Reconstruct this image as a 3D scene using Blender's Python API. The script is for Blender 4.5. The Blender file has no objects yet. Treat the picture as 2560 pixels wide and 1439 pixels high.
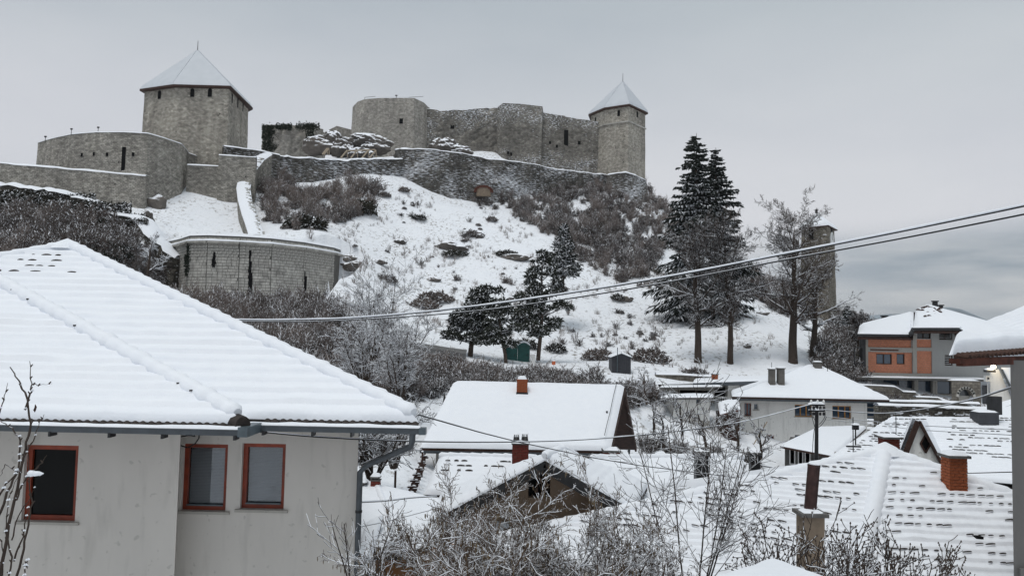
import bpy, math, random
import numpy as np
from mathutils import Vector, Matrix, noise as mnoise
R = math.radians
scene = bpy.context.scene
COL = scene.collection
# ---------------------------------------------------------------- camera, sky, sun, exposure
F = 1950.0
CAM_ROT = Matrix.Rotation(R(90 + 3.4), 3, 'X') @ Matrix.Rotation(R(1.2), 3, 'Z')
cd = bpy.data.cameras.new('camera')
cd.sensor_width = 36; cd.lens = 36 * F / 2560
cd.clip_start = 0.1; cd.clip_end = 12000
cam = bpy.data.objects.new('camera', cd)
cam.matrix_world = CAM_ROT.to_4x4()
COL.objects.link(cam); scene.camera = cam
scene.view_settings.view_transform = 'Standard'
scene.view_settings.look = 'None'
scene.view_settings.exposure = 0.0
scene.view_settings.gamma = 1.0
SUN_EL, SUN_AZ = R(72), R(215)          # behind the camera, a little to the left; azimuth clockwise from +Y
world = bpy.data.worlds.new('World'); scene.world = world; world.use_nodes = True
wn, wl = world.node_tree.nodes, world.node_tree.links
wn.clear()
def build_world():
    out = wn.new('ShaderNodeOutputWorld'); bg1 = wn.new('ShaderNodeBackground'); bg2 = wn.new('ShaderNodeBackground')
    sky = wn.new('ShaderNodeTexSky'); sky.sky_type = 'NISHITA'; sky.sun_disc = False
    sky.sun_elevation = SUN_EL; sky.sun_rotation = SUN_AZ
    bg1.inputs[1].default_value = 0.05
    wl.new(sky.outputs[0], bg1.inputs[0])
    tc = wn.new('ShaderNodeTexCoord')
    # overcast deck: large soft clouds by direction, flattened towards the horizon
    mp = wn.new('ShaderNodeMapping'); mp.inputs['Scale'].default_value = (1.0, 1.0, 3.2)
    wl.new(tc.outputs['Generated'], mp.inputs[0])
    n1 = wn.new('ShaderNodeTexNoise'); n1.inputs['Scale'].default_value = 2.6; n1.inputs['Detail'].default_value = 5; n1.inputs['Roughness'].default_value = .5
    wl.new(mp.outputs[0], n1.inputs[0])
    n2 = wn.new('ShaderNodeTexNoise'); n2.inputs['Scale'].default_value = 0.9; n2.inputs['Detail'].default_value = 2
    wl.new(mp.outputs[0], n2.inputs[0])
    sep = wn.new('ShaderNodeSeparateXYZ'); wl.new(tc.outputs['Generated'], sep.inputs[0])
    # the cloud deck to the right (east) hangs lower and bluer
    rx = wn.new('ShaderNodeMapRange'); rx.interpolation_type = 'SMOOTHERSTEP'
    rx.inputs[1].default_value = .12; rx.inputs[2].default_value = .5
    wl.new(sep.outputs[0], rx.inputs[0])
    rz = wn.new('ShaderNodeMapRange'); rz.interpolation_type = 'SMOOTHERSTEP'
    rz.inputs[1].default_value = .20; rz.inputs[2].default_value = .13
    add = wn.new('ShaderNodeMath'); add.operation = 'MULTIPLY_ADD'; add.inputs[1].default_value = .2
    wl.new(n2.outputs[0], add.inputs[0]); wl.new(sep.outputs[2], add.inputs[2])
    sub = wn.new('ShaderNodeMath'); sub.operation = 'SUBTRACT'; sub.inputs[1].default_value = .10
    wl.new(add.outputs[0], sub.inputs[0]); wl.new(sub.outputs[0], rz.inputs[0])
    mm = wn.new('ShaderNodeMath'); mm.operation = 'MULTIPLY'
    wl.new(rx.outputs[0], mm.inputs[0]); wl.new(rz.outputs[0], mm.inputs[1])
    # light clouds / grey clouds by noise
    r1 = wn.new('ShaderNodeValToRGB')
    r1.color_ramp.elements[0].position = .36; r1.color_ramp.elements[0].color = (.54, .575, .62, 1)
    r1.color_ramp.elements[1].position = .62; r1.color_ramp.elements[1].color = (.68, .70, .725, 1)
    mx0 = wn.new('ShaderNodeMath'); mx0.operation = 'MULTIPLY_ADD'; mx0.inputs[1].default_value = .65
    h1 = wn.new('ShaderNodeMath'); h1.operation = 'MULTIPLY'; h1.inputs[1].default_value = .35
    wl.new(n1.outputs[0], h1.inputs[0]); wl.new(n2.outputs[0], mx0.inputs[0]); wl.new(h1.outputs[0], mx0.inputs[2])
    wl.new(mx0.outputs[0], r1.inputs[0])
    # a paler, warmer band low down, greyer blue higher up; the border drifts with the clouds
    ez = wn.new('ShaderNodeMath'); ez.operation = 'MULTIPLY_ADD'; ez.inputs[1].default_value = .30
    wl.new(n2.outputs[0], ez.inputs[0]); wl.new(sep.outputs[2], ez.inputs[2])
    re = wn.new('ShaderNodeValToRGB'); re.color_ramp.interpolation = 'EASE'
    re.color_ramp.elements[0].position = .33; re.color_ramp.elements[0].color = (1.0, .985, 1.0, 1)
    re.color_ramp.elements[1].position = .60; re.color_ramp.elements[1].color = (.74, .79, .80, 1)
    wl.new(ez.outputs[0], re.inputs[0])
    vm = wn.new('ShaderNodeVectorMath'); vm.operation = 'MULTIPLY'
    wl.new(r1.outputs[0], vm.inputs[0]); wl.new(re.outputs[0], vm.inputs[1])
    mp2 = wn.new('ShaderNodeMapping'); mp2.inputs['Scale'].default_value = (1.0, 1.0, 5.5); mp2.inputs['Rotation'].default_value = (0, R(4), 0)
    wl.new(tc.outputs['Generated'], mp2.inputs[0])
    n3 = wn.new('ShaderNodeTexNoise'); n3.inputs['Scale'].default_value = 4.2; n3.inputs['Detail'].default_value = 6; n3.inputs['Roughness'].default_value = .55
    wl.new(mp2.outputs[0], n3.inputs[0])
    r2 = wn.new('ShaderNodeValToRGB')
    r2.color_ramp.elements[0].position = .40; r2.color_ramp.elements[0].color = (.31, .36, .41, 1)
    r2.color_ramp.elements[1].position = .62; r2.color_ramp.elements[1].color = (.54, .56, .58, 1)
    wl.new(n3.outputs[0], r2.inputs[0])
    mix = wn.new('ShaderNodeMixRGB'); wl.new(mm.outputs[0], mix.inputs[0]); wl.new(vm.outputs[0], mix.inputs[1]); wl.new(r2.outputs[0], mix.inputs[2])
    wl.new(mix.outputs[0], bg2.inputs[0]); bg2.inputs[1].default_value = 1.08
    ms = wn.new('ShaderNodeMixShader'); ms.inputs[0].default_value = .93
    wl.new(bg1.outputs[0], ms.inputs[1]); wl.new(bg2.outputs[0], ms.inputs[2]); wl.new(ms.outputs[0], out.inputs[0])
build_world()
sl = bpy.data.lights.new('sun', 'SUN'); sl.energy = 1.42; sl.angle = R(25); sl.color = (1, .975, .94)
so = bpy.data.objects.new('sun', sl)
sd = Vector((math.sin(SUN_AZ) * math.cos(SUN_EL), math.cos(SUN_AZ) * math.cos(SUN_EL), math.sin(SUN_EL)))
so.rotation_euler = sd.to_track_quat('Z', 'Y').to_euler(); so.location = sd * 60
COL.objects.link(so)

# ---------------------------------------------------------------- measuring helpers
def ray(px, py):
    return CAM_ROT @ Vector(((px - 1280) / F, (719.5 - py) / F, -1))
def P(px, py, Y, z=None):
    """world point at depth Y that the photograph shows at (px, py); z overrides the height"""
    d = ray(px, py); v = d * (Y / d.y)
    if z is not None: v.z = z
    return v
def PZ(px, py, z):
    d = ray(px, py); return d * (z / d.z)
def V(*a): return Vector(a)

# ---------------------------------------------------------------- materials
MATS = {}
class NT:
    def __init__(s, name):
        s.m = bpy.data.materials.new(name); s.m.use_nodes = True
        s.n = s.m.node_tree.nodes; s.l = s.m.node_tree.links
        s.b = s.n['Principled BSDF']; s.out = s.n['Material Output']
        s.tc = s.n.new('ShaderNodeTexCoord'); MATS[name] = s.m
    def lk(s, a, b): s.l.new(a, b)
    def mapping(s, src, scale=(1, 1, 1)):
        m = s.n.new('ShaderNodeMapping'); m.inputs['Scale'].default_value = scale; s.lk(src, m.inputs[0]); return m.outputs[0]
    def noise(s, vec, scale, detail=3, rough=.5):
        t = s.n.new('ShaderNodeTexNoise'); t.inputs['Scale'].default_value = scale; t.inputs['Detail'].default_value = detail
        t.inputs['Roughness'].default_value = rough; s.lk(vec, t.inputs[0]); return t.outputs[0]
    def ramp(s, src, a, b, ca=(0, 0, 0, 1), cb=(1, 1, 1, 1)):
        r = s.n.new('ShaderNodeValToRGB'); e = r.color_ramp.elements
        e[0].position = a; e[1].position = b; e[0].color = ca; e[1].color = cb; s.lk(src, r.inputs[0]); return r.outputs[0]
    def mix(s, fac, a, b, mode='MIX'):
        m = s.n.new('ShaderNodeMixRGB'); m.blend_type = mode
        for i, v in enumerate((fac, a, b)):
            if hasattr(v, 'links'): s.lk(v, m.inputs[i])
            elif i == 0: m.inputs[0].default_value = v
            else: m.inputs[i].default_value = (*v, 1) if len(v) == 3 else v
        return m.outputs[0]
    def math(s, op, a, b=0.0):
        m = s.n.new('ShaderNodeMath'); m.operation = op
        for i, v in enumerate((a, b)):
            if hasattr(v, 'links'): s.lk(v, m.inputs[i])
            else: m.inputs[i].default_value = v
        return m.outputs[0]
    def bump(s, h, strength, dist=.02):
        b = s.n.new('ShaderNodeBump'); b.inputs['Strength'].default_value = strength; b.inputs['Distance'].default_value = dist
        s.lk(h, b.inputs['Height']); s.lk(b.outputs[0], s.b.inputs['Normal'])
    def up(s):
        g = s.n.new('ShaderNodeNewGeometry'); x = s.n.new('ShaderNodeSeparateXYZ'); s.lk(g.outputs['True Normal'], x.inputs[0]); return x.outputs[2]
    def col(s, c):
        if hasattr(c, 'links'): s.lk(c, s.b.inputs['Base Color'])
        else: s.b.inputs['Base Color'].default_value = (*c, 1)
    def rough(s, v): s.b.inputs['Roughness'].default_value = v
SNOW = (.88, .90, .945)
def m_snow():
    t = NT('snow'); o = t.tc.outputs['Object']
    t.col(t.mix(t.noise(o, 3, 4), (.80, .83, .885), (.87, .89, .925)))
    t.rough(.75); t.b.inputs['Specular IOR Level'].default_value = .2
    h = t.math('ADD', t.noise(o, 5, 4), t.math('MULTIPLY', t.noise(o, 40, 2), .12)); t.bump(h, .35, .05)
def m_ground():
    t = NT('snowy_ground'); o = t.tc.outputs['Object']
    n1 = t.noise(o, .13, 4, .6); n2 = t.noise(t.mapping(o, (1, .6, 1)), 2.4, 5, .68)
    mask = t.math('MULTIPLY', t.ramp(n2, .53, .64), t.ramp(n1, .38, .62))
    grass = t.mix(t.noise(o, 6, 3), (.10, .082, .06), (.26, .235, .20))
    t.col(t.mix(mask, t.mix(t.noise(o, .8, 4), (.80, .83, .885), (.90, .92, .95)), grass)); t.rough(.8)
    t.b.inputs['Specular IOR Level'].default_value = .15
    h = t.math('ADD', t.noise(o, .8, 5, .6), t.math('MULTIPLY', t.noise(o, 5, 3), .3)); t.bump(h, .8, .35)
def m_plain(name, c, rough=.7, var=.12, scale=4, metal=0, spec=.3, bump=0):
    t = NT(name); o = t.tc.outputs['Object']
    a = tuple(x * (1 - var) for x in c); b = tuple(min(1, x * (1 + var)) for x in c)
    n = t.noise(o, scale, 5, .6)
    t.col(t.mix(t.ramp(n, .3, .7), a, b)); t.rough(rough); t.b.inputs['Metallic'].default_value = metal
    t.b.inputs['Specular IOR Level'].default_value = spec
    if bump: t.bump(t.noise(o, scale * 12, 3), bump, .01)
def m_plaster(name, c, stain=(.25, .24, .22), amt=.35):
    t = NT(name); o = t.tc.outputs['Object']
    big = t.noise(t.mapping(o, (.35, .35, .16)), 1.6, 5, .62)
    base = t.mix(t.ramp(big, .38, .66), tuple(x * .90 for x in c), c)
    base = t.mix(t.math('MULTIPLY', t.ramp(t.noise(t.mapping(o, (3, 3, .5)), 1.5, 4), .55, .75), .30), base, stain)
    # small splashed spots of dirt
    sp = t.math('MULTIPLY', t.ramp(t.noise(o, 8, 2, .4), .66, .71), amt)
    base = t.mix(sp, base, stain)
    t.col(base); t.rough(.9); t.b.inputs['Specular IOR Level'].default_value = .15
    t.bump(t.noise(o, 60, 4, .7), .35, .006)
def m_masonry(name, c1, c2, joint, bw=.45, bh=.2, snow=0.0, sn_scale=(1.1, 4.2), warp=.05, blotch=.35, bump=.6, midm=.6):
    t = NT(name); uv = t.tc.outputs['UV']; o = t.tc.outputs['Object']
    nz = t.n.new('ShaderNodeTexNoise'); nz.inputs['Scale'].default_value = 1.7; nz.inputs['Detail'].default_value = 3; t.lk(uv, nz.inputs[0])
    sc = t.n.new('ShaderNodeVectorMath'); sc.operation = 'SCALE'; sc.inputs['Scale'].default_value = warp * 2.6; t.lk(nz.outputs['Color'], sc.inputs[0])
    ad = t.n.new('ShaderNodeVectorMath'); t.lk(uv, ad.inputs[0]); t.lk(sc.outputs[0], ad.inputs[1])
    br = t.n.new('ShaderNodeTexBrick'); t.lk(ad.outputs[0], br.inputs[0])
    br.inputs['Scale'].default_value = 1; br.inputs['Brick Width'].default_value = bw; br.inputs['Row Height'].default_value = bh
    br.inputs['Mortar Size'].default_value = bh * .09; br.inputs['Color1'].default_value = (*c1, 1); br.inputs['Color2'].default_value = (*c2, 1)
    br.inputs['Mortar'].default_value = (*joint, 1); br.offset_frequency = 2; br.inputs['Mortar Smooth'].default_value = .3
    v2 = t.n.new('ShaderNodeTexVoronoi'); v2.inputs['Scale'].default_value = 1; t.lk(t.mapping(ad.outputs[0], (.75 / bw, .7 / bh, 1)), v2.inputs[0])
    sv = t.n.new('ShaderNodeSeparateColor'); t.lk(v2.outputs['Color'], sv.inputs[0])
    bl = t.noise(t.mapping(uv, (.16, .1, 1)), 1, 6, .65)
    c = t.mix(blotch, br.outputs[0], t.mix(t.ramp(bl, .35, .68), (.12, .11, .10), (.95, .93, .88)), 'MULTIPLY')
    if midm > .2: c = t.mix(.55, c, t.ramp(sv.outputs[0], 0, 1, (.55, .54, .53, 1), (1.2, 1.19, 1.17, 1)), 'MULTIPLY')
    fine = t.noise(uv, 6, 4, .7)
    c = t.mix(.35, c, t.ramp(fine, .3, .7, (.35, .34, .33, 1), (1, 1, 1, 1)), 'MULTIPLY')
    mid = t.noise(uv, 1.9, 3, .7)
    c = t.mix(.7 * midm, c, t.ramp(t.noise(t.mapping(uv, (.9, .10, 1)), 1, 4, .6), .36, .62, (.55, .54, .52, 1), (1.1, 1.1, 1.09, 1)), 'MULTIPLY')
    c = t.mix(midm, c, t.ramp(mid, .36, .64, (.5, .49, .48, 1), (1.15, 1.14, 1.12, 1)), 'MULTIPLY')
    # putlog holes
    vo = t.n.new('ShaderNodeTexVoronoi'); vo.inputs['Scale'].default_value = .55; t.lk(t.mapping(uv, (1, 1, 1)), vo.inputs[0])
    c = t.mix(t.ramp(vo.outputs['Distance'], .05, .07, (1, 1, 1, 1), (0, 0, 0, 1)), c, (.03, .028, .025))
    h = t.math('ADD', t.math('MULTIPLY', br.outputs['Fac'], -.5), t.noise(uv, 3.5, 5, .7))
    if snow > 0:
        s1 = t.noise(t.mapping(uv, (sn_scale[0], sn_scale[1], 1)), 1, 4, .62)
        s2 = t.noise(t.mapping(uv, (.12, .16, 1)), 1, 3, .5)
        v = t.math('ADD', s1, t.math('MULTIPLY', t.math('SUBTRACT', s2, .5), .55))
        thr = .66 - snow * .2
        m = t.ramp(v, thr, thr + .035)
        c = t.mix(m, c, (.80, .82, .86))
    t.col(c); t.rough(.93); t.b.inputs['Specular IOR Level'].default_value = .1
    t.bump(h, bump, .12)
def m_snowtop(name, dark, dark2, thr=.25, soft=.3, rough=.85, scale=6, snowamt=1.0):
    """bark or foliage with snow lying on whatever faces up"""
    t = NT(name); o = t.tc.outputs['Object']
    base = t.mix(t.noise(o, scale, 3), dark, dark2)
    g2 = t.n.new('ShaderNodeNewGeometry'); big = t.noise(g2.outputs['Position'], .11, 4, .6)
    base = t.mix(1, base, t.ramp(big, .35, .65, (.62, .60, .60, 1), (1.35, 1.27, 1.22, 1)), 'MULTIPLY')
    thr = thr - .0; u = t.math('ADD', t.math('ADD', t.up(), t.math('MULTIPLY', t.math('SUBTRACT', .5, big), .9)), t.math('MULTIPLY', t.math('SUBTRACT', t.noise(o, 2.2, 3), .5), .9))
    m = t.ramp(u, thr, thr + soft)
    if snowamt < 1: m = t.math('MULTIPLY', m, snowamt)
    t.col(t.mix(m, base, SNOW)); t.rough(rough); t.b.inputs['Specular IOR Level'].default_value = .12
def m_glass(name, c=(.03, .035, .04)):
    t = NT(name); t.col(c); t.rough(.04); t.b.inputs['Specular IOR Level'].default_value = .8
m_snow(); m_ground()
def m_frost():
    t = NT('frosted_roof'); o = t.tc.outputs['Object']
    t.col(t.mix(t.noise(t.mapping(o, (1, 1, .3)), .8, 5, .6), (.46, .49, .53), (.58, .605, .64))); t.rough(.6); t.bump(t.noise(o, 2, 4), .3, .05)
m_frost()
m_plaster('grey_plaster', (.59, .56, .52))
m_plaster('white_plaster', (.84, .825, .79))
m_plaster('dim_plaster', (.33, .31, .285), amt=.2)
m_plaster('brown_plaster', (.25, .185, .135), amt=.3)
m_plaster('render_grey', (.38, .38, .37), amt=.2)
m_plaster('dark_plaster', (.16, .155, .15), amt=.2)  # dark grey base with random stains and spots
m_plaster('ochre_plaster', (.26, .13, .06), amt=.2)
m_plaster('concrete', (.40, .38, .345), amt=.4)
m_plaster('dark_concrete', (.10, .098, .095), amt=.3)
m_masonry('stone_tower', (.84, .80, .73), (.58, .55, .50), (.20, .19, .17), .44, .2, snow=.0, warp=.1, blotch=.45)
m_masonry('stone_round', (.74, .715, .67), (.45, .435, .405), (.16, .155, .14), .44, .2, snow=.0, warp=.1, blotch=.45)
m_masonry('stone_keep', (.52, .50, .465), (.31, .297, .28), (.10, .097, .092), .5, .25, snow=.26, sn_scale=(2.2, 5.5), warp=.12, blotch=.55)
m_masonry('stone_keep_plain', (.74, .71, .67), (.56, .54, .505), (.2, .19, .175), .42, .2, snow=.0, warp=.1)
m_masonry('stone_rough', (.30, .29, .275), (.19, .183, .175), (.09, .088, .085), .5, .22, snow=.5, sn_scale=(1.1, 9), warp=.15, blotch=.6, bump=1)
m_masonry('stone_ruin', (.25, .235, .21), (.17, .16, .145), (.09, .085, .08), .35, .2, snow=.22, sn_scale=(1.2, 3.4), warp=.2, blotch=.6, bump=1)
m_masonry('stone_clock', (.50, .46, .40), (.34, .315, .275), (.10, .092, .085), .5, .25, snow=.05, sn_scale=(1.6, 4), warp=.12, blotch=.55)
m_masonry('hollow_brick', (.78, .31, .19), (.68, .26, .15), (.5, .3, .22), .25, .2, warp=.0, blotch=.1, bump=.3, midm=.12)
m_masonry('garden_stone', (.36, .33, .29), (.28, .26, .23), (.22, .2, .18), .5, .25, snow=.0, warp=.02, blotch=.2)
m_plain('cut_stone', (.40, .385, .355), .95, .38, 1.4, bump=.6)
m_plain('mortar', (.13, .125, .115), .95, .2, 3)
m_plain('red_brick', (.30, .085, .035), .9, .35, 5, bump=.5)
m_plain('dark_brick', (.17, .04, .03), .9, .35, 5, bump=.5)
m_plain('brick_mortar', (.20, .14, .105), .95, .25, 6)
m_plain('tile_dark', (.035, .028, .025), .8, .5, 6)
m_plain('tile_brown', (.055, .026, .018), .8, .5, 8)
m_plain('black_metal', (.018, .018, .02), .5, .3, 5, spec=.4)
m_plain('gutter_metal', (.055, .065, .075), .45, .25, 4, spec=.5)
m_plain('zinc', (.08, .105, .12), .4, .3, 4, spec=.5)
m_plain('rust_pipe', (.045, .022, .02), .6, .45, 8)
m_plain('rust_beam', (.085, .028, .018), .75, .5, 6)
m_plain('cement_slab', (.12, .115, .11), .9, .3, 5, bump=.4)
m_plain('chimney_grey', (.13, .12, .11), .9, .25, 4, bump=.3)
m_plain('chimney_concrete', (.20, .155, .115), .9, .3, 3, bump=.4)
m_plain('wood_red', (.20, .032, .012), .5, .3, 4, spec=.4)
m_plain('wood_dark', (.045, .022, .016), .7, .4, 4)
m_plain('wood_orange', (.42, .20, .05), .6, .2, 4)
m_plain('wood_raw', (.35, .29, .22), .8, .2, 5)
m_plain('white_paint', (.65, .65, .64), .6, .06, 3)
m_plain('grey_blind', (.40, .42, .44), .7, .06, 2)
m_plain('green_plastic', (.02, .085, .078), .5, .2, 3)
m_plain('dark_void', (.008, .008, .009), .9, .2, 3, spec=.05)
m_plain('dark_shed', (.05, .052, .06), .6, .2, 4)
m_plain('orange_barrel', (.55, .14, .06), .6, .15, 4)
m_plain('cable', (.02, .02, .02), .6, .2, 10)
m_plain('porcelain', (.70, .70, .68), .3, .05, 5, spec=.6)
m_plain('asphalt', (.13, .13, .13), .9, .2, 2)
m_plain('ivy_dark', (.018, .026, .016), .8, .5, 5)
m_glass('window_glass'); m_glass('dark_glass', (.004, .004, .004)); MATS['dark_glass'].node_tree.nodes['Principled BSDF'].inputs['Specular IOR Level'].default_value = .12; m_glass('blue_glass', (.04, .065, .10))
m_snowtop('bark_snow', (.035, .028, .024), (.085, .07, .06), .30, .3)
m_snowtop('bark_grey_snow', (.035, .028, .025), (.085, .07, .06), .8, .3)
m_snowtop('twig_brown', (.15, .13, .12), (.28, .25, .235), .2, .3)
m_snowtop('brush_snow', (.07, .06, .055), (.17, .15, .14), .2, .3)
m_snowtop('spruce_needles', (.012, .017, .016), (.035, .044, .038), .54, .25)
m_snowtop('pine_needles', (.02, .026, .022), (.055, .062, .05), .18, .3)
m_snowtop('ivy_snow', (.012, .014, .011), (.04, .04, .03), .55, .3)
m_snowtop('rock_snow', (.07, .066, .06), (.17, .16, .15), .42, .18, scale=1.2)
m_snowtop('hazel_twig', (.07, .05, .036), (.17, .125, .09), .55, .3)
m_snowtop('catkins', (.16, .12, .07), (.27, .22, .15), .6, .3)
def m_lamp():
    t = NT('lamp_glow'); t.b.inputs['Emission Color'].default_value = (1, .84, .6, 1); t.b.inputs['Emission Strength'].default_value = 14
m_lamp()
m_plain('hazed_forest', (.21, .25, .285), .95, .5, .02)  # distance haze put into the base colour: woods tinted blue grey

# ---------------------------------------------------------------- object helpers
LOC = {}
def thing(name, label, cat, loc=(0, 0, 0), group=None):
    o = bpy.data.objects.new(name, None); o.empty_display_size = .3
    COL.objects.link(o); o.location = loc; o['label'] = label; o['category'] = cat; o['kind'] = 'thing'
    if group: o['group'] = group
    LOC[o.name] = Vector(loc); return o
def tag(o, label=None, cat=None, group=None, kind=None):
    if label: o['label'] = label
    if cat: o['category'] = cat; o['kind'] = 'thing'
    if group: o['group'] = group
    if kind: o['kind'] = kind
    return o
def link_mesh(name, me, parent=None, mats=None):
    if mats:
        for m in (mats if isinstance(mats, (list, tuple)) else [mats]): me.materials.append(MATS[m])
    o = bpy.data.objects.new(name, me); COL.objects.link(o)
    if parent is not None:
        o.parent = parent; off = LOC[parent.name]; LOC[o.name] = off.copy()
        if off.length_squared: me.transform(Matrix.Translation(-off))
    else: LOC[o.name] = Vector((0, 0, 0))
    return o
class MB:
    def __init__(s): s.v = []; s.f = []; s.m = []; s.uv = {}; s.sm = []
    def vert(s, p): s.v.append(tuple(p)); return len(s.v) - 1
    def face(s, pts, mi=0, uv=None, smooth=False):
        i0 = len(s.v); s.v.extend(tuple(p) for p in pts)
        if uv: s.uv[len(s.f)] = uv
        s.f.append(tuple(range(i0, i0 + len(pts)))); s.m.append(mi); s.sm.append(smooth)
    def faces(s, verts, faces, mi=0, smooth=False, uvs=None):
        i0 = len(s.v); s.v.extend(tuple(p) for p in verts)
        for k, f in enumerate(faces):
            if uvs: s.uv[len(s.f)] = [uvs[i] for i in f]
            s.f.append(tuple(i + i0 for i in f)); s.m.append(mi); s.sm.append(smooth)
    def box(s, a, b, mi=0):
        (x0, y0, z0), (x1, y1, z1) = a, b
        s.obox(V(0, 0, 0), V(1, 0, 0), V(0, 1, 0), V(0, 0, 1), x0, x1, y0, y1, z0, z1, mi)
    def obox(s, O, U, W, N, x0, x1, y0, y1, z0, z1, mi=0):
        c = [O + U * x + W * y + N * z for z in (z0, z1) for y in (y0, y1) for x in (x0, x1)]
        s.faces(c, [(0, 2, 3, 1), (4, 5, 7, 6), (0, 1, 5, 4), (2, 6, 7, 3), (0, 4, 6, 2), (1, 3, 7, 5)], mi)
    def bar(s, a, b, w, h, mi=0, up=V(0, 0, 1)):
        a = Vector(a); b = Vector(b); d = (b - a); L = d.length; d.normalize()
        sd_ = d.cross(up)
        if sd_.length < 1e-4: sd_ = d.cross(V(1, 0, 0))
        sd_.normalize(); n = sd_.cross(d)
        s.obox(a, d, sd_, n, 0, L, -w / 2, w / 2, -h / 2, h / 2, mi)
    def tube(s, pts, r, n=8, mi=0, cap=True, smooth=True):
        pts = [Vector(p) for p in pts]; rs = r if isinstance(r, (list, tuple)) else [r] * len(pts)
        ring = []; ref = None
        for i, p in enumerate(pts):
            d = (pts[min(i + 1, len(pts) - 1)] - pts[max(i - 1, 0)]).normalized()
            if ref is None: ref = d.cross(V(0, 0, 1)) if abs(d.z) < .9 else d.cross(V(1, 0, 0))
            a = (ref - d * ref.dot(d)).normalized(); ref = a; b = d.cross(a)
            ring += [p + (a * math.cos(t) + b * math.sin(t)) * rs[i] for t in [2 * math.pi * k / n for k in range(n)]]
        fs = [(i * n + k, i * n + (k + 1) % n, (i + 1) * n + (k + 1) % n, (i + 1) * n + k) for i in range(len(pts) - 1) for k in range(n)]
        s.faces(ring, fs, mi, smooth)
        if cap: s.face(ring[:n][::-1], mi); s.face(ring[-n:], mi)
    def slab(s, poly, th, mi=0, mi2=None):
        """a polygon given as its top face, thickened straight down"""
        top = [Vector(p) for p in poly]; bot = [p - V(0, 0, th) for p in top]; n = len(top)
        s.face(top, mi); s.face(bot[::-1], mi if mi2 is None else mi2)
        for i in range(n): s.face([top[i], bot[i], bot[(i + 1) % n], top[(i + 1) % n]], mi if mi2 is None else mi2)
    def mesh(s, name):
        me = bpy.data.meshes.new(name); me.from_pydata(s.v, [], s.f)
        me.polygons.foreach_set('material_index', s.m); me.polygons.foreach_set('use_smooth', s.sm)
        if s.uv:
            ul = me.uv_layers.new(name='UVMap')
            for fi, u in s.uv.items():
                p = me.polygons[fi]
                for k, li in enumerate(p.loop_indices): ul.data[li].uv = u[k]
        me.update(); return me
    def obj(s, name, mats, parent=None): return link_mesh(name, s.mesh(name), parent, mats)

# roof faces under snow: A,B along the eave (left to right seen from outside), C,D along the top
def nrm(A, B, D):
    n = (B - A).cross(D - A).normalized()
    return n if n.z > 0 else -n
def snow_face(mb, A, B, C, D, T=.16, course=0, amp=.02, nu=40, nv=40, seed=0, left=True, right=True, top=False, wave=0, lump=.03, eave=True, over=0.0, mi=0):
    A, B, C, D = map(Vector, (A, B, C, D)); n = nrm(A, B, D)
    SL = ((D + C) / 2 - (A + B) / 2).length; W = (B - A).length
    g = []; UW = (B - A).normalized(); down = -((D + C) / 2 - (A + B) / 2).normalized()
    for j in range(nv + 1):
        t = j / nv; a = A.lerp(D, t); b = B.lerp(C, t); w = (b - a).length; dv = t * SL
        for i in range(nu + 1):
            s_ = i / nu; p = a.lerp(b, s_)
            e = 1.0
            if eave: e = min(e, 1 - math.exp(-dv / .07) * .92)
            if left: e = min(e, 1 - math.exp(-s_ * w / .07) * .92)
            if right: e = min(e, 1 - math.exp(-(1 - s_) * w / .07) * .92)
            if top: e = min(e, 1 - math.exp(-(SL - dv) / .07) * .92)
            h = T * e
            q = p * 1.0 + V(seed * 7.3, 0, 0)
            if lump: h += lump * e * mnoise.noise(q * .9) + lump * .35 * e * mnoise.noise(q * 3.1)
            if course:
                fr = (dv / course) % 1.0
                h += amp * e * (1 - fr) * (1 + .6 * mnoise.noise(q * 1.7)) * (min(1, fr * 6))
            if wave:
                h += wave * e * abs(math.sin((p.dot(UW)) * math.pi / .25))
            pp = p + n * h
            if over and j == 0: pp = pp + down * over
            g.append(pp)
    k = nu + 1
    mb.faces(g, [(j * k + i, j * k + i + 1, (j + 1) * k + i + 1, (j + 1) * k + i) for j in range(nv) for i in range(nu)], mi, True)
    # skirt down to the roof plane
    def skirt(idx, base):
        for (i0, i1), (b0, b1) in zip(zip(idx, idx[1:]), zip(base, base[1:])): mb.face([g[i0], b0, b1, g[i1]], mi)
    if eave: skirt(list(range(nu + 1)), [A.lerp(B, i / nu) for i in range(nu + 1)])
    skirt([j * k for j in range(nv + 1)], [A.lerp(D, j / nv) for j in range(nv + 1)])
    skirt([j * k + nu for j in range(nv + 1)], [B.lerp(C, j / nv) for j in range(nv + 1)])
def snow_bead(mb, a, b, r=.13, step=.34, amp=.2, seed=0, lift=0.0, mi=0):
    """snow lying over a row of ridge tiles: a bulging roll"""
    a = Vector(a); b = Vector(b); L = (b - a).length; n = max(2, int(L / step)) * 5
    pts = []; rs = []
    for i in range(n + 1):
        t = i / n; fr = (i % 5) / 5
        pts.append(a.lerp(b, t) + V(0, 0, lift + .012 * mnoise.noise(V(t * L, seed, 0) * 2)))
        rs.append(r * (1 - amp * .5 + amp * (1 - fr) * (.7 + .5 * mnoise.noise(V(t * L * 2, seed, 3)))) * (1 if 0 < i < n else .55))
    mb.tube(pts, rs, 10, mi)
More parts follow.
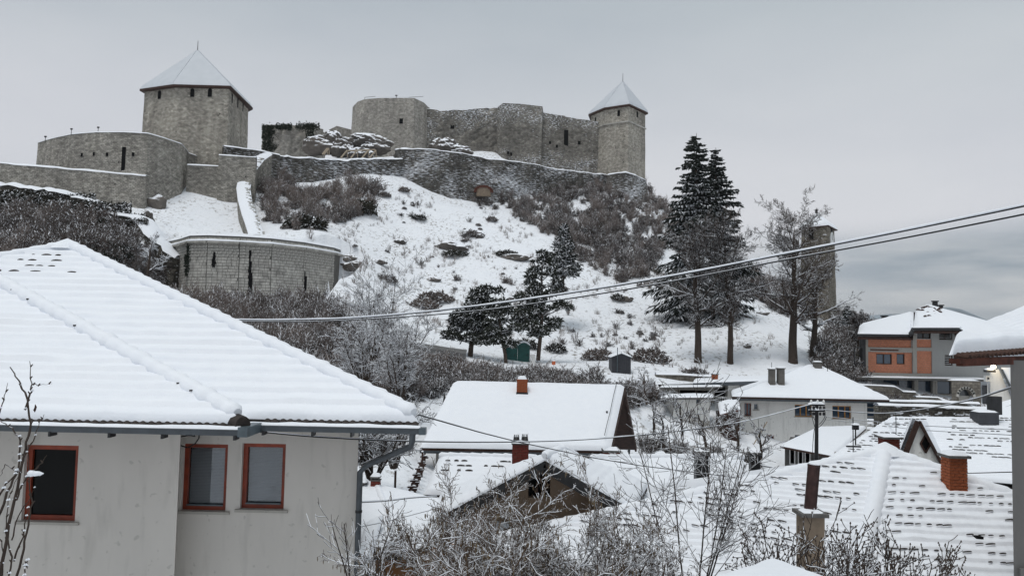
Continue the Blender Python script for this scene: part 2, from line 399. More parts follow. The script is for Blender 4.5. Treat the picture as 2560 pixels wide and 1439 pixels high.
def arc_tile_mesh(name, w, h, ln, mat, humps=1, th=.012):
    """one roof tile's exposed lip: arched cross-section, extruded a little down-slope"""
    mb = MB(); k = 5 * humps; ps = []
    for i in range(k + 1):
        u = i / k; ps.append((u * w - w / 2, h * abs(math.sin(math.pi * u * humps)) ** .8))
    v = []
    for y in (0, -ln):
        for x, z in ps: v.append((x, y, z))
        for x, z in ps: v.append((x, y, z - th if humps > 1 else -th))
    K = k + 1
    f = []
    for i in range(k):
        f.append((i, i + 1, 2 * K + i + 1, 2 * K + i))              # top
        f.append((2 * K + i, 2 * K + i + 1, 3 * K + i + 1, 3 * K + i))  # front
        f.append((K + i + 1, K + i, 3 * K + i, 3 * K + i + 1))      # bottom
    mb.faces(v, f); me = mb.mesh(name); me.materials.append(MATS[mat]); return me
def place_tiles(name, me, parent, spots, vary=False):
    """spots: (point, U, down, n); tiles share one mesh"""
    off = LOC[parent.name]; rng = random.Random(len(spots))
    for p, U, dn, n in spots:
        if vary: U = U * rng.uniform(.45, 1.3); n = n * rng.uniform(.35, 1.0); p = p + U * rng.uniform(-.05, .05)
        o = bpy.data.objects.new(name, me); COL.objects.link(o); o.parent = parent
        m = Matrix((U, -dn, n)).transposed().to_4x4(); m.translation = p - off; o.matrix_basis = m
def exposed(A, B, C, D, T, course, rows, thr, seed, pitch=.25, freq=.9, jit=.0, cap=999, drop=.004):
    """where the lips of the tiles show between two courses of snow"""
    A, B, C, D = map(Vector, (A, B, C, D)); n = nrm(A, B, D); mid0 = (A + B) / 2; mid1 = (C + D) / 2
    SL = (mid1 - mid0).length; dn = (mid0 - mid1).normalized(); dn = (dn - n * dn.dot(n)).normalized()
    out = []; rng = random.Random(seed)
    for kk in rows:
        dv = kk * course; t = dv / SL
        if t <= 0 or t >= 1: continue
        a = A.lerp(D, t); b = B.lerp(C, t); w = (b - a).length; U = (b - a).normalized(); m = int((w - .5) / pitch)
        for i in range(m):
            s_ = .25 + (i + .5) * pitch
            p = a + U * s_
            if mnoise.noise(V(p.dot(U) * freq, kk * 3.7, seed)) + rng.uniform(-jit, jit) > thr and len(out) < cap:
                out.append((p + n * (T + drop) + dn * .012, U, dn, n))
    return out

def facade(mb, O, U, w, h, rects=(), depth=.15, mi=0, mi_rev=None, uvscale=1):
    """vertical wall face with real openings; O bottom-left seen from outside"""
    IN = V(0, 0, 1).cross(U); Z = V(0, 0, 1)
    xs = sorted({0, w, *[r[0] for r in rects], *[r[2] for r in rects]}); zs = sorted({0, h, *[r[1] for r in rects], *[r[3] for r in rects]})
    for x0, x1 in zip(xs, xs[1:]):
        for z0, z1 in zip(zs, zs[1:]):
            cx, cz = (x0 + x1) / 2, (z0 + z1) / 2
            if any(r[0] < cx < r[2] and r[1] < cz < r[3] for r in rects): continue
            mb.face([O + U * x0 + Z * z0, O + U * x1 + Z * z0, O + U * x1 + Z * z1, O + U * x0 + Z * z1], mi,
                    uv=[(x0, z0), (x1, z0), (x1, z1), (x0, z1)])
    for r in rects:
        x0, z0, x1, z1 = r[:4]; c = [O + U * x0 + Z * z0, O + U * x1 + Z * z0, O + U * x1 + Z * z1, O + U * x0 + Z * z1]
        for i in range(4):
            a, b = c[i], c[(i + 1) % 4]; mb.face([a, b, b + IN * depth, a + IN * depth], mi if mi_rev is None else mi_rev, uv=[(0, 0), (1, 0), (1, depth), (0, depth)])
def window(parent, O, U, r, depth=.15, frame='wood_red', glass='window_glass', mull=(), fw=.07, sill=None, blind=None, shutter=False, name='window', boarded=False):
    IN = V(0, 0, 1).cross(U); Z = V(0, 0, 1); x0, z0, x1, z1 = r[:4]
    mb = MB(); d0, d1 = depth - .06, depth + .02
    def fb(a, b, c, d, e0=d0, e1=d1): mb.obox(O, U, IN, Z, a, b, e0, e1, c, d)
    fb(x0 - .003, x0 + fw, z0 + .002, z1 - .002); fb(x1 - fw, x1 + .003, z0 + .002, z1 - .002); fb(x0 + fw, x1 - fw, z1 - fw, z1 + .003); fb(x0 + fw, x1 - fw, z0 - .003, z0 + fw)
    for m in mull: fb(x0 + m - fw * .6, x0 + m + fw * .6, z0 + fw, z1 - fw)
    w = mb.obj(name, frame, parent)
    xs = [x0 + fw] + [x0 + m for m in mull] + [x1 - fw]
    for a, b in zip(xs, xs[1:]):
        if shutter:
            k = max(4, int((z1 - z0) / .17))
            for i in range(k):
                q = MB(); zz = z0 + fw + (z1 - z0 - 2 * fw) * (i + .5) / k
                q.obox(O + Z * zz + IN * (depth - .03), U, (IN + Z * .6).normalized(), V(0, 0, 1), a + .03, b - .03, -.035, .035, -.012, .012); q.obj('slat', 'white_paint', w)
            g = MB(); g.obox(O, U, IN, Z, a + .01, b - .01, depth + .03, depth + .05, z0 + fw, z1 - fw); g.obj('pane', 'dark_void', w)
        else:
            g = MB(); g.obox(O, U, IN, Z, a, b, depth - .01, depth, z0 + fw, z1 - fw); g.obj('pane', glass, w)
    if sill: s_ = MB(); s_.obox(O, U, IN, Z, x0 - .08, x1 + .08, -.05, depth - .07, z0 - .05, z0 - .004); s_.obj('sill', sill, w)
    return w
def box_part(name, mat, parent, a, b):
    m = MB(); m.box(a, b); return m.obj(name, mat, parent)
BRICKS = {}
def brick_chimney(parent, c, w, d, z0, z1, mat='red_brick', cap='cement_slab', capo=.09, capt=.07, snow=.08, name='chimney', courses=True, rot=0, bz=None):
    """brick stack: mortar core, every brick of the two or three sides in sight, slab and snow on it"""
    cx, cy = c; m = MB(); U = V(math.cos(rot), math.sin(rot), 0); W = V(-math.sin(rot), math.cos(rot), 0); O = V(cx, cy, 0); Z = V(0, 0, 1)
    m.obox(O, U, W, Z, -w / 2 + .012, w / 2 - .012, -d / 2 + .012, d / 2 - .012, z0, z1)
    ch = m.obj(name, 'brick_mortar', parent)
    if courses:
        bh, gap = .065, .012; n = int((z1 - z0) / (bh + gap)); off = LOC[ch.name]
        rng = random.Random(int(cx * 100))
        for k in range(n):
            z = z1 - (k + .5) * (bh + gap)
            if bz is not None and z < bz: continue
            for side in range(3):       # front, right, left
                L = w if side == 0 else d
                nb = max(2, round(L / .25)); bl = L / nb
                xs = [(-L / 2 + i * bl, -L / 2 + (i + 1) * bl) for i in range(nb)]
                if k % 2: xs = [(-L / 2, -L / 2 + bl / 2)] + [(a + bl / 2, b + bl / 2) for a, b in xs[:-1]] + [(L / 2 - bl / 2, L / 2)]
                for a, b in xs:
                    key = (round(b - a, 3), mat)
                    if key not in BRICKS:
                        q = MB(); hw = (b - a - gap) / 2; q.box((-hw, -.012, -bh / 2), (hw, .05, bh / 2)); me = q.mesh('brick'); me.materials.append(MATS[mat]); BRICKS[key] = me
                    o = bpy.data.objects.new('brick', BRICKS[key]); COL.objects.link(o); o.parent = ch
                    ang = rot + (0, math.pi / 2, -math.pi / 2)[side]; u = V(math.cos(ang), math.sin(ang), 0); wv = V(-math.sin(ang), math.cos(ang), 0)
                    hd = (d if side == 0 else w) / 2
                    p = O + u * ((a + b) / 2) - wv * (hd + rng.uniform(-.006, .004)) + Z * z
                    mm = Matrix((u, wv, Z)).transposed().to_4x4(); mm.translation = p - off; o.matrix_basis = mm
    if cap:
        q = MB(); q.obox(O, U, W, Z, -w / 2 - capo, w / 2 + capo, -d / 2 - capo, d / 2 + capo, z1 + .003, z1 + capt); cp = q.obj('cap', cap, ch)
    else: cp = ch; capt = 0; capo = 0
    if snow: snow_pad(cp, O + Z * (z1 + capt), U, W, w / 2 + capo - .02, d / 2 + capo - .02, snow)
    return ch
def snow_pad(parent, O, U, W, hx, hy, t, name='snow', n=6):
    m = MB(); g = []
    for j in range(n + 1):
        for i in range(n + 1):
            u, v = i / n * 2 - 1, j / n * 2 - 1
            e = (1 - abs(u) ** 4) * (1 - abs(v) ** 4); e = e ** .5 if e > 0 else 0
            g.append(O + U * (u * hx) + W * (v * hy) + V(0, 0, t * e * (1 + .25 * mnoise.noise(V(u + O.x, v + O.y, 0) * 2)) + .004))
    k = n + 1; m.faces(g, [(j * k + i, j * k + i + 1, (j + 1) * k + i + 1, (j + 1) * k + i) for j in range(n) for i in range(n)], 0, True)
    m.obox(O, U, W, V(0, 0, 1), -hx, hx, -hy, hy, .001, .004)
    return m.obj(name, 'snow', parent)
def plain_chimney(parent, c, w, d, z0, z1, mat='chimney_grey', capo=.05, snow=.08, name='chimney', capmat='cement_slab'):
    return brick_chimney(parent, c, w, d, z0, z1, courses=False, cap=capmat, capo=capo, capt=.06, snow=snow, name=name) if mat is None else _pc(parent, c, w, d, z0, z1, mat, capo, snow, name, capmat)
def _pc(parent, c, w, d, z0, z1, mat, capo, snow, name, capmat):
    q = MB(); q.box((c[0] - w / 2, c[1] - d / 2, z0), (c[0] + w / 2, c[1] + d / 2, z1)); ch = q.obj(name, mat, parent)
    q = MB(); q.box((c[0] - w / 2 - capo, c[1] - d / 2 - capo, z1 + .002), (c[0] + w / 2 + capo, c[1] + d / 2 + capo, z1 + .06)); q.obj('cap', capmat, ch)
    snow_pad(ch, V(c[0], c[1], z1 + .06), V(1, 0, 0), V(0, 1, 0), w / 2 + capo - .01, d / 2 + capo - .01, snow); return ch
# ---------------------------------------------------------------- the ground, one sheet
CTRL = [  # (px, py, depth)
 (1540,452,166),(1610,462,172),(1350,455,158),(1350,492,150),(1220,494,146),(1100,474,141),(1010,448,138),(900,440,134),(760,448,130),(680,452,126),
 (1000,402,150),(820,402,148),(1250,400,158),(1450,430,166),(650,594,97.5),(700,590,98),(820,600,97),(480,480,113),(590,485,116),(500,596,97),(430,590,97),(560,540,110),(600,586,104.5),(590,540,111),(652,560,107),(662,500,115),(690,452,126),
 (0,492,106),(200,500,106),(360,500,108),(300,520,104),(390,560,98),(430,612,92),(150,530,96),(0,520,98),(0,620,80),(150,620,78),(300,640,76),(420,700,75),
 (560,780,80),(700,785,80),(835,770,82),(700,850,70),(850,850,66),(900,930,56),(950,1000,48),(1000,1080,40),(1000,1160,34),(1010,1260,28),(930,1200,32),
 (1000,560,122),(1000,640,110),(1000,720,98),(1000,790,87),(1020,850,72),(1200,560,128),(1200,640,114),(1200,740,98),(1200,830,84),(1200,880,74),
 (1400,560,132),(1400,640,118),(1400,740,102),(1400,840,86),(1400,892,76),(1600,520,152),(1600,600,136),(1600,700,112),(1600,800,94),(1600,890,78),
 (1700,600,140),(1700,700,116),(1700,800,96),(1745,908,76),(1840,700,112),(1850,800,92),(1825,912,76),(1900,735,110),(1960,780,106),(1980,908,76),(1950,850,86),
 (2060,830,104),(2040,895,78),(2130,840,100),(2150,900,88),(1300,905,70),(1560,935,66),(1690,935,68),(1300,960,60),(1100,950,58),(1500,980,56),
 (600,587,92),(500,590,93),(760,606,95),
]
CTRL_W = [(-60,-20,-9),(0,-20,-9),(60,-20,-9),(-60,20,-9),(-20,20,-9),(-30,40,-7),(-55,50,-3),(0,20,-9),(20,20,-9),(60,20,-10),(0,35,-8.5),(20,35,-10),(45,35,-11),(8,48,-8),(20,50,-9),(32,58,-10),(45,62,-8.5),(14,60,-5.5),(22,64,-6),
 (60,75,-7),(75,60,-10),(100,90,-6),(60,92,-2),(70,130,-6),(110,130,-10),(70,170,-8),(110,170,-12),(60,200,0),(30,230,12),(0,230,18),(-50,230,12),(-100,230,0),(-110,150,12),(-100,180,8),(-75,150,18),(-30,175,34),(10,190,38),(-90,112,16),(-48,152,27),(-110,70,10),(-110,20,-5),(110,20,-12),(110,240,-15),(40,260,5),(-110,250,5),(45,172,12),(-60,138,24),(-55,165,18)]
_c = np.array([tuple(P(*c)) for c in CTRL] + CTRL_W)
def _phi(r2): return 0.5 * r2 * np.log(np.maximum(r2, 1e-9))
def _solve(c, lam=2.0):
    n = len(c); d2 = (c[:, None, 0] - c[None, :, 0]) ** 2 + (c[:, None, 1] - c[None, :, 1]) ** 2
    K = _phi(d2) + lam * np.eye(n); Pm = np.c_[np.ones(n), c[:, 0], c[:, 1]]
    A = np.block([[K, Pm], [Pm.T, np.zeros((3, 3))]]); return np.linalg.solve(A, np.r_[c[:, 2], 0, 0, 0])
_w = _solve(_c)
GX0, GX1, GY0, GY1, GS = -130, 130, -30, 270, 1.25
gx = np.arange(GX0, GX1 + .01, GS); gy = np.arange(GY0, GY1 + .01, GS)
XX, YY = np.meshgrid(gx, gy)
ZZ = np.full(XX.shape, 0.0) + _w[-3] + _w[-2] * XX + _w[-1] * YY
for i in range(len(_c)): ZZ += _w[i] * _phi((XX - _c[i, 0]) ** 2 + (YY - _c[i, 1]) ** 2)
_rs = np.random.RandomState(4)
def _fbm(X, Y, s, seed):
    out = np.zeros_like(X); r = np.random.RandomState(seed)
    for k in range(5):
        for _ in range(4):
            a = r.uniform(0, 6.28); ph = r.uniform(0, 6.28); f = 2 ** k / s * r.uniform(.7, 1.3)
            out += np.sin((X * np.cos(a) + Y * np.sin(a)) * f + ph + 1.3 * np.sin((Y * np.cos(a) - X * np.sin(a)) * f * .7 + ph)) * .5 ** k / 4
    return out
_hill = np.clip((YY - 55) / 30, .12, 1)
ZZ += _fbm(XX, YY, 7, 3) * .55 * _hill
_edge = np.minimum.reduce([(XX - GX0) / 20, (GX1 - XX) / 20, (GY1 - YY) / 25, np.ones_like(XX)]); _edge = np.clip(_edge, 0, 1); _edge = _edge ** 2 * (3 - 2 * _edge)
ZZ = ZZ * _edge + (-12) * (1 - _edge)
# the ground drops sharply at the foot of the squared stone bastion
_BW = [(-44, 99), (-39.6, 92.3), (-36.9, 88.6), (-34.5, 87.8), (-31, 88.4), (-27.8, 89.8), (-25, 93), (-22.6, 98.5), (-21.5, 101)]
_wy = np.interp(XX, [p[0] for p in _BW], [p[1] for p in _BW]); _el = (P(600, 775, 80).z / 80)
_lim = _el * YY + np.where(YY > _wy + 1.4, 99, 0) + np.clip(np.maximum(-40 - XX, XX + 21.6) , 0, 99) * 2.5
ZZ = np.where((YY > 60) & (YY < _wy + 1.4), np.minimum(ZZ, np.maximum(_lim, -3)), ZZ)
def ground(x, y):
    fx = min(max((x - GX0) / GS, 0), len(gx) - 1.001); fy = min(max((y - GY0) / GS, 0), len(gy) - 1.001)
    i, j = int(fx), int(fy); a, b = fx - i, fy - j
    return float((ZZ[j, i] * (1 - a) + ZZ[j, i + 1] * a) * (1 - b) + (ZZ[j + 1, i] * (1 - a) + ZZ[j + 1, i + 1] * a) * b)
def ray_ground(px, py, y0=24, y1=240):
    d = ray(px, py); d = d / d.y; y = y0
    while y < y1:
        if d.z * y < ground(d.x * y, y): return Vector((d.x * y, y, ground(d.x * y, y)))
        y += .5
    return None
def build_ground():
    ex = [-6000, -2500, -1000, -500, -250, -170]; xs = np.array(ex + list(gx) + [-e for e in ex[::-1]])
    ys = np.array([-3000, -800, -200, -80] + list(gy) + [300, 360, 500, 900, 2000, 6000])
    nx, ny = len(xs), len(ys); Z = np.full((ny, nx), -12.0); Z[4:4 + len(gy), len(ex):len(ex) + len(gx)] = ZZ
    X, Y = np.meshgrid(xs, ys); v = np.c_[X.ravel(), Y.ravel(), Z.ravel()]
    I = (np.arange(ny - 1)[:, None] * nx + np.arange(nx - 1)[None, :]).ravel()
    f = np.c_[I, I + 1, I + nx + 1, I + nx]
    me = bpy.data.meshes.new('ground'); me.from_pydata(v.tolist(), [], f.tolist()); me.polygons.foreach_set('use_smooth', [True] * len(f))
    o = link_mesh('ground', me, None, 'snowy_ground'); tag(o, 'snow covered hillside and valley floor below the fortress', kind='structure')
    # far hills beyond the valley on the right
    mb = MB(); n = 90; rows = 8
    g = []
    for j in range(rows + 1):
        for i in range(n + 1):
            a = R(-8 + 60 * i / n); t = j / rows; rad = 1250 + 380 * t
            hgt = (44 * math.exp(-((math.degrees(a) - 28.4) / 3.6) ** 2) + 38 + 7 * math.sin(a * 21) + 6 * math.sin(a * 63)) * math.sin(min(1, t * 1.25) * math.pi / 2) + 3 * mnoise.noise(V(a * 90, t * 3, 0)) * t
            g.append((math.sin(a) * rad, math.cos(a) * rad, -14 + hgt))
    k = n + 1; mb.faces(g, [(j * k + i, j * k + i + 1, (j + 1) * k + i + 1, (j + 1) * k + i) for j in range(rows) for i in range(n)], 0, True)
    tag(mb.obj('hills', 'hazed_forest'), 'distant wooded hills fading blue beyond the valley', kind='structure')
build_ground()
def build_haze():
    m = bpy.data.materials.new('haze'); m.use_nodes = True; n = m.node_tree.nodes; n.clear()
    o = n.new('ShaderNodeOutputMaterial'); v = n.new('ShaderNodeVolumePrincipled'); v.inputs['Density'].default_value = .00012; v.inputs['Color'].default_value = (.97, .98, 1, 1); v.inputs['Anisotropy'].default_value = .1
    m.node_tree.links.new(v.outputs[0], o.inputs['Volume']); MATS['haze'] = m
    b = MB(); b.box((-6050, -3050, -16), (6050, 6050, 120)); tag(b.obj('haze', 'haze'), 'thin winter haze filling the valley', kind='stuff')
build_haze()

# ---------------------------------------------------------------- castle
from mathutils.bvhtree import BVHTree
WALLS = {}
def on_wall(parent, px, py):
    d = ray(px, py).normalized(); best = None
    for w in WALLS.get(parent.name, []):
        loc, no, i, dist = w.ray_cast(Vector((0, 0, 0)), d)
        if loc is not None and (best is None or dist < best[2]): best = (loc, no, dist)
    return best
def masonry(name, pts, parent, mat, thick=1.2, rough=.05, vs=.8, hs=.9, crumble=0.0, batter=0.0, seed=1, closed=False, back=True):
    """pts: (x, y, ztop, zbot) along the face seen, left to right. Front face displaced, top and back closed."""
    P4 = [V(*p) for p in pts] if False else pts
    cols = []; u = 0.0
    for a, b in zip(pts, pts[1:]):
        L = math.hypot(b[0] - a[0], b[1] - a[1]); n = max(1, int(L / hs))
        for i in range(n): t = i / n; cols.append((a[0] + (b[0] - a[0]) * t, a[1] + (b[1] - a[1]) * t, a[2] + (b[2] - a[2]) * t, a[3] + (b[3] - a[3]) * t, u + L * t))
        u += L
    cols.append((*pts[-1], u))
    mb = MB(); nn = len(cols); rowsn = max(2, int(max(c[2] - c[3] for c in cols) / vs)); g = []; uvs = []; bk = []
    for i, c in enumerate(cols):
        a = cols[max(i - 1, 0)]; b = cols[min(i + 1, nn - 1)]; t = V(b[0] - a[0], b[1] - a[1], 0)
        if t.length < 1e-6: t = V(1, 0, 0)
        t.normalize(); no = V(t.y, -t.x, 0)
        zt = c[2] + (crumble * (mnoise.noise(V(c[4] * .45, seed, 0)) + .6 * mnoise.noise(V(c[4] * 1.6, seed, 2))) if crumble else 0)
        for j in range(rowsn + 1):
            z = c[3] + (zt - c[3]) * j / rowsn; p = V(c[0], c[1], z)
            d = rough * (mnoise.noise(p * .55 + V(seed, 0, 0)) + .7 * mnoise.noise(p * 1.7 + V(seed, 0, 0))) + batter * (zt - z)
            g.append(p + no * d); uvs.append((c[4] + seed * 3.3, z))
        bk.append((V(c[0], c[1], zt) - no * thick, V(c[0], c[1], c[3]) - no * thick))
    k = rowsn + 1
    mb.faces(g, [(i * k + j, (i + 1) * k + j, (i + 1) * k + j + 1, i * k + j + 1) for i in range(nn - 1) for j in range(rowsn)], 0, False, uvs)
    def q(a, b, c, d):
        w = (Vector(b) - Vector(a)).length; h = (Vector(c) - Vector(b)).length; mb.face([a, b, c, d], 0, uv=[(0, 0), (w, 0), (w, h), (0, h)])
    if back:
        for i in range(nn - 1):
            q(g[i * k + rowsn], g[(i + 1) * k + rowsn], bk[i + 1][0], bk[i][0]); q(bk[i + 1][1], bk[i][1], bk[i][0], bk[i + 1][0])
        for i in (0, nn - 1):
            for j in range(rowsn):
                f0 = g[i * k + j]; f1 = g[i * k + j + 1]; b0 = bk[i][1].lerp(bk[i][0], j / rowsn); b1 = bk[i][1].lerp(bk[i][0], (j + 1) / rowsn)
                w = (b0 - f0).length; mb.face([f0, b0, b1, f1] if i else [b0, f0, f1, b1], 0, uv=[(0, f0.z), (w, b0.z), (w, b1.z), (0, f1.z)])
    WALLS.setdefault(parent.name, []).append(BVHTree.FromPolygons([Vector(v) for v in mb.v], mb.f))
    o = mb.obj(name, mat, parent); return o, [(g[i * k + rowsn], bk[i][0]) for i in range(nn)]
def snow_cap(parent, top, t=.28, over=.1, name='snow', seed=0):
    mb = MB(); k = 6; g = []
    for i, (f, b) in enumerate(top):
        d = (b - f); L = d.length; d = d / L
        for j in range(k + 1):
            u = j / k; e = math.sin(math.pi * min(max(u, .0), 1)) ** .45 if 0 < u < 1 else 0
            g.append(f - d * over + d * (L + over * 2) * u + V(0, 0, .01 + t * e * (1 + .35 * mnoise.noise(V(i * .35, seed, u)))))
    kk = k + 1; mb.faces(g, [(i * kk + j, (i + 1) * kk + j, (i + 1) * kk + j + 1, i * kk + j + 1) for i in range(len(top) - 1) for j in range(k)], 0, True)
    for i in range(len(top) - 1): mb.face([g[i * kk], g[i * kk + k], g[(i + 1) * kk + k], g[(i + 1) * kk]], 0)
    return mb.obj(name, 'snow', parent)
def pxline(pts, zdrop=None):
    """(px, py_top, depth, py_bottom or None) -> (x, y, ztop, zbot)"""
    out = []
    for p in pts:
        a = P(p[0], p[1], p[2]); zb = P(p[0], p[3], p[2]).z - 1.5 if len(p) > 3 and p[3] else ground(a.x, a.y) - 2
        out.append((a.x, a.y, a.z, min(zb, a.z - 1)))
    return out
def opening(parent, px, py, Y, w, h, arch=True, name='window_opening', deep=.12, yaw=0, surround=True):
    """dark opening with a stone surround proud of the wall"""
    hit = on_wall(parent, px, py); deep = .06
    if hit:
        no = hit[1] if hit[1].y < 0 or abs(hit[1].y) < .3 else -hit[1]
        if no.dot(hit[0]) > 0: no = -no
        c = hit[0]; yaw = math.atan2(no.x, -no.y)
    else: c = P(px, py, Y)
    U = V(math.cos(yaw), math.sin(yaw), 0); IN = V(0, 0, 1).cross(U); Z = V(0, 0, 1); O = c - Z * (h / 2)
    ps = [(-w / 2, 0), (w / 2, 0), (w / 2, h - (w / 2 if arch else 0))]
    if arch: ps += [(w / 2 * math.cos(t), h - w / 2 + w / 2 * math.sin(t)) for t in [math.pi * k / 6 for k in range(1, 6)]]
    ps += [(-w / 2, h - (w / 2 if arch else 0))]
    mb = MB(); pts = [O + U * x + Z * z - IN * deep for x, z in ps]; mb.face(pts, 0)
    for i in range(len(pts)): a, b = pts[i], pts[(i + 1) % len(pts)]; mb.face([b, a, a + IN * 1.2, b + IN * 1.2], 1)
    return mb.obj(name, ['dark_void', 'mortar'], parent)
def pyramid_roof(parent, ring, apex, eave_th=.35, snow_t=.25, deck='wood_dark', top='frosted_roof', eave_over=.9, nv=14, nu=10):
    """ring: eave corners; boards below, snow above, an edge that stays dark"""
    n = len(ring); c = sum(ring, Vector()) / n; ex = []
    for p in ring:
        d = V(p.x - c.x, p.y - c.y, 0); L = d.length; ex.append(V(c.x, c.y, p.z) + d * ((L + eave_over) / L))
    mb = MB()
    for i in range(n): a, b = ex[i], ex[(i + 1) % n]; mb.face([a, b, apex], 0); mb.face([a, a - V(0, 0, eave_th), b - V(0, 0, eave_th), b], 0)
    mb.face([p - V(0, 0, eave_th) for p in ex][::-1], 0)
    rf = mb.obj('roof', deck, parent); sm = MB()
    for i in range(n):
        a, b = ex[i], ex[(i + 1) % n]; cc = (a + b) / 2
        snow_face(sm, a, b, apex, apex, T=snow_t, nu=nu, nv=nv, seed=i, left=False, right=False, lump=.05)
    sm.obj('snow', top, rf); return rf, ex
def finial(parent, p, h, r=.09, name='finial', balls=()):
    mb = MB(); mb.tube([p - V(0, 0, .3), p + V(0, 0, h)], [r, r * .5], 6)
    for t in balls:
        c = p + V(0, 0, h * t); mb.tube([c - V(0, 0, .22), c - V(0, 0, .1), c + V(0, 0, .1), c + V(0, 0, .22)], [.02, .2, .2, .02], 8)
    return mb.obj(name, 'black_metal', parent)
def castle():
    # 1 outer rampart, far left
    t = thing('castle_wall', 'long low outer rampart with snow along its top below the round bastion', 'castle wall', tuple(P(180, 500, 105)), 'ruined castle walls')
    o, top = masonry('masonry', pxline([(-60, 400, 104, 500), (0, 409, 104.5, 500), (180, 424, 105, 505), (365, 441, 105.5, 505)]), t, 'stone_round', 1.4, .14, seed=2, crumble=.12)
    snow_cap(t, top, .35)
    # 2 round bastion
    zt = P(300, 331, 106).z
    ring = [(95, 357), (128, 347), (180, 336), (240, 331), (310, 331), (370, 334), (415, 347), (455, 361), (474, 384)]
    pts = []
    for px, py in ring:
        q = PZ(px, py, zt); pts.append((q.x, min(q.y, 118), zt, P(px, 500, 108).z - 2))
    e = pts[-1]; pts.append((e[0] + 1, e[1] + 5, zt, e[3])); pts.insert(0, (pts[0][0] + .6, pts[0][1] + 6, zt, pts[0][3]))
    t = thing('bastion', 'broad curved bastion of pale stone standing left of the big roofed tower', 'bastion', (pts[4][0], pts[4][1], pts[4][3]), 'fortress towers and bastions')
    o, top = masonry('masonry', pts, t, 'stone_round', 1.1, .06, batter=.03, seed=3)
    snow_cap(t, top, .22)
    for px, py in ((309, 395), (268, 383), (235, 382), (333, 383), (205, 384)):
        opening(t, px, py + 3, 105.2, .35 if px != 309 else .5, .5 if px != 309 else 3.4, False, 'arrow_slit')
    for px, py in ((178, 326), (245, 322), (113, 345)):
        b = P(px, py + 9, 107); m = MB(); m.tube([b - V(0, 0, .2), b + V(0, 0, .75)], .04, 5); m.box((b.x - .15, b.y - .05, b.z + .6), (b.x + .15, b.y + .05, b.z + .8)); m.obj('spotlight', 'black_metal', t)
    # 3 big tower
    zt = P(508, 216, 120).z
    cs = [P(362, 224, 122.5), P(440, 214, 120), P(572, 215, 120), P(621, 262, 131)]
    cs = [V(c.x, c.y, zt) for c in cs]; cs += [V(cs[3].x - 5, 137, zt), V(cs[0].x + 1.5, 137, zt)]; zb = P(480, 470, 120).z - 2
    t = thing('castle_tower', 'big squat octagonal tower with pointed snowy roof and flagpole on the left summit', 'tower', (cs[1].x, cs[1].y, zb), 'fortress towers and bastions')
    masonry('masonry', [(c.x, c.y, zt, zb) for c in cs + [cs[0]]], t, 'stone_tower', 1.0, .04, batter=.018, seed=5, vs=1, hs=1)
    apex = P(494, 128, 127.5)
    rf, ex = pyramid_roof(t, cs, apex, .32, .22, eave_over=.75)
    finial(rf, apex, 1.75, .07)
    for px, py in ((399, 237), (481, 232), (525, 232)): opening(t, px, py, 119.7 if px > 440 else 121.4, .62, 1.35, True, deep=.25, yaw=0 if px > 440 else -.33)
    for px, py, yy in ((580, 246, 121.7), (594, 258, 124.8), (607, 268, 128)): opening(t, px, py, yy, .45, 1.5, False, 'arrow_slit', deep=.3, yaw=1.55)
    # 4 stepped walls beside it
    t = thing('castle_wall', 'low stepped wall linking the curved bastion to the walled stair', 'castle wall', tuple(P(540, 470, 114)), 'ruined castle walls')
    o, top = masonry('masonry', pxline([(468, 413, 113.5, 480), (546, 416, 114, 480)]), t, 'stone_round', 1.2, .06, seed=8); snow_cap(t, top, .3)
    o, top = masonry('masonry', pxline([(547, 388, 113.6, 480), (640, 394, 114.5, 480)]), t, 'stone_round', 1.2, .06, seed=9); snow_cap(t, top, .25)
    t = thing('castle_wall', 'crumbling wall running right from the big tower behind the stair wall', 'castle wall', tuple(P(600, 400, 121)), 'ruined castle walls')
    o, top = masonry('masonry', pxline([(561, 366, 119, 420), (640, 376, 122, 420), (700, 388, 125, 440)]), t, 'stone_rough', 1.2, .2, seed=10, crumble=.15); snow_cap(t, top, .3)
    t = thing('castle_wall', 'long dark rubble wall above the bushes below the snowy rocks', 'castle wall', tuple(P(840, 440, 132)), 'ruined castle walls')
    o, top = masonry('masonry', pxline([(664, 388, 124, 450), (720, 393, 126, 450), (800, 399, 130, 447), (860, 401, 133, 447), (930, 398, 136, 447), (1006, 399, 139, 450)]), t, 'stone_rough', 2.2, .45, seed=11, crumble=.3, vs=.6, hs=.6); snow_cap(t, top, .4, .2)
    # 5 sloping wall with snow on its broad top
    line = [(661, 384, 123), (640, 398, 121), (622, 420, 118.5), (608, 445, 115.5), (603, 470, 112.5), (607, 500, 109), (617, 535, 105), (628, 565, 101), (636, 590, 98)]
    A = [P(*q) for q in line]; t = thing('castle_wall', 'narrow snow topped wall snaking down the slope like a stair', 'castle wall', tuple(A[4]), 'ruined castle walls')
    mb = MB(); sm = MB(); g = []; L = []; Rr = []
    for i, p in enumerate(A):
        wd = 1.15
        L.append(V(p.x - wd * .55, p.y, p.z)); Rr.append(V(p.x + wd, p.y + .3, p.z - .05))
    u = 0
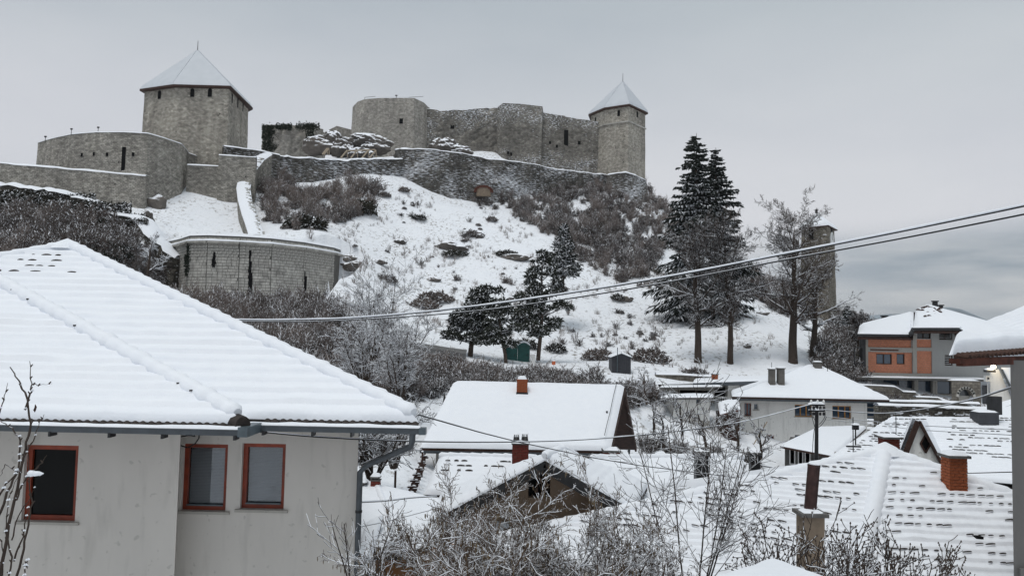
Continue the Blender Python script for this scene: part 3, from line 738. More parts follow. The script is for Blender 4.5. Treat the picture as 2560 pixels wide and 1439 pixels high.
    for i in range(len(A) - 1):
        lz = 3.6 if i > 3 else 2.0 + i * .4
        for a, b, sd_ in ((L[i], L[i + 1], -1), (Rr[i], Rr[i + 1], 1)):
            n = 5; w = (b - a).length
            for k in range(n):
                p0 = a.lerp(b, k / n); p1 = a.lerp(b, (k + 1) / n); hz = 6 if sd_ > 0 else 3.8
                mb.face([p0 - V(-sd_ * -.25, 0, hz), p1 - V(-sd_ * -.25, 0, hz), p1, p0], 0, uv=[(u + w * k / n, p0.z - hz), (u + w * (k + 1) / n, p1.z - hz), (u + w * (k + 1) / n, p1.z), (u + w * k / n, p0.z)])
        mb.face([L[i], L[i + 1], Rr[i + 1], Rr[i]], 0, uv=[(0, 0), (1, 0), (1, 1), (0, 1)]); u += (L[i + 1] - L[i]).length
    e = len(A) - 1; mb.face([L[e] - V(0, 0, 5), Rr[e] - V(0, 0, 5), Rr[e], L[e]], 0, uv=[(0, 0), (2, 0), (2, 5), (0, 5)])
    mb.face([L[0] - V(0, 0, 5), Rr[0] - V(0, 0, 5), Rr[0], L[0]], 0, uv=[(0, 0), (2, 0), (2, 5), (0, 5)])
    mb.obj('masonry', 'stone_round', t)
    fine = []
    for i in range(len(A) - 1):
        for k in range(10): fine.append((L[i].lerp(L[i + 1], k / 10), Rr[i].lerp(Rr[i + 1], k / 10)))
    fine.append((L[-1], Rr[-1])); snow_cap(t, fine, .25, .08)
    rng = random.Random(5)
    st = MB()
    for q in range(90):
        i = rng.randrange(10, len(fine)); f, b = fine[i]; p = b.lerp(f, rng.uniform(-.03, .35)) + V(0, 0, .2)
        st.obox(p, V(1, 0, 0), V(0, 1, 0), V(0, 0, 1), -.13, .13, -.09, .09, -.1, .09)
    tag(st.obj('capstones', 'cut_stone', t), kind='stuff')
    # 6 front bastion with real courses of stone
    zc = P(600, 604, 88).z; zp = P(600, 590, 88).z
    ring = [(430, 622), (448, 611), (475, 603), (520, 602), (600, 605), (680, 610), (760, 619), (836, 632)]
    pts = []
    for px, py in ring:
        q = PZ(px, py, zc); pts.append([q.x, q.y])
    pts[0][1] = min(pts[0][1], 96)
    wl_ = [(x, y, zp, P(600, 800, 84).z - 1) for x, y in pts]; wl_.append((wl_[-1][0] + .5, wl_[-1][1] + 6, zp, wl_[-1][3])); wl_.insert(0, (wl_[0][0] - .3, wl_[0][1] + 5, zp, wl_[0][3]))
    t = thing('bastion', 'curved retaining bastion of squared stone with three dark drain slits above the brush', 'bastion', (pts[4][0], pts[4][1], wl_[0][3]), 'fortress towers and bastions')
    o, top = masonry('masonry', wl_, t, 'mortar', 1.0, .02, seed=13, vs=1.5, hs=.7)
    snow_cap(t, top, .3, .05)
    # cornice and its snow
    cor = MB(); cs_ = []; PTS = [V(a[0], a[1], zc) for a in wl_]
    for a, b in zip(PTS, PTS[1:]):
        d = (b - a).normalized(); no = V(d.y, -d.x, 0); cor.obox(a, d, no, V(0, 0, 1), 0, (b - a).length, 0, .42, -.22, 0)
        for k in range(8): cs_.append((a.lerp(b, k / 8) + no * .42, a.lerp(b, k / 8) - no * .02))
    cor.obj('cornice', 'cut_stone', t); snow_cap(t, cs_, .2, .02, name='cornice_snow')
    off = LOC[t.name]; BL = {}; rng = random.Random(7); cnt = 0; rest = MB(); rh = .33; nrow = 25; singles = []
    for row in range(-1, nrow):
        z = zc - .3 - row * rh if row >= 0 else zc + .3
        uoff = rng.uniform(0, .6)
        for (a, b) in zip(PTS[1:-1], PTS[2:-1]):
            d = (b - a).normalized(); no = V(d.y, -d.x, 0); L_ = (b - a).length; x = -uoff * .0 + .02
            while x < L_ - .2:
                w = min(rng.choice((.42, .5, .58, .66)), L_ - x - .02)
                if w > .15:
                    p = a + d * (x + w / 2); p.z = z + rng.uniform(-.01, .01); pr = rng.uniform(.03, .085)
                    singles.append((p, d, no, w - .04, rh - .045, pr))
                x += w
    singles.sort(key=lambda q: -q[0].z)
    vis = [q for q in singles if P(0, 0, 1) is not None]
    for i, (p, d, no, w, h, pr) in enumerate(singles):
        if 30 <= i < 330:
            key = round(w, 1)
            if key not in BL:
                q = MB(); q.box((-.5, -1, -.5), (.5, .3, .5)); me = q.mesh('stone'); me.materials.append(MATS['cut_stone']); BL[key] = me
            ob = bpy.data.objects.new('stone', BL[key]); COL.objects.link(ob); ob.parent = t
            m = Matrix((d * w, -no * (pr + .03), V(0, 0, h))).transposed().to_4x4(); m.translation = p - off; ob.matrix_basis = m
        else: rest.obox(p, d, no, V(0, 0, 1), -w / 2, w / 2, -.02, pr, -h / 2, h / 2)
    tag(rest.obj('stonework', 'cut_stone', t), kind='stuff')
    for px, p0, p1, w in ((536, 630, 668, .35), (626, 626, 752, .7), (762, 646, 745, .5)):
        yb = [q for q in PTS]; # find wall depth at this column
        hh_ = on_wall(t, px, (p0 + p1) / 2); xx = P(px, 650, 88).x; yy = hh_[0].y if hh_ else min((abs((a.x + b.x) / 2 - xx), a.y + (b.y - a.y) * ((xx - a.x) / (b.x - a.x) if abs(b.x - a.x) > .1 else 0)) for a, b in zip(PTS[1:-1], PTS[2:-1]))[1]
        za, zb_ = P(px, p0, yy).z, P(px, p1, yy).z; m = MB(); n = 9
        for i in range(n):
            t0, t1 = i / n, (i + 1) / n; ww = w * (.35 + .75 * min(1, t1 * 1.6)) * rng.uniform(.75, 1.15); cx = P(px, p0, yy).x + rng.uniform(-.06, .06)
            m.box((cx - ww / 2, yy - .16, za + (zb_ - za) * t1), (cx + ww / 2, yy + .3, za + (zb_ - za) * t0))
        m.obj('drain_slit', 'dark_void', t)
    # 7 ivy clad ruin
    t = thing('ruined_wall', 'ivy covered ruin standing alone left of the snowy rocks', 'ruin', tuple(P(730, 390, 152)))
    masonry('masonry', pxline([(657, 316, 156, 400), (672, 311, 151, 400), (720, 314, 150, 400), (780, 311, 151, 400), (800, 319, 153, 400), (815, 334, 158, 400)]), t, 'stone_keep_plain', 5, .5, seed=21, crumble=.7, vs=.6, hs=.6)
    IVY.append((t, 'ivy', [(656, 316, 150.7, 698, 385), (690, 313, 149.6, 730, 322), (655, 314, 151, 684, 380), (740, 311, 149.4, 800, 322), (656, 316, 151, 676, 385), (765, 312, 149.6, 785, 350)], 2000, .2))
    t = thing('castle_building', 'small gabled stone building peeping up left of the keep', 'building', tuple(P(850, 350, 166)))
    m = MB(); a = P(820, 326, 166); b = P(842, 315, 166); c = P(888, 327, 166); pl = [a, b, c, P(888, 360, 166), P(820, 360, 166)]
    m.face([pl[0], pl[4], pl[3], pl[2], pl[1]], 0, uv=[(0, 4), (0, 0), (6, 0), (6, 4), (2, 5)]); 
    for i in range(5): q, r_ = pl[i], pl[(i + 1) % 5]; m.face([q, r_, r_ + V(0, 6, 0), q + V(0, 6, 0)], 0, uv=[(0, 0), (1, 0), (1, 1), (0, 1)])
    m.obj('masonry', 'stone_keep_plain', t); snow_cap(t, [(a, a + V(0, 6, 0)), (b, b + V(0, 6, 0)), (c, c + V(0, 6, 0))], .15, .02)
    # 9 keep
    zt = P(980, 245, 158).z
    ring = [(880, 266), (893, 255), (912, 248), (950, 245), (1035, 245), (1060, 257), (1077, 274)]; pts = []
    for px, py in ring: q = PZ(px, py, zt); pts.append((q.x, min(q.y, 172), zt, P(px, 400, 160).z - 2))
    pts[0] = (pts[0][0], pts[1][1] + 4, *pts[0][2:]); pts.append((pts[-1][0] - 2, pts[-1][1] + 6, *pts[-1][2:]))
    t = thing('castle_keep', 'smooth grey rounded keep without a roof, tallest at the left end of the main walls', 'keep', (pts[3][0], pts[3][1], pts[3][3]), 'fortress towers and bastions')
    o, top = masonry('masonry', pts, t, 'stone_keep_plain', 1.2, .08, batter=.02, seed=31, vs=1, hs=1); snow_cap(t, top, .14, .02)
    opening(t, 1003, 303, 157.2, .75, 1.1, False); 
    for px, pw in ((925, 2.2), (1040, 3.0)):
        b = P(px, 244, 158); m = MB(); m.bar(b - V(pw / 2, 0, 0), b + V(pw / 2, 0, .25), .06, .06); m.bar(b - V(pw / 2, 0, .4), b - V(pw / 2, 0, 0), .05, .05, up=V(1, 0, 0)); m.obj('railing', 'black_metal', t)
    b = P(991, 245, 158); m = MB(); m.tube([b - V(0, 0, .3), b + V(0, 0, .6)], .05, 5); m.box((b.x - .25, b.y - .1, b.z + .4), (b.x + .2, b.y + .1, b.z + .6)); m.obj('spotlight', 'black_metal', t)
    t = thing('castle_wall', 'sagging ruined curtain wall between the keep and the square block', 'castle wall', tuple(P(1150, 380, 164)), 'main upper castle walls')
    o, top = masonry('masonry', pxline([(1066, 273, 163, 390), (1100, 277, 163.5, 390), (1160, 275, 164, 390), (1200, 271, 164, 395), (1250, 270, 163.5, 400)]), t, 'stone_keep', 1.6, .45, seed=32, crumble=.35, vs=.7, hs=.7)
    snow_cap(t, top, .18, .02)
    opening(t, 1131, 315, 163, .8, 1.3, False)
    m = MB()
    t = thing('castle_keep', 'square projecting stone block with a slanted corner in the middle of the main walls', 'keep', tuple(P(1300, 400, 161)), 'fortress towers and bastions')
    zz = P(1258, 258, 160).z
    o, top = masonry('masonry', [(P(1240, 268, 166).x, 166, zz - .1, 30), (P(1244, 268, 163).x, 163, zz, 30), (P(1258, 257, 160).x, 160, zz, 30), (P(1300, 260, 160.3).x, 160.3, P(1300, 260, 160.3).z, 30), (P(1356, 266, 160.6).x, 160.6, P(1356, 266, 160.6).z, 30), (P(1359, 266, 165).x, 165, P(1356, 266, 160.6).z, 30)], t, 'stone_keep', 1.5, .16, seed=33, vs=.8, hs=.8)
    snow_cap(t, top, .14, .02)
    t = thing('castle_wall', 'long stained wall with low battlements between the square block and the right tower', 'castle wall', tuple(P(1430, 400, 163)), 'main upper castle walls')
    stp = []
    for i, (a, b, py) in enumerate(((1357, 1382, 281), (1382, 1413, 286), (1413, 1440, 292), (1440, 1475, 297), (1475, 1512, 303))):
        ya, yb = 162 + i * .3, 162 + i * .3 + .3
        q0, q1 = P(a, py, ya), P(b, py + 4, yb); stp += [(q0.x, ya, q0.z, 28), (q1.x, yb, q1.z, 28)]
    o, top = masonry('masonry', stp, t, 'stone_keep', 1.5, .22, seed=34, vs=.8, hs=.8); snow_cap(t, top, .13, .02)
    opening(t, 1415, 350, 161.7, .9, 4.2, False, 'arrow_slit'); opening(t, 1448, 357, 161.9, .6, .8, False)
    for px, py in ((1392, 366), (1375, 357), (1270, 382), (1278, 385)): opening(t, px, py, 161.6 if px > 1360 else 159.7, .45, .6, False)
    for q in range(4):
        a = P(1440 + q * 3, 395 - q * 0, 161)
    # T2
    zt = P(1570, 267, 160).z; zb = P(1570, 470, 160).z - 2
    cs = [P(1478, 284, 166), P(1513, 276, 161.5), P(1571, 267, 158.5), P(1613, 283, 164)]
    cs = [V(c.x, c.y, zt) for c in cs]; cs += [V(cs[3].x - 3, 171, zt), V(cs[0].x + 1, 171.5, zt)]
    t = thing('castle_tower', 'tall slender hexagonal tower with pointed snowy roof at the right end of the castle', 'tower', (cs[2].x, cs[2].y, zb), 'fortress towers and bastions')
    o, top = masonry('masonry', [(c.x, c.y, zt, zb) for c in cs + [cs[0]]], t, 'stone_tower', 1.0, .05, batter=.012, seed=35, vs=1, hs=1)
    m = MB(); zc2 = P(1571, 303, 158.4).z
    for a, b in zip(cs[:4], cs[1:4]):
        d = V(b.x - a.x, b.y - a.y, 0); L_ = d.length; d.normalize(); no = V(d.y, -d.x, 0); m.obox(V(a.x, a.y, zc2), d, no, V(0, 0, 1), -.1, L_ + .1, 0, .28, -.14, .1)
    m.obj('string_course', 'cut_stone', t)
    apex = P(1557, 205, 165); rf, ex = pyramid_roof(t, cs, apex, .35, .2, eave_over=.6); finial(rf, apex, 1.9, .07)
    opening(t, 1547, 283, 159.4, .6, 1.3, True, deep=.25, yaw=-.5); opening(t, 1593, 286, 161, .6, 1.3, True, deep=.25, yaw=1.0); opening(t, 1489, 298, 164.2, .5, .8, True, deep=.3, yaw=-.9)
    # 10 lower curtain wall
    t = thing('castle_wall', 'massive lower curtain wall of dark snow streaked courses under the keep', 'castle wall', tuple(P(1200, 480, 145)), 'ruined castle walls')
    ln = [(987, 374, 146, 420), (1006, 373, 139.5, 470), (1060, 373, 139, 490), (1120, 379, 140, 500), (1170, 387, 142, 505), (1215, 397, 144, 510), (1300, 406, 148, 515), (1350, 414, 151, 510), (1385, 423, 153, 510), (1450, 430, 157, 510), (1520, 438, 161, 500)]
    o, top = masonry('masonry', pxline(ln), t, 'stone_rough', 2.6, .35, batter=.05, seed=41, crumble=.12, vs=.5, hs=.6); snow_cap(t, top, .35, .05)
    m = MB(); a = P(1209, 477, 141.8)
    for k in range(9):
        th = math.pi * k / 8; c = a + V(math.cos(th) * 1.5, -.15, math.sin(th) * .9 - .1); m.box((c.x - .28, c.y - .25, c.z - .2), (c.x + .28, c.y + .6, c.z + .2))
    m.obj('arch_stone', 'rust_beam', t); m = MB(); m.box((a.x - 1.3, a.y - .3, a.z - 1), (a.x + 1.3, a.y + .5, a.z + .55)); m.obj('arch_infill', 'chimney_concrete', t)
    t = thing('retaining_wall', 'snow capped curved footing wall under the right tower', 'retaining wall', tuple(P(1580, 470, 160)))
    o, top = masonry('masonry', pxline([(1518, 438, 159, 490), (1545, 433, 157, 490), (1565, 432, 156.3, 490), (1592, 440, 157.5, 490), (1616, 452, 162, 490)]), t, 'stone_rough', 2.0, .2, seed=42, batter=.15, vs=.6, hs=.6); snow_cap(t, top, .45, .1)
    # overgrown terrace wall at the far left
    t = thing('terrace_wall', 'overgrown dark terrace wall with snow along its stepped top, low at the left', 'terrace wall', tuple(P(200, 640, 94)), 'ruined castle walls')
    o, top = masonry('masonry', pxline([(-60, 452, 99, 640), (60, 470, 98, 640), (160, 484, 97, 650), (235, 506, 96, 660), (262, 530, 95, 660), (330, 545, 94, 670), (365, 585, 92, 680), (440, 645, 91, 710)]), t, 'stone_ruin', 2.4, .7, seed=91, crumble=.5, vs=.7, hs=.7, batter=.12); snow_cap(t, top, .5, .25)
    IVY.append((t, 'ivy', [(20, 486, 97, 240, 560), (120, 505, 95.8, 260, 600), (150, 510, 95, 330, 590), (0, 480, 97.6, 120, 520), (255, 550, 93.6, 370, 640)], 9000, .2, 'ivy_snow'))
    # clock tower
    zt = P(2045, 567, 112).z; zb = P(2045, 880, 112).z
    cs = [V(P(2004, 571, 114).x, 114, zt), V(P(2068, 563, 110.5).x, 110.5, zt), V(P(2086, 570, 114.5).x, 114.5, zt), V(P(2025, 560, 118).x, 118, zt)]
    t = thing('clock_tower', 'slim dark stone clock tower behind the bare trees', 'clock tower', (cs[1].x, cs[1].y, zb))
    masonry('masonry', [(c.x, c.y, zt, zb) for c in cs + [cs[0]]], t, 'stone_clock', .8, .07, batter=.022, seed=51, vs=.8, hs=.6)
    apex = P(2041, 535, 114.3); rf, ex = pyramid_roof(t, cs, apex, .14, .22, top='snow', eave_over=.5, nv=8, nu=6); finial(rf, apex, .9, .05, balls=(.25, .6))
    opening(t, 2028, 572 + 14, 112.4, .8, 1.5, False, deep=.3, yaw=-.75); opening(t, 2078, 577, 112.5, .9, 1.3, False, deep=.25, yaw=1.2)
    for pxx, pyy, yy, yw in ((2078, 597, 112.1, 1.2), (2040, 605, 111.8, -.77)):
        ht = on_wall(t, pxx, pyy); c = ht[0]; nn_ = ht[1] if ht[1].dot(c) < 0 else -ht[1]; yw0 = yw; yw = math.atan2(nn_.x, -nn_.y); U = V(math.cos(yw), math.sin(yw), 0); no = -V(0, 0, 1).cross(U); m = MB()
        ps = [c + no * .14 + U * (1.0 * math.cos(q * math.pi / 12)) + V(0, 0, 1.0 * math.sin(q * math.pi / 12)) for q in range(24)]
        m.face(ps, 0)
        for i in range(24): m.face([ps[i], ps[(i + 1) % 24], ps[(i + 1) % 24] - no * .4, ps[i] - no * .4], 0)
        if yw0 > 0:
            cl = m.obj('clock_face', 'white_paint', t); m = MB()
            m.bar(c + no * .17, c + no * .17 + V(0, 0, .7), .06, .02, up=no); m.bar(c + no * .17, c + no * .17 + U * .4 + V(0, 0, -.2), .07, .02, up=no); m.obj('clock_hand', 'black_metal', cl)
IVY = []
castle()

# ---------------------------------------------------------------- rocks
def rock(name, label, parts, cat='rock', group=None, mat='rock_snow', sub=4, seed=0):
    me0 = None; mb = MB(); import bmesh
    root = parts[0]
    for k, (c, r) in enumerate(parts):
        bm = bmesh.new(); bmesh.ops.create_icosphere(bm, subdivisions=sub, radius=1); bm.verts.ensure_lookup_table()
        vs = []
        for v in bm.verts:
            q = v.co * 1.0; d = 1 + .34 * mnoise.noise(q * 1.3 + V(seed + k * 5, 0, 0)) + .2 * mnoise.noise(q * 3.3 + V(seed, k, 0)) + .09 * abs(mnoise.noise(q * 9 + V(seed, k, 0)))
            vs.append((c[0] + q.x * d * r[0], c[1] + q.y * d * r[1], c[2] + q.z * d * r[2]))
        mb.faces(vs, [tuple(v.index for v in f.verts) for f in bm.faces], 0, False); bm.free()
    o = mb.obj(name, mat); tag(o, label, cat, group); return o
def pr(px, py, Y, w, h, d=None):
    c = P(px, py, Y); return (tuple(c), (w * Y / F / 2, (d or w * .7) * Y / F / 2, h * Y / F / 2))
rock('rock_outcrop', 'jagged dark rock mound capped with snow left of the keep', [pr(800, 365, 147, 90, 50), pr(828, 350, 147, 50, 44), pr(855, 372, 146, 60, 45), pr(870, 357, 148, 60, 24)], group='rocks below the keep', seed=3)
rock('rock_outcrop', 'rounded dark rock with thick snow crown just left of the lower curtain wall', [pr(912, 352, 148, 90, 34), pr(935, 368, 147, 70, 40), pr(900, 385, 144, 66, 30), pr(950, 362, 149, 60, 34)], group='rocks below the keep', seed=8)
rock('rock_outcrop', 'pointed snow covered rock in front of the sagging curtain wall', [pr(1110, 368, 151, 74, 44), pr(1145, 378, 151, 76, 26)], group='rocks below the keep', seed=12)
def props():
    t = thing('timber_props', 'row of slanting timber props holding up the rock below the keep', 'scaffolding', tuple(P(900, 395, 140)))
    def st(a, b, w=.2): m = MB(); m.bar(P(*a), P(*b), w, w); m.obj('prop', 'wood_raw', t)
    st((868, 377, 140.5), (938, 374, 140.5), .22)
    for x in (868, 893, 921, 940): st((x - 16, 395, 138.5), (x, 376, 140.4)); st((x, 376, 140.4), (x + 1, 394, 140.4), .14)
    for x in (818, 822): st((x - 12, 386, 141), (x, 371, 142.5)); st((x, 371, 142.5), (x + 1, 386, 142.4), .14)
props()
for i, (px, py, w, h, lb) in enumerate([(885, 662, 95, 26, 'long low rock ledge on the snow right of the squared stone bastion'), (1130, 614, 80, 28, 'dark rock ledge in the middle of the snowy slope'), (1195, 585, 36, 22, 'small dark boulder high on the middle slope'),
        (868, 672, 40, 20, 'dark boulder touching the right end of the stone bastion'), (1085, 700, 36, 16, 'little snow dusted rock left of the broad pine'), (945, 655, 44, 14, 'thin flat rock at the right end of the long ledge'), (1290, 640, 70, 22, 'mid slope rock above the small pine'),
        (1560, 745, 46, 22, 'dark rock by the cables in the right part of the slope'), (1905, 782, 34, 12, 'small rock on the spur left of the clock tower'), (1870, 865, 18, 16, 'round dark boulder between the two pairs of bare trees'), (1000, 605, 30, 16, 'small rock under the bushes of the upper slope'), (390, 505, 48, 50, 'steep dark rock face at the left edge of the walled snow field'), (370, 540, 30, 50, 'lower dark rock at the left edge of the walled snow field')]):
    g = ray_ground(px, py + h * .3)
    if g is None: continue
    Y = g.y; rock('rock_outcrop', lb, [((g.x, g.y, g.z + .1), (w * Y / F / 2, w * Y / F / 3, h * Y / F / 2)), ((g.x - w * Y / F * .3, g.y + .3, g.z), (w * Y / F / 3.2, w * Y / F / 4, h * Y / F / 2.6))], group='rocks on the snowy slope', sub=3, seed=20 + i)
# ---------------------------------------------------------------- houses
X_, Y_, Z_ = V(1, 0, 0), V(0, 1, 0), V(0, 0, 1)
def near_glass():
    t = NT('near_glass'); t.n.remove(t.b)
    gl = t.n.new('ShaderNodeBsdfGlossy'); gl.inputs['Roughness'].default_value = .02; gl.inputs[0].default_value = (.9, .92, .95, 1)
    tr = t.n.new('ShaderNodeBsdfTransparent'); tr.inputs[0].default_value = (.95, .96, .97, 1)
    fr = t.n.new('ShaderNodeFresnel'); fr.inputs[0].default_value = 1.6
    ms = t.n.new('ShaderNodeMixShader'); t.lk(fr.outputs[0], ms.inputs[0]); t.lk(tr.outputs[0], ms.inputs[1]); t.lk(gl.outputs[0], ms.inputs[2]); t.lk(ms.outputs[0], t.out.inputs[0])
near_glass()
def rect_px(O, Y, x0, y0, x1, y1):
    a = P(x0, y1, Y); b = P(x1, y0, Y); c = P((x0 + x1) / 2, (y0 + y1) / 2, Y)
    return ((P(x0, (y0 + y1) / 2, Y) - O).x, (P((x0 + x1) / 2, y1, Y) - O).z, (P(x1, (y0 + y1) / 2, Y) - O).x, (P((x0 + x1) / 2, y0, Y) - O).z)
def gutter(parent, a, b, snow=True, h=.09, d=.12):
    u = (b - a).normalized(); n = V(u.y, -u.x, 0); L = (b - a).length; m = MB()
    m.obox(a, u, n, Z_, 0, L, -d / 2, -d / 2 + .012, -h, 0); m.obox(a, u, n, Z_, 0, L, d / 2 - .012, d / 2, -h, 0); m.obox(a, u, n, Z_, 0, L, -d / 2 + .012, d / 2 - .012, -h, -h + .012)
    m.tube([a + n * (d / 2) + Z_ * .0, b + n * (d / 2)], .014, 6)
    g = m.obj('gutter', 'gutter_metal', parent)
    if snow:
        k = int(L / .12); cap = [(a + u * (L * i / k) + n * (d / 2 - .004), a + u * (L * i / k) - n * (d / 2 - .004)) for i in range(k + 1)]
        sn = snow_cap(g, [(p, q) for p, q in cap], .05, 0)
    return g
def left_house():
    Y0 = 13.0; ze = P(850, 1052, Y0).z; cr = P(1047, 1050, Y0, ze); ap = P(168, 623, 19.5); sl_ = (ap.z - ze) / 6.5
    t = thing('house', 'nearest pale grey plastered house with three red framed windows under a big snow roof', 'house', (-9, 14.1, -9.5))
    cl = V(ap.x * 2 - cr.x, Y0, ze); bl = V(cl.x, 26, ze); br_ = V(cr.x - 6, 26, ze)
    deck = MB(); th = V(0, 0, .06)
    for a, b, c in ((cl, cr, ap), (cr, br_, ap), (br_, bl, ap), (bl, cl, ap)): deck.face([a, b, c], 0)
    deck.face([cl - th, bl - th, br_ - th, cr - th], 1)
    for a, b in ((cl, cr), (cr, br_), (br_, bl), (bl, cl)): deck.face([a, a - th, b - th, b], 0)
    Yf = 12.3; c1 = P(606, 1053, Yf, ze)
    d = ray(0, 722); d = d / d.y; Yq = (ze - Yf * sl_) / (d.z - sl_); q = d * Yq; hd = (q - c1); top = c1 + hd * 1.3; fl = V(c1.x - 16, Yf, ze)
    ftl = V(fl.x, top.y, top.z); sb = V(c1.x - 1.0, 17.5, ze)
    deck.face([fl, c1, top, ftl], 0); deck.face([c1, sb, top], 0)
    deck.face([fl - th, V(fl.x, 15, ze) - th, V(c1.x, 15, ze) - th, c1 - th], 1)
    for a, b in ((fl, c1), (c1, sb)): deck.face([a, a - th, b - th, b], 0)
    rf = deck.obj('roof', ['tile_dark', 'wood_dark'], t)
    sm = MB(); T = .095; co = .335
    e0 = cr + V(-.05, .05, .0) * 0
    snow_face(sm, cl, cr, ap, ap, T, co, .085, 150, 150, 1, right=False, left=False, lump=.02)
    snow_face(sm, cr, br_, ap, ap, T, co, .02, 40, 60, 2, left=False)
    snow_face(sm, fl, c1, top, ftl, T, co, .085, 130, 110, 3, right=False, left=False, lump=.02)
    snow_face(sm, c1, sb, top, top, T, 0, .0, 30, 40, 4, left=False)
    snow_bead(sm, cr + V(-.1, .07, .15), ap + V(0, 0, .13), .14, .37, .3, seed=1); snow_bead(sm, cl + V(0, 0, .1), ap + V(0, 0, .09), .14, .37, .3, seed=2)
    snow_bead(sm, c1 + V(-.12, .1, .15), top + V(0, 0, .17), .15, .37, .32, seed=3)
    sm.tube([ap + V(0, 0, .0), ap + V(0, 0, .16), ap + V(0, 0, .27)], [.42, .26, .02], 12)
    sm.obj('snow', 'snow', rf)
    lip = arc_tile_mesh('roof_tile', .24, .032, .10, 'tile_dark', 2, .012)
    spots = []
    for a, b in ((fl, c1), (c1 + V(.1, Y0 - Yf, 0), cr)):
        L_ = (b - a).length; n = int(L_ / .25); dn = V(0, -1, -sl_).normalized(); nn = V(0, -sl_, 1).normalized()
        for i in range(n):
            p = a + X_ * (.14 + i * L_ / n)
            if p.x > -9.6: spots.append((p + nn * .0 + V(0, .02, 0), X_, dn, nn))
    place_tiles('roof_tile', lip, rf, spots)
    lip2 = arc_tile_mesh('roof_tile', .19, .03, .05, 'tile_dark', 1, .01)
    ex = exposed(cl, cr, ap, ap, T + .01, co, range(17, 22), .02, 5, .28, 2.2, .28)
    place_tiles('roof_tile', lip2, rf, [e for e in ex if e[0].x > -13], True)
    # dark ends of ridge tiles peeping from the snow
    rng = random.Random(3); m0 = MB(); m0.obox(V(0, 0, 0), X_, Y_, Z_, -.05, .05, -.012, .012, -.015, .018); me = m0.mesh('ridge_tile'); me.materials.append(MATS['tile_dark'])
    off = LOC[rf.name]
    for a, b, k0 in ((cr + V(-.1, .07, .2), ap + V(0, 0, .2), 0), (c1 + V(-.10, .02, .22), top + V(.02, -.08, .24), 1)):
        L_ = (b - a).length; u = (b - a).normalized(); n = int(L_ / .37)
        for i in range(1, n):
            if rng.random() < .42:
                p = a + u * (i * .37) - Z_ * .015 + V(-.02, -.07, -.045); o = bpy.data.objects.new('ridge_tile', me); COL.objects.link(o); o.parent = rf
                m = Matrix.Rotation(math.atan2(u.y, u.x) + 1.2, 4, 'Z') @ Matrix.Scale(rng.uniform(.5, 1.1), 4); m.translation = p - off; o.matrix_basis = m
    m = MB(); m.tube([c1 + V(-.16, .12, .02), c1 + V(.03, -.05, .0)], [.14, .13], 10); m.obj('hip_cap', 'tile_dark', rf)
    # gutters, brackets, downpipe
    gz = P(850, 1066, 12.86).z; g1a, g1b = P(618, 1062, 12.82, gz), P(1052, 1062, 12.82, gz); g2a, g2b = V(c1.x - 16, 12.18, gz + .0), V(c1.x + .02, 12.18, gz)
    ga = gutter(t, g1a, g1b, h=.085); gb = gutter(t, g2a, g2b, h=.085)
    m = MB(); m.box((g2b.x - .02, 12.1, gz - .1), (g2b.x + .13, 12.9, gz + .05)); m.obj('gutter_corner', 'zinc', t)
    m = MB(); m.box((g1b.x - .02, 12.74, gz - .09), (g1b.x + .09, 12.9, gz + .02)); m.obj('gutter_end', 'zinc', t)
    for px in (130, 278, 410, 590): c = P(px, 1082, 12.18, gz - .1); box_part('bracket', 'black_metal', t, (c.x - .015, 12.1, c.z - .05), (c.x + .015, 12.3, c.z + .02))
    for px in (660, 783, 880): c = P(px, 1082, 12.82, gz - .1); box_part('bracket', 'black_metal', t, (c.x - .015, 12.74, c.z - .05), (c.x + .015, 12.95, c.z + .02))
    m = MB(); wx = P(893, 1200, 14.1).x
    gx_ = P(1031, 1083, 12.82).x
    pts = [V(gx_, 12.82, gz - .06), V(gx_, 12.82, gz - .2), V(gx_ - .03, 12.9, gz - .3)]
    pe = P(910, 1163, 14.0); pts += [V(pe.x + .06, 13.95, pe.z + .02), V(wx + .06, 14.02, pe.z - .12), V(wx + .06, 14.02, -4), V(wx + .06, 14.02, -9)]
    m.tube(pts, .052, 12); m.obj('downpipe', 'gutter_metal', t)
    m = MB()
    for z in (-3.2,): m.tube([V(wx + .06, 14.02, z), V(wx + .06, 14.02, z + .04)], .062, 12)
    m.obj('pipe_clamp', 'black_metal', t)
    # walls
    wt = ze + .55; m = MB(); OL = V(-24, 13.5, -9.5); cx = P(444, 1250, 13.5).x; cx2 = P(446, 1250, 14.1).x; r1 = rect_px(OL, 13.5, 58, 1112, 192, 1302)
    facade(m, OL, X_, cx - OL.x, wt - OL.z, [r1], .14); m.face([V(cx, 13.5, -9.5), V(cx2, 14.1, -9.5), V(cx2, 14.1, wt), V(cx, 13.5, wt)], 0)
    OM = V(cx2, 14.1, -9.5); r2 = rect_px(OM, 14.1, 455, 1109, 567, 1276); r3 = rect_px(OM, 14.1, 603, 1108, 712, 1272)
    facade(m, OM, X_, wx - cx2, wt - OM.z, [r2, r3], .14)
    m.face([V(wx, 14.1, -9.5), V(wx - 4.5, 25, -9.5), V(wx - 4.5, 25, wt), V(wx, 14.1, wt)], 0); m.face([V(wx - 4.5, 25, -9.5), V(-24, 25, -9.5), V(-24, 25, wt), V(wx - 4.5, 25, wt)], 0); m.face([V(-24, 25, -9.5), V(-24, 13.5, -9.5), V(-24, 13.5, wt), V(-24, 25, wt)], 0)
    m.obj('wall', 'grey_plaster', t)
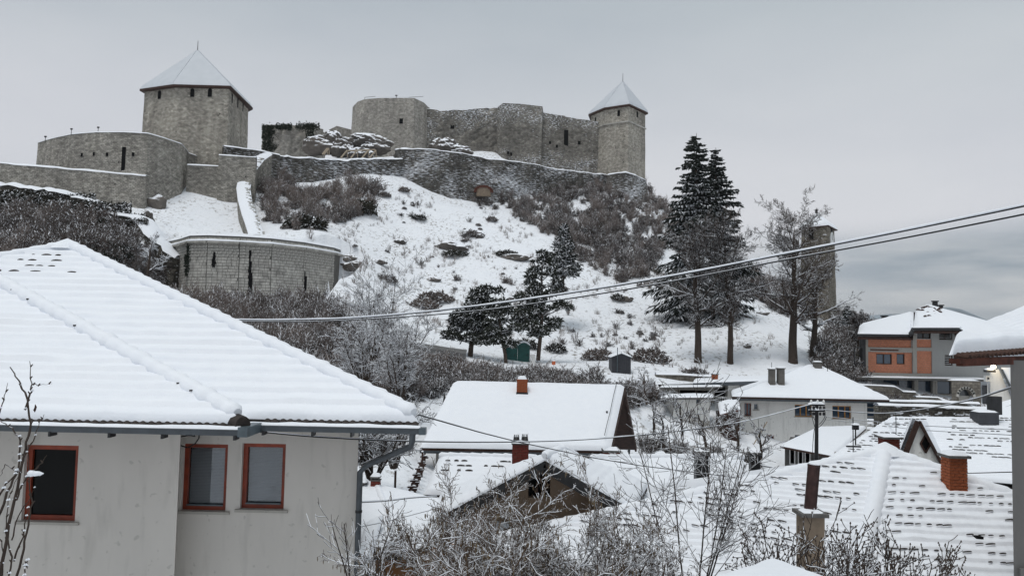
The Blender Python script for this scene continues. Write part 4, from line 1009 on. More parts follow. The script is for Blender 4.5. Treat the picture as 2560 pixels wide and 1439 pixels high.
    for O, r, k in ((OL, r1, 0), (OM, r2, 1), (OM, r3, 2)):
        w = window(t, O, X_, r, .14, 'wood_red', 'near_glass' if k else 'dark_glass', fw=.075 if k else .085, sill='concrete')
        x0, z0, x1, z1 = r; x0 += O.x; x1 += O.x; z0 += O.z; z1 += O.z; y = O.y
        if k:
            bl_ = MB(); n = int((z1 - z0) / .03)
            for i in range(n): z = z0 + .1 + i * (z1 - z0 - .14) / n; bl_.obox(V(0, y + .21, z), X_, (Y_ + Z_ * .8).normalized(), Z_, x0 + .07, x1 - .07, -.014, .014, -.001, .001)
            tag(bl_.obj('blind', 'grey_blind', w), kind='stuff')
            b2 = MB(); b2.box((x0 + .075, y + .055, z0 + .075), (x1 - .075, y + .075, z0 + .1)); b2.obj('weather_bar', 'zinc', w)
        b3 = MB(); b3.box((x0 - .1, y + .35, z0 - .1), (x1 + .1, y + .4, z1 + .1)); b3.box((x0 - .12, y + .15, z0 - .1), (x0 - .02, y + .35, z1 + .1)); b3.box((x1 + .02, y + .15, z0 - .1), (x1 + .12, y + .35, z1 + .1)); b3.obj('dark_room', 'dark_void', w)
    # loose cable loop under the eaves
    m = MB(); pl = [(468, 1118), (450, 1112), (440, 1103), (447, 1092), (470, 1087), (488, 1090), (484, 1084)]
    m.tube([P(a, b, 14.0) for a, b in pl], .012, 6); m.tube([P(a, b, 13.98) for a, b in [(470, 1118), (488, 1108), (497, 1095), (498, 1083)]], .012, 6); m.obj('loose_cable', 'cable', t)
left_house()

def right_house():
    t = thing('house', 'grey walled neighbouring house with snow laden tiled eave, cut off by the right edge', 'house', (8, 12, -10))
    x = P(2530, 1170, 11.5).x; m = MB(); zt_ = P(2540, 900, 11.5).z
    m.obox(V(x, 11.5, 0), X_, V(.75, 1, 0).normalized(), Z_, 0, 7, 0, 9, -10, zt_); m.box((x + .06, 11.44, -10), (x + 7, 11.499, P(2535, 1420, 11.44).z)); m.obj('wall', 'dark_plaster', t)
    A = P(2384, 888, 10.6); B = P(2720, 862, 13.6); C = P(2720, 716, 18.5); D = P(2392, 868, 11.6)
    dk = MB(); dk.slab([A, B, C, D], .05, 0, 1); rf = dk.obj('roof', ['tile_brown', 'wood_dark'], t)
    sm = MB(); snow_face(sm, A + V(-.06, 0, 0), B, C, D + V(-.06, 0, 0), .2, .34, .02, 80, 50, 9, right=False, lump=.04, over=.05); sm.obj('snow', 'snow', rf)
    lip = arc_tile_mesh('roof_tile', .26, .045, .16, 'tile_brown', 2, .02); n = nrm(A, B, D); U = (B - A).normalized(); dn = n.cross(U); dn = dn if dn.z < 0 else -dn
    place_tiles('roof_tile', lip, rf, [(A + U * (.13 + i * .27) + dn * .02, U, dn, n) for i in range(16)])
    a, b = P(2399, 905, 10.9), P(2640, 897, 12.2); m = MB(); m.bar(a, b, .1, .11); m.bar(P(2385, 893, 10.8) - V(0, 0, .05), P(2640, 884, 12.6) - V(0, 0, .05), .14, .07); m.obj('eaves_beam', 'rust_beam', t)
    k = 24; snow_cap(t, [(a.lerp(b, i / k) + V(0, -.05, .055), a.lerp(b, i / k) + V(0, .05, .055)) for i in range(k + 1)], .05, .01)
right_house()

def simple_roof(t, quads, deck='tile_dark', T=.16, th=.12, course=.34, amp=.02, res=7, wave=0, seed=0, lump=.04, drop=0.0):
    """quads of (A,B,C,D[,opts])"""
    dk = MB(); sm = MB(); low = V(0, 0, drop)
    for k, q in enumerate(quads):
        A, B, C, D = q[:4]; op = q[4] if len(q) > 4 else {}
        pl = [A, B, C, D] if (C - D).length > .01 else [A, B, C]
        dk.slab([p_ - low for p_ in pl], th, 0)
        W = (B - A).length; S = ((C + D) / 2 - (A + B) / 2).length
        snow_face(sm, A, B, C, D, T, course, amp, min(140, max(6, int(W * res))), min(120, max(6, int(S * res * 1.6))), seed + k, wave=wave, lump=lump, **op)
    rf = dk.obj('roof', deck, t); sn = sm.obj('snow', 'snow', rf); return rf, sn, sm
def house_c():
    t = thing('house', 'house with wide smooth white roof and a brick chimney on its ridge', 'house', (0, 37, -10))
    a = P(1050, 1119, 36); ze = a.z; b = P(1526, 1123, 36.3, ze); c = P(1561, 966, 41); d = P(1133, 958, 41); c.z = d.z
    e = P(1590, 1117, 47); f = V(d.x, 47, e.z)
    rf, sn, _ = simple_roof(t, [(a, b, c, d, {}), (e, f, d, c, {})], 'wood_dark', .17, .14, 0, 0, 5, lump=.03)
    # walls
    wx0, wx1 = P(1090, 1135, 37).x, P(1524, 1135, 37).x; m = MB(); O = V(wx0, 37, -10.5)
    facade(m, O, X_, wx1 - wx0, ze + .35 - O.z, [], .12)
    zr = c.z - .35
    m.face([V(wx1, 37, -10.5), V(wx1, 46.5, -10.5), V(wx1, 46.5, e.z + .05), V(wx1 + .3, 41, zr), V(wx1, 37, ze + .35)], 0); m.face([V(wx0, 37, -10.5), V(wx0, 46, -10.5), V(wx0, 46, f.z), V(wx0, 41, zr), V(wx0, 37, ze + .3)][::-1], 0)
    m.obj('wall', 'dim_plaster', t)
    for px in (1538, 1546):
        y = 38.6 + (px - 1538) * .12; q = MB(); q.box((wx1 + .01, y, ze - .3), (wx1 + .09, y + .12, ze + 1.6)); q.obj('window', 'dark_shed', t)
    q = MB(); q.bar(e + V(0, 0, -.14), c + V(0, 0, -.16), .1, .28); q.bar(b + V(0, 0, -.14), c + V(0, 0, -.16), .08, .2); q.obj('bargeboard', 'wood_dark', t)
    q = MB(); q.face([c + V(-.02, 0, -.15), e + V(-.02, 0, -.16), e + V(-1.6, 0, -.16), c + V(-1.2, 0, -.15)], 0); q.obj('soffit', 'wood_dark', t)
    g = gutter(t, a + V(0, -.06, -.12), b + V(0, -.06, -.12), snow=False, h=.1)
    m = MB(); g0 = P(1573, 1118, 44); m.tube([g0 + V(0, 0, -.1), g0 + V(0, 0, -.5), V(wx1 + .1, 44, g0.z - 1.0), V(wx1 + .1, 44, -9)], .07, 8); m.obj('downpipe', 'gutter_metal', t)
    p = P(1305, 975, 40.2); brick_chimney(t, (p.x, 40.2), .52, .5, P(1305, 990, 40.2).z, P(1305, 947, 40.2).z, cap=None, snow=.16)
    q = MB(); q.box((p.x - .3, 39.9, P(1305, 984, 40).z - .05), (p.x + .3, 40.6, P(1305, 980, 40).z)); q.obj('flashing', 'black_metal', t)
    p = P(1162, 1123, 36.6); q = MB(); q.obox(p, X_, Y_, Z_, -.35, .35, -.2, .4, -.06, .03); q.obj('awning', 'white_paint', t)
    for s_ in (-.28, -.18, .12, .22): q = MB(); q.box((p.x + s_ - .02, 36.9, p.z - .45), (p.x + s_ + .02, 36.96, p.z - .07)); q.obj('awning_post', 'black_metal', t)
    q = MB(); q.box((P(1485, 1135, 36.9).x, 36.7, ze - .32), (wx1, 36.98, ze - .12)); q.obj('balcony_beam', 'wood_dark', t)
    m = MB(); pts = [P(x, y, Y) for x, y, Y in ((1541, 968, 40.8), (1533, 1000, 39.6), (1525, 1040, 38.4), (1516, 1075, 37.3), (1511, 1098, 36.6))]; m.tube([p_ + V(0, 0, .2) for p_ in pts], .015, 5); m.obj('lightning_rod', 'cable', rf)
house_c()

def pots(parent, x, y, z, s=1.0):
    q = MB(); q.tube([V(x, y, z), V(x, y, z + .14 * s)], .08 * s, 8, cap=True); q.obj('chimney_pot', 'cement_slab', parent)
    for k in range(5):
        a = k * 1.257 + .3; q = MB(); q.bar(V(x + .1 * s * math.cos(a), y + .1 * s * math.sin(a), z + .02), V(x + .07 * s * math.cos(a), y + .07 * s * math.sin(a), z + .22 * s), .022, .022, up=X_); q.obj('pot_leg', 'black_metal', parent)
    snow_pad(parent, V(x, y, z + .23 * s), X_, Y_, .11 * s, .11 * s, .05)
def house_f():
    t = thing('house', 'brown gabled house with black bargeboards and dark attic opening behind hazel branches', 'house', (1, 22, -10))
    Fp = P(1362, 1148, 21); L = P(1076, 1300, 21); Rr = P(1586, 1273, 21); Bk = PZ(1402, 1131, Fp.z); bz = min(L.z, Rr.z)
    A = P(1058, 1236, 24.5); B = P(1345, 1240, 24.5, A.z); C = P(1345, 1148, 26.8); D = P(1097, 1146, 26.8); C.z = D.z
    A2 = P(1650, 1345, 22.4); B2 = P(1840, 1300, 22.2, A2.z); C2 = P(1860, 1168, 27); D2 = P(1475, 1152, 26); C2.z = D2.z
    hid = dict(right=False)
    rf, sn, _ = simple_roof(t, [(L + V(0, 3.5, 0), L, Fp, Bk, {}), (Rr, Rr + V(.9, 3.2, 0), Bk, Fp, {'right': False}), (A, B, C, D, hid), (A2, B2, C2, D2, {'left': False}),
        (V(D.x, 29, A.z), V(D.x, 29, A.z) + V(-.01, 0, 0), D, D, {})] [:4], 'tile_dark', .15, .12, .34, .022, 8, lump=.035)
    # roof behind, so the ridge is closed
    dk = MB(); dk.slab([C + V(0, 0, -.02), D + V(0, 0, -.02), D + V(0, 2.5, -1.2), C + V(2, 2.5, -1.2)], .1); dk.slab([C2 + V(0, 0, -.02), D2 + V(0, 0, -.02), D2 + V(0, 2.5, -1), C2 + V(0, 2.5, -1)], .1); dk.obj('rear_roof', 'tile_dark', t)
    sb = MB(); snow_bead(sb, D + V(0, 0, .1), C + V(0, 0, .1), .13, .36, .3, 5); snow_bead(sb, Fp + V(0, 0, .1), Bk + V(0, 0, .1), .13, .36, .2, 6); snow_bead(sb, D2 + V(0, 0, .1), C2 + V(0, 0, .1), .13, .36, .2, 8)
    snow_bead(sb, Bk + V(0, 0, .1), P(1440, 1147, 26) + V(0, 0, .1), .14, .36, .2, 9); sb.obj('ridge_snow', 'snow', rf)
    lip2 = arc_tile_mesh('roof_tile', .2, .035, .05, 'tile_dark', 1, .012)
    ex = exposed(A, B, C, D, .165, .34, range(4, 7), .05, 11, .26, 1.6, .3); place_tiles('roof_tile', lip2, rf, ex[:60], True)
    va, vb = P(1463, 1163, 24.6), P(1552, 1225, 22.6); n = 22; pr_ = []
    for i in range(n): p = va.lerp(vb, i / n); pr_.append((p + V(0, 0, .22), (vb - va).normalized(), V(-.2, -1, -.3).normalized(), V(-.1, -.3, 1).normalized()))
    m = MB()
    for i in range(n):
        if i % 4 != 3: p = va.lerp(vb, i / n); q = va.lerp(vb, (i + .8) / n); m.bar(p + V(0, -.05, .13), q + V(0, -.05, .13), .035, .035)
    m.obj('valley_edge', 'tile_dark', rf)
    # bargeboards: two stepped black boards each side
    for s_, e in ((-1, L), (1, Rr)):
        q = MB(); q.bar(Fp + V(0, -.06, -.1), e + V(0, -.06, -.1), .06, .2); q.bar(Fp + V(0, .04, -.26), e + V(-.1 * s_, .04, -.26), .06, .16); bb = q.obj('bargeboard', 'black_metal', t)
        q = MB(); q.bar(Fp + V(0, -.09, .02), e + V(0, -.09, .02), .05, .05); q.obj('snow', 'snow', bb)
    wx0, wx1, wy = P(1098, 1320, 21.6).x, P(1562, 1320, 21.6).x, 21.6; O = V(wx0, wy, -10); m = MB(); zl = L.z - .1
    r = rect_px(O, wy, 1321, 1168, 1376, 1243)
    # gable face split round the opening
    x0, z0, x1, z1 = r; x0 += O.x; x1 += O.x; z0 += O.z; z1 += O.z
    def top_at(x): return (Fp.z - .25) + ((L.z - Fp.z) * (Fp.x - x) / (Fp.x - L.x) if x < Fp.x else (Rr.z - Fp.z) * (x - Fp.x) / (Rr.x - Fp.x))
    z1 = min(z1, top_at(x1) - .02, top_at(x0) - .02)
    def W(x): return V(x, wy, -10)
    for a, b in ((wx0, x0), (x1, wx1)): m.face([W(a), W(b), V(b, wy, top_at(b)), V(a, wy, top_at(a))], 0)
    m.face([W(x0), W(x1), V(x1, wy, z0), V(x0, wy, z0)], 0); m.face([V(x0, wy, z1), V(x1, wy, z1), V(x1, wy, top_at(x1)), V(Fp.x, wy, top_at(Fp.x)), V(x0, wy, top_at(x0))], 0)
    m.face([V(x0, wy, z0), V(x1, wy, z0), V(x1, wy + .35, z0), V(x0, wy + .35, z0)], 0); m.face([V(x0, wy, z1), V(x1, wy, z1), V(x1, wy + .35, z1), V(x0, wy + .35, z1)], 0); m.face([V(x0, wy, z0), V(x0, wy, z1), V(x0, wy + .3, z1), V(x0, wy + .3, z0)], 0); m.face([V(x1, wy, z0), V(x1, wy + .3, z0), V(x1, wy + .3, z1), V(x1, wy, z1)], 0)
    m.face([W(wx1), W(wx1) + V(0, 4, 0), V(wx1, wy + 4, top_at(wx1)), V(wx1, wy, top_at(wx1))], 0); m.face([W(wx0), V(wx0, wy, top_at(wx0)), V(wx0, wy + 4, top_at(wx0)), W(wx0) + V(0, 4, 0)], 0)
    m.box((P(1090, 1250, 24.9).x, 24.9, -10), (P(1340, 1250, 24.9).x, 26.5, A.z - .1))
    m.obj('wall', 'brown_plaster', t)
    q = MB(); q.box((x0, wy + .28, z0), (x1, wy + .34, z1)); w = q.obj('attic_opening', 'dark_void', t)
    for fx in (.42,): q = MB(); X0 = x0 + (x1 - x0) * fx; q.box((X0 - .02, wy + .1, z0), (X0 + .02, wy + .14, z1)); q.obj('post', 'wood_dark', w)
    q = MB(); q.bar(V(x1 + .02, wy - .02, z1 + .05), V(x1 + .75, wy - .02, z1 - .37), .02, .05); q.obj('pale_batten', 'wood_raw', t)
    gutter(t, A + V(0, -.1, -.1), P(1180, 1240, 24.4, A.z) + V(0, 0, -.1), h=.1); gutter(t, P(1618, 1256, 21.8), P(1702, 1256, 21.8), h=.1)
    # chimneys
    p = P(1301, 1120, 25.4); c = brick_chimney(t, (p.x, 25.4), .5, .5, P(1301, 1160, 25.4).z, P(1301, 1108, 25.4).z, 'dark_brick', snow=0, capo=.04, capt=.04); zc = P(1301, 1108, 25.4).z + .04
    snow_pad(c, V(p.x, 25.4, zc), X_, Y_, .27, .27, .07); pots(c, P(1291, 1100, 25.3).x, 25.35, zc + .03, 1.0); pots(c, P(1312, 1100, 25.3).x, 25.35, zc + .03, 1.1)
    p = P(1528, 1140, 26.6); brick_chimney(t, (p.x, 26.6), .5, .5, P(1528, 1165, 26.6).z, P(1528, 1128, 26.6).z, 'dark_brick', snow=.08, capo=.05)
    p = P(1651, 1148, 26.6); _pc(t, (p.x, 26.6), .28, .28, P(1651, 1170, 26.6).z, P(1651, 1138, 26.6).z, 'black_metal', .05, .08, 'chimney', 'cement_slab')
house_f()
def house_f2():
    t = thing('house', 'house with low white hipped roof, two dark slab topped chimneys, left of the stack', 'house', (7, 26, -10))
    A = P(1735, 1238, 24.5); B = P(1925, 1222, 25.5, A.z); C = P(1838, 1153, 27.5); D = P(1800, 1152, 27.5)
    Ll = P(1650, 1200, 27.8, A.z)
    rf, sn, _ = simple_roof(t, [(A, B, C, D, {}), (Ll, A, D, D, {}), (B, B + V(.8, 3, 0), C, C, {})], 'tile_dark', .15, .1, .34, .015, 7)
    m = MB(); m.box((A.x + .3, A.y + .5, -10), (B.x - .3, 28, A.z)); m.obj('wall', 'concrete', t)
    p = P(1753, 1150, 24.3); c = _pc(t, (p.x, 24.3), .37, .37, P(1753, 1240, 24.3).z, P(1753, 1138, 24.3).z, 'black_metal', .04, 0, 'chimney', 'black_metal')
    z = P(1753, 1128, 24.3).z; q = MB(); q.box((p.x - .23, 24.05, z - .03), (p.x + .23, 24.55, z + .03)); sl2 = q.obj('slab', 'cement_slab', c); snow_pad(sl2, V(p.x, 24.3, z + .03), X_, Y_, .22, .24, .06)
    for sx in (-.17, .17): q = MB(); q.box((p.x + sx - .03, 24.15, z - .14), (p.x + sx + .03, 24.45, z - .03)); q.obj('slab_leg', 'cement_slab', c)
    q = MB(); q.tube([V(p.x + .08, 24.2, z + .05), V(p.x + .08, 24.2, z + .1), V(p.x + .08, 24.2, z + .14)], [.06, .12, .125], 12); q.obj('bowl', 'cement_slab', c)
    p = P(1886, 1160, 25); c = _pc(t, (p.x, 25), .28, .28, P(1886, 1230, 25).z, P(1886, 1140, 25).z, 'black_metal', .05, 0, 'chimney', 'black_metal')
    z = P(1886, 1130, 25).z; q = MB(); q.box((p.x - .17, 24.8, z - .03), (p.x + .17, 25.2, z + .02)); s3 = q.obj('slab', 'cement_slab', c); snow_pad(s3, V(p.x, 25, z + .02), X_, Y_, .17, .2, .1)
    q = MB(); q.box((p.x - .12, 24.9, z - .12), (p.x + .12, 25.1, z - .03)); q.obj('slab_leg', 'cement_slab', c)
house_f2()
def house_s():
    t = thing('house', 'small ochre walled house with snowy hipped roof low behind the downpipe', 'house', (-4, 20, -10))
    A = P(800, 1375, 19); B = P(1006, 1387, 19, A.z); C = P(938, 1214, 23.3); D = P(840, 1214, 23.3); D.z = C.z; B2 = P(1100, 1340, 22.5); B2 = V(B2.x, B2.y, A.z)
    K = MB(); rf, sn, _ = simple_roof(t, [(A, B, C, D, {'right': False}), (B, B + V(3.2, 3.2, 0), C + V(.01, 0, 0), C, {'left': False})], 'tile_dark', .13, .1, .34, .012, 8)
    sb = MB(); snow_bead(sb, B + V(0, 0, .08), C + V(0, 0, .1), .1, .36, .2, 5); sb.obj('ridge_snow', 'snow', rf)
    m = MB(); m.box((P(925, 1400, 19.6).x, 19.6, -10), (P(1050, 1400, 19.6).x + 1.5, 24, A.z - .05)); m.obj('wall', 'ochre_plaster', t)
    q = MB(); q.bar(A + V(0, -.05, -.1), B + V(0, -.05, -.1), .1, .12); q.obj('fascia', 'black_metal', t)
    a = P(880, 1420, 18.2); b = P(930, 1393, 18.6); q = MB(); q.slab([a, b, b + V(0, 1.5, .6), a + V(0, 1.5, .6)], .08); lt = q.obj('porch_roof', 'tile_dark', t); sm = MB(); snow_face(sm, a, b, b + V(0, 1.5, .6), a + V(0, 1.5, .6), .12, 0, 0, 12, 12, 3); sm.obj('snow', 'snow', lt)
    m = MB(); m.box((P(898, 1430, 18.9).x, 18.9, -10), (P(928, 1430, 18.9).x, 19.4, P(910, 1408, 18.9).z)); m.obj('porch_wall', 'white_plaster', t)
    q = MB(); q.box((P(912, 1430, 18.8).x, 18.83, -10), (P(924, 1430, 18.8).x, 18.89, P(918, 1413, 18.8).z)); q.obj('door', 'dark_shed', t)
    p = P(939, 1205, 23); brick_chimney(t, (p.x, 23), .24, .24, P(939, 1240, 23).z, P(939, 1200, 23).z, 'dark_brick', snow=0, capo=.03, capt=.03)
    z = P(939, 1190, 23).z; q = MB(); q.box((p.x - .14, 22.86, z - .03), (p.x + .14, 23.14, z + .01)); s_ = q.obj('slab', 'cement_slab', t); snow_pad(s_, V(p.x, 23, z + .01), X_, Y_, .14, .14, .08)
    q = MB(); q.box((p.x - .09, 22.95, P(939, 1200, 23).z + .03), (p.x + .09, 23.05, z - .03)); q.obj('slab_leg', 'cement_slab', t)
    p = P(903, 1210, 23); q = MB(); q.tube([V(p.x, 23, p.z - .4), V(p.x, 23, p.z), V(p.x, 23, p.z + .08)], [.12, .13, .2], 12); pp = q.obj('chimney_pot', 'cement_slab', t); snow_pad(pp, V(p.x, 23, p.z + .08), X_, Y_, .19, .19, .1)
house_s()

def house_hr():
    t = thing('house', 'low house with broad hipped roof, dark tile lips and tall brick chimney', 'house', (9, 19, -10))
    K = P(2213, 1134, 22); Hb = P(2140, 1500, 17.3); zb = Hb.z
    def on_plane(px, py, dirv):
        n = dirv.cross(K - Hb); d = ray(px, py); return d * (n.dot(Hb) / n.dot(d))
    dl = V(-1, .3, 0); dr = V(1, -.1, 0)
    M = on_plane(1862, 1214, dl); E = K + (M - K) * ((zb - K.z) / (M.z - K.z)); N = on_plane(2500, 1236, dr); G = K + (N - K) * ((zb - K.z) / (N.z - K.z))
    T, co = .14, .335
    dk = MB()
    for a, b in ((E, Hb), (Hb, G)): dk.slab([a, b, K], .12, 0)
    dk.slab([G, E + V(2, 6, 0), K], .1)
    rf = dk.obj('roof', 'tile_dark', t); sm = MB()
    snow_face(sm, E, Hb, K, K, T, co, .085, 200, 150, 4, left=False, right=False, lump=.03, wave=.006)
    snow_face(sm, Hb, G, K, K, T, co, .085, 200, 150, 5, left=False, right=False, lump=.03, wave=.006)
    snow_face(sm, G, E + V(2, 6, 0), K, K, T, co, .02, 40, 40, 6, left=False, right=False)
    snow_bead(sm, Hb + V(0, 0, .08), K + V(0, 0, .06), .24, .36, .12, 4); snow_bead(sm, E + V(0, 0, .06), K + V(0, 0, .05), .2, .36, .22, 7); snow_bead(sm, G + V(0, 0, .06), K + V(0, 0, .05), .2, .36, .2, 8)
    sm.tube([K + V(0, 0, 0), K + V(0, 0, .2), K + V(0, 0, .33)], [.5, .3, .03], 12)
    sm.obj('snow', 'snow', rf)
    lip = arc_tile_mesh('roof_tile', .21, .016, .03, 'tile_dark', 1, .010)
    e1 = exposed(E, Hb, K, K, T + .05, co, range(6, 24), .08, 3, .235, 1.0, .25, drop=.012); e2 = exposed(Hb, G, K, K, T + .05, co, range(4, 24), .02, 8, .235, .9, .26, drop=.012)
    def vis(l): return [q for q in l if abs((q[0] - Hb).normalized().dot((K - Hb).normalized())) < .997]
    place_tiles('roof_tile', lip, rf, (vis(e1)[-140:] + vis(e2)[-155:]), True)
    # chimney
    nrm_ = dr.cross(K - Hb); d = ray(2392, 1246); p = d * (nrm_.dot(Hb) / nrm_.dot(d)); w = 42 * p.y / F; p.x = P(2398, 1240, p.y).x
    c = brick_chimney(t, (p.x, p.y + w / 2), w, w, p.z - .35, P(2386, 1145, p.y).z, 'red_brick', capo=.07, capt=.07, snow=.1)
    q = MB(); q.box((p.x - w / 2 - .03, p.y - .06, p.z - .2), (p.x + w / 2 + .03, p.y + w, p.z + .1)); q.obj('flashing', 'black_metal', c)
    p2 = P(2222, 1100, 25.5); w2 = 36 * 25.5 / F; c2 = brick_chimney(t, (p2.x, 25.5), w2, w2, P(2216, 1140, 25.5).z, P(2216, 1094, 25.5).z, 'dark_brick', capo=.09, capt=.06, snow=.06)
    d = ray(2448, 1366); p = d * (nrm_.dot(Hb) / nrm_.dot(d)); q = MB(); q.box((p.x - .08, p.y - .03, p.z + .1), (p.x + .09, p.y + .15, p.z + .24)); q.obj('roof_vent', 'dark_void', t)
    p3 = P(2133, 1118, 23.5); q = MB(); q.tube([p3 + V(0, 0, -.3), p3 + V(0, 0, .9)], .015, 5); q.box((p3.x - .22, 23.4, p3.z + .02), (p3.x + .2, 23.5, p3.z + .06)); an = q.obj('aerial', 'black_metal', t)
    q = MB(); z0 = P(2139, 1073, 23.5).z; q.tube([P(2139, 1112, 23.5), V(P(2139, 1112, 23.5).x, 23.5, z0)], .02, 6); q.obj('flue', 'black_metal', t)
    q = MB(); x0 = P(2139, 1112, 23.5).x; q.tube([V(x0, 23.5, z0), V(x0, 23.5, z0 + .14)], .1, 12); fc = q.obj('flue_cap', 'black_metal', t); snow_pad(fc, V(x0, 23.5, z0 + .14), X_, Y_, .1, .1, .05)
    m = MB(); m.box((E.x + .6, Hb.y + 1.2, -10), (G.x - .6, 24, zb)); m.obj('wall', 'concrete', t)
house_hr()

def stack():
    t = thing('chimney_stack', 'square concrete chimney with a tilted rusty steel pipe rising from its slab', 'chimney', tuple(P(2026, 1439, 12)))
    x0, x1 = P(2010, 1360, 12).x, P(2062, 1360, 12).x; zt_ = P(2026, 1292, 12).z; m = MB(); m.box((x0, 12, -9.5), (x1, 12.32, zt_)); m.obj('shaft', 'chimney_concrete', t)
    m = MB(); m.box((x0 - .05, 11.95, zt_ + .002), (x1 + .05, 12.37, zt_ + .055)); sl2 = m.obj('slab', 'cement_slab', t); snow_pad(sl2, V(x0 + .16, 12.15, zt_ + .055), X_, Y_, .16, .15, .03)
    a = P(2024, 1290, 12.22); b = P(2035, 1160, 12.22); m = MB(); m.tube([a, b], .092, 20, cap=False); m.tube([b, b + (a - b) * .05], .095, 20, cap=False); m.tube([b + (a - b) * .02, b + (a - b) * .021], .085, 20); m.obj('pipe', 'rust_pipe', t)
    m = MB(); m.tube([b + (b - a).normalized() * .0, b + (b - a).normalized() * .015], .088, 16); m.obj('snow', 'snow', t)
stack()
def porch_roof():
    t = thing('lean_to', 'top of a thickly snowed over lean-to roof at the very bottom edge', 'lean-to', tuple(P(1930, 1439, 6)))
    a, b, c = P(1690, 1450, 5.6), P(2110, 1450, 5.6), P(1935, 1424, 7.0); l2, r2 = P(1560, 1560, 4.2), P(2300, 1560, 4.2)
    dk = MB(); dk.slab([l2, r2, c + V(.3, 0, 0), c + V(-.3, 0, 0)], .1); dd = dk.obj('deck', 'wood_dark', t); sm = MB()
    snow_face(sm, l2, r2, c + V(.12, 0, 0), c + V(-.12, 0, 0), .12, 0, 0, 60, 40, 3, top=True, lump=.03); sm.obj('snow', 'snow', dd)
    m = MB(); m.box((l2.x + .2, 5.2, -9), (r2.x - .4, 6.5, c.z - .75)); m.obj('wall', 'concrete', t)
porch_roof()

def house_d():
    t = thing('house', 'long low house with tiled snow roof and a steep white gabled dormer with diamond window', 'house', (12, 32, -10.5))
    A = P(2045, 1168, 30.5); B = P(2700, 1262, 27, A.z); C = P(2700, 1066, 35); D = P(2228, 1048, 34); C.z = D.z
    rf, sn, _ = simple_roof(t, [(A, B, C, D, {'left': False, 'right': False})], 'tile_dark', .12, .12, .34, .045, 9, wave=.012, drop=.15)
    lip = arc_tile_mesh('roof_tile', .22, .022, .03, 'tile_dark', 1, .014); ex = exposed(A, B, C, D, .15, .34, range(6, 26), .02, 13, .24, .5, .15, drop=.012)
    lf = [e for e in ex if e[0].x / e[0].y < .53]; rt = [e for e in ex if .56 < e[0].x / e[0].y < .66 and e[0].z > D.z - 1.0]
    place_tiles('roof_tile', lip, rf, (lf[-150:] + rt[-130:]), True)
    dk = MB(); dk.slab([C + V(0, 0, -.02), D + V(0, 0, -.02), D + V(.5, 4, -2), C + V(0, 4, -2)], .1); dk.obj('rear_roof', 'tile_dark', t)
    m = MB(); m.box((A.x + 2.5, 31.5, -11), (B.x - 1, 35, A.z)); m.obj('wall', 'concrete', t)
    # dormer
    y = 29.3; ap = P(2298, 1050, y); l = P(2262, 1142, y); r = P(2366, 1178, y); wl_, wr = P(2270, 1142, y + .12), P(2358, 1178, y + .12)
    q = MB(); z0 = min(l.z, r.z) - .6; hh = y + .12
    q.face([V(wl_.x, hh, z0), V(wr.x, hh, z0), V(wr.x, hh, r.z), V(ap.x, hh, ap.z - .05), V(wl_.x, hh, l.z)], 0)
    dm = q.obj('dormer', 'white_plaster', t)
    ret = V(2.6, 4.5, -.55)
    for e, nm in ((l, 0), (r, 1)):
        q = MB(); q.face([e, ap, ap + ret, e + ret], 0); q.face([e - V(0, 0, .12), ap - V(0, 0, .12), ap + ret, e + ret], 0); q.face([e, e - V(0, 0, .12), ap - V(0, 0, .12), ap], 0); q.obj('dormer_roof', 'tile_dark', dm)
    sm = MB(); snow_face(sm, r + V(.02, 0, 0), r + ret, ap + ret, ap, .1, 0, 0, 20, 20, 3); snow_face(sm, l + ret, l + V(0, .5, 0), ap + V(0, .5, 0), ap + ret, .1, 0, 0, 20, 20, 4); sm.obj('snow', 'snow', dm)
    q = MB(); q.bar(l + V(-.04, -.02, 0), ap + V(-.06, -.02, -.04), .2, .05, up=Y_); q.obj('bargeboard', 'wood_dark', dm); q = MB(); q.bar(r + V(-.02, -.02, -.02), ap + V(0, -.02, -.04), .1, .05, up=Y_); q.obj('bargeboard', 'wood_dark', dm)
    c = P(2313, 1108, hh); q = MB(); u, v = .19, .34
    for k in range(4):
        a = [(u, 0), (0, v), (-u, 0), (0, -v)]; p0, p1 = a[k], a[(k + 1) % 4]; q.bar(c + V(p0[0], -.03, p0[1]), c + V(p1[0], -.03, p1[1]), .05, .04, up=Y_)
    w = q.obj('window', 'wood_dark', dm); q = MB(); q.face([c + V(u, -.012, 0), c + V(0, -.012, v), c + V(-u, -.012, 0), c + V(0, -.012, -v)], 0); q.obj('pane', 'dark_void', w)
    c = P(2330, 1163, hh); q = MB(); q.box((c.x - .14, hh - .03, c.z - .3), (c.x + .12, hh - .004, c.z + .06)); q.obj('vent', 'wood_dark', dm)
    # grey flues by the right edge
    p = P(2466, 1040, 33.8); q = MB(); q.box((p.x - .42, 33.6, p.z - .8), (p.x + .42, 34.3, p.z + .18)); fl = q.obj('chimney', 'dark_shed', t); snow_pad(fl, V(p.x, 33.95, p.z + .18), X_, Y_, .44, .36, .08)
    p = P(2486, 1006, 34); q = MB(); q.box((p.x - .21, 33.8, p.z - .5), (p.x + .21, 34.2, p.z + .28)); q.obj('flue', 'black_metal', t)
    p = P(2240, 1060, 31.5); q = MB(); q.tube([p + V(0, 0, -.7), p + V(0, 0, .55)], .015, 5); q.obj('aerial', 'black_metal', t)
house_d()

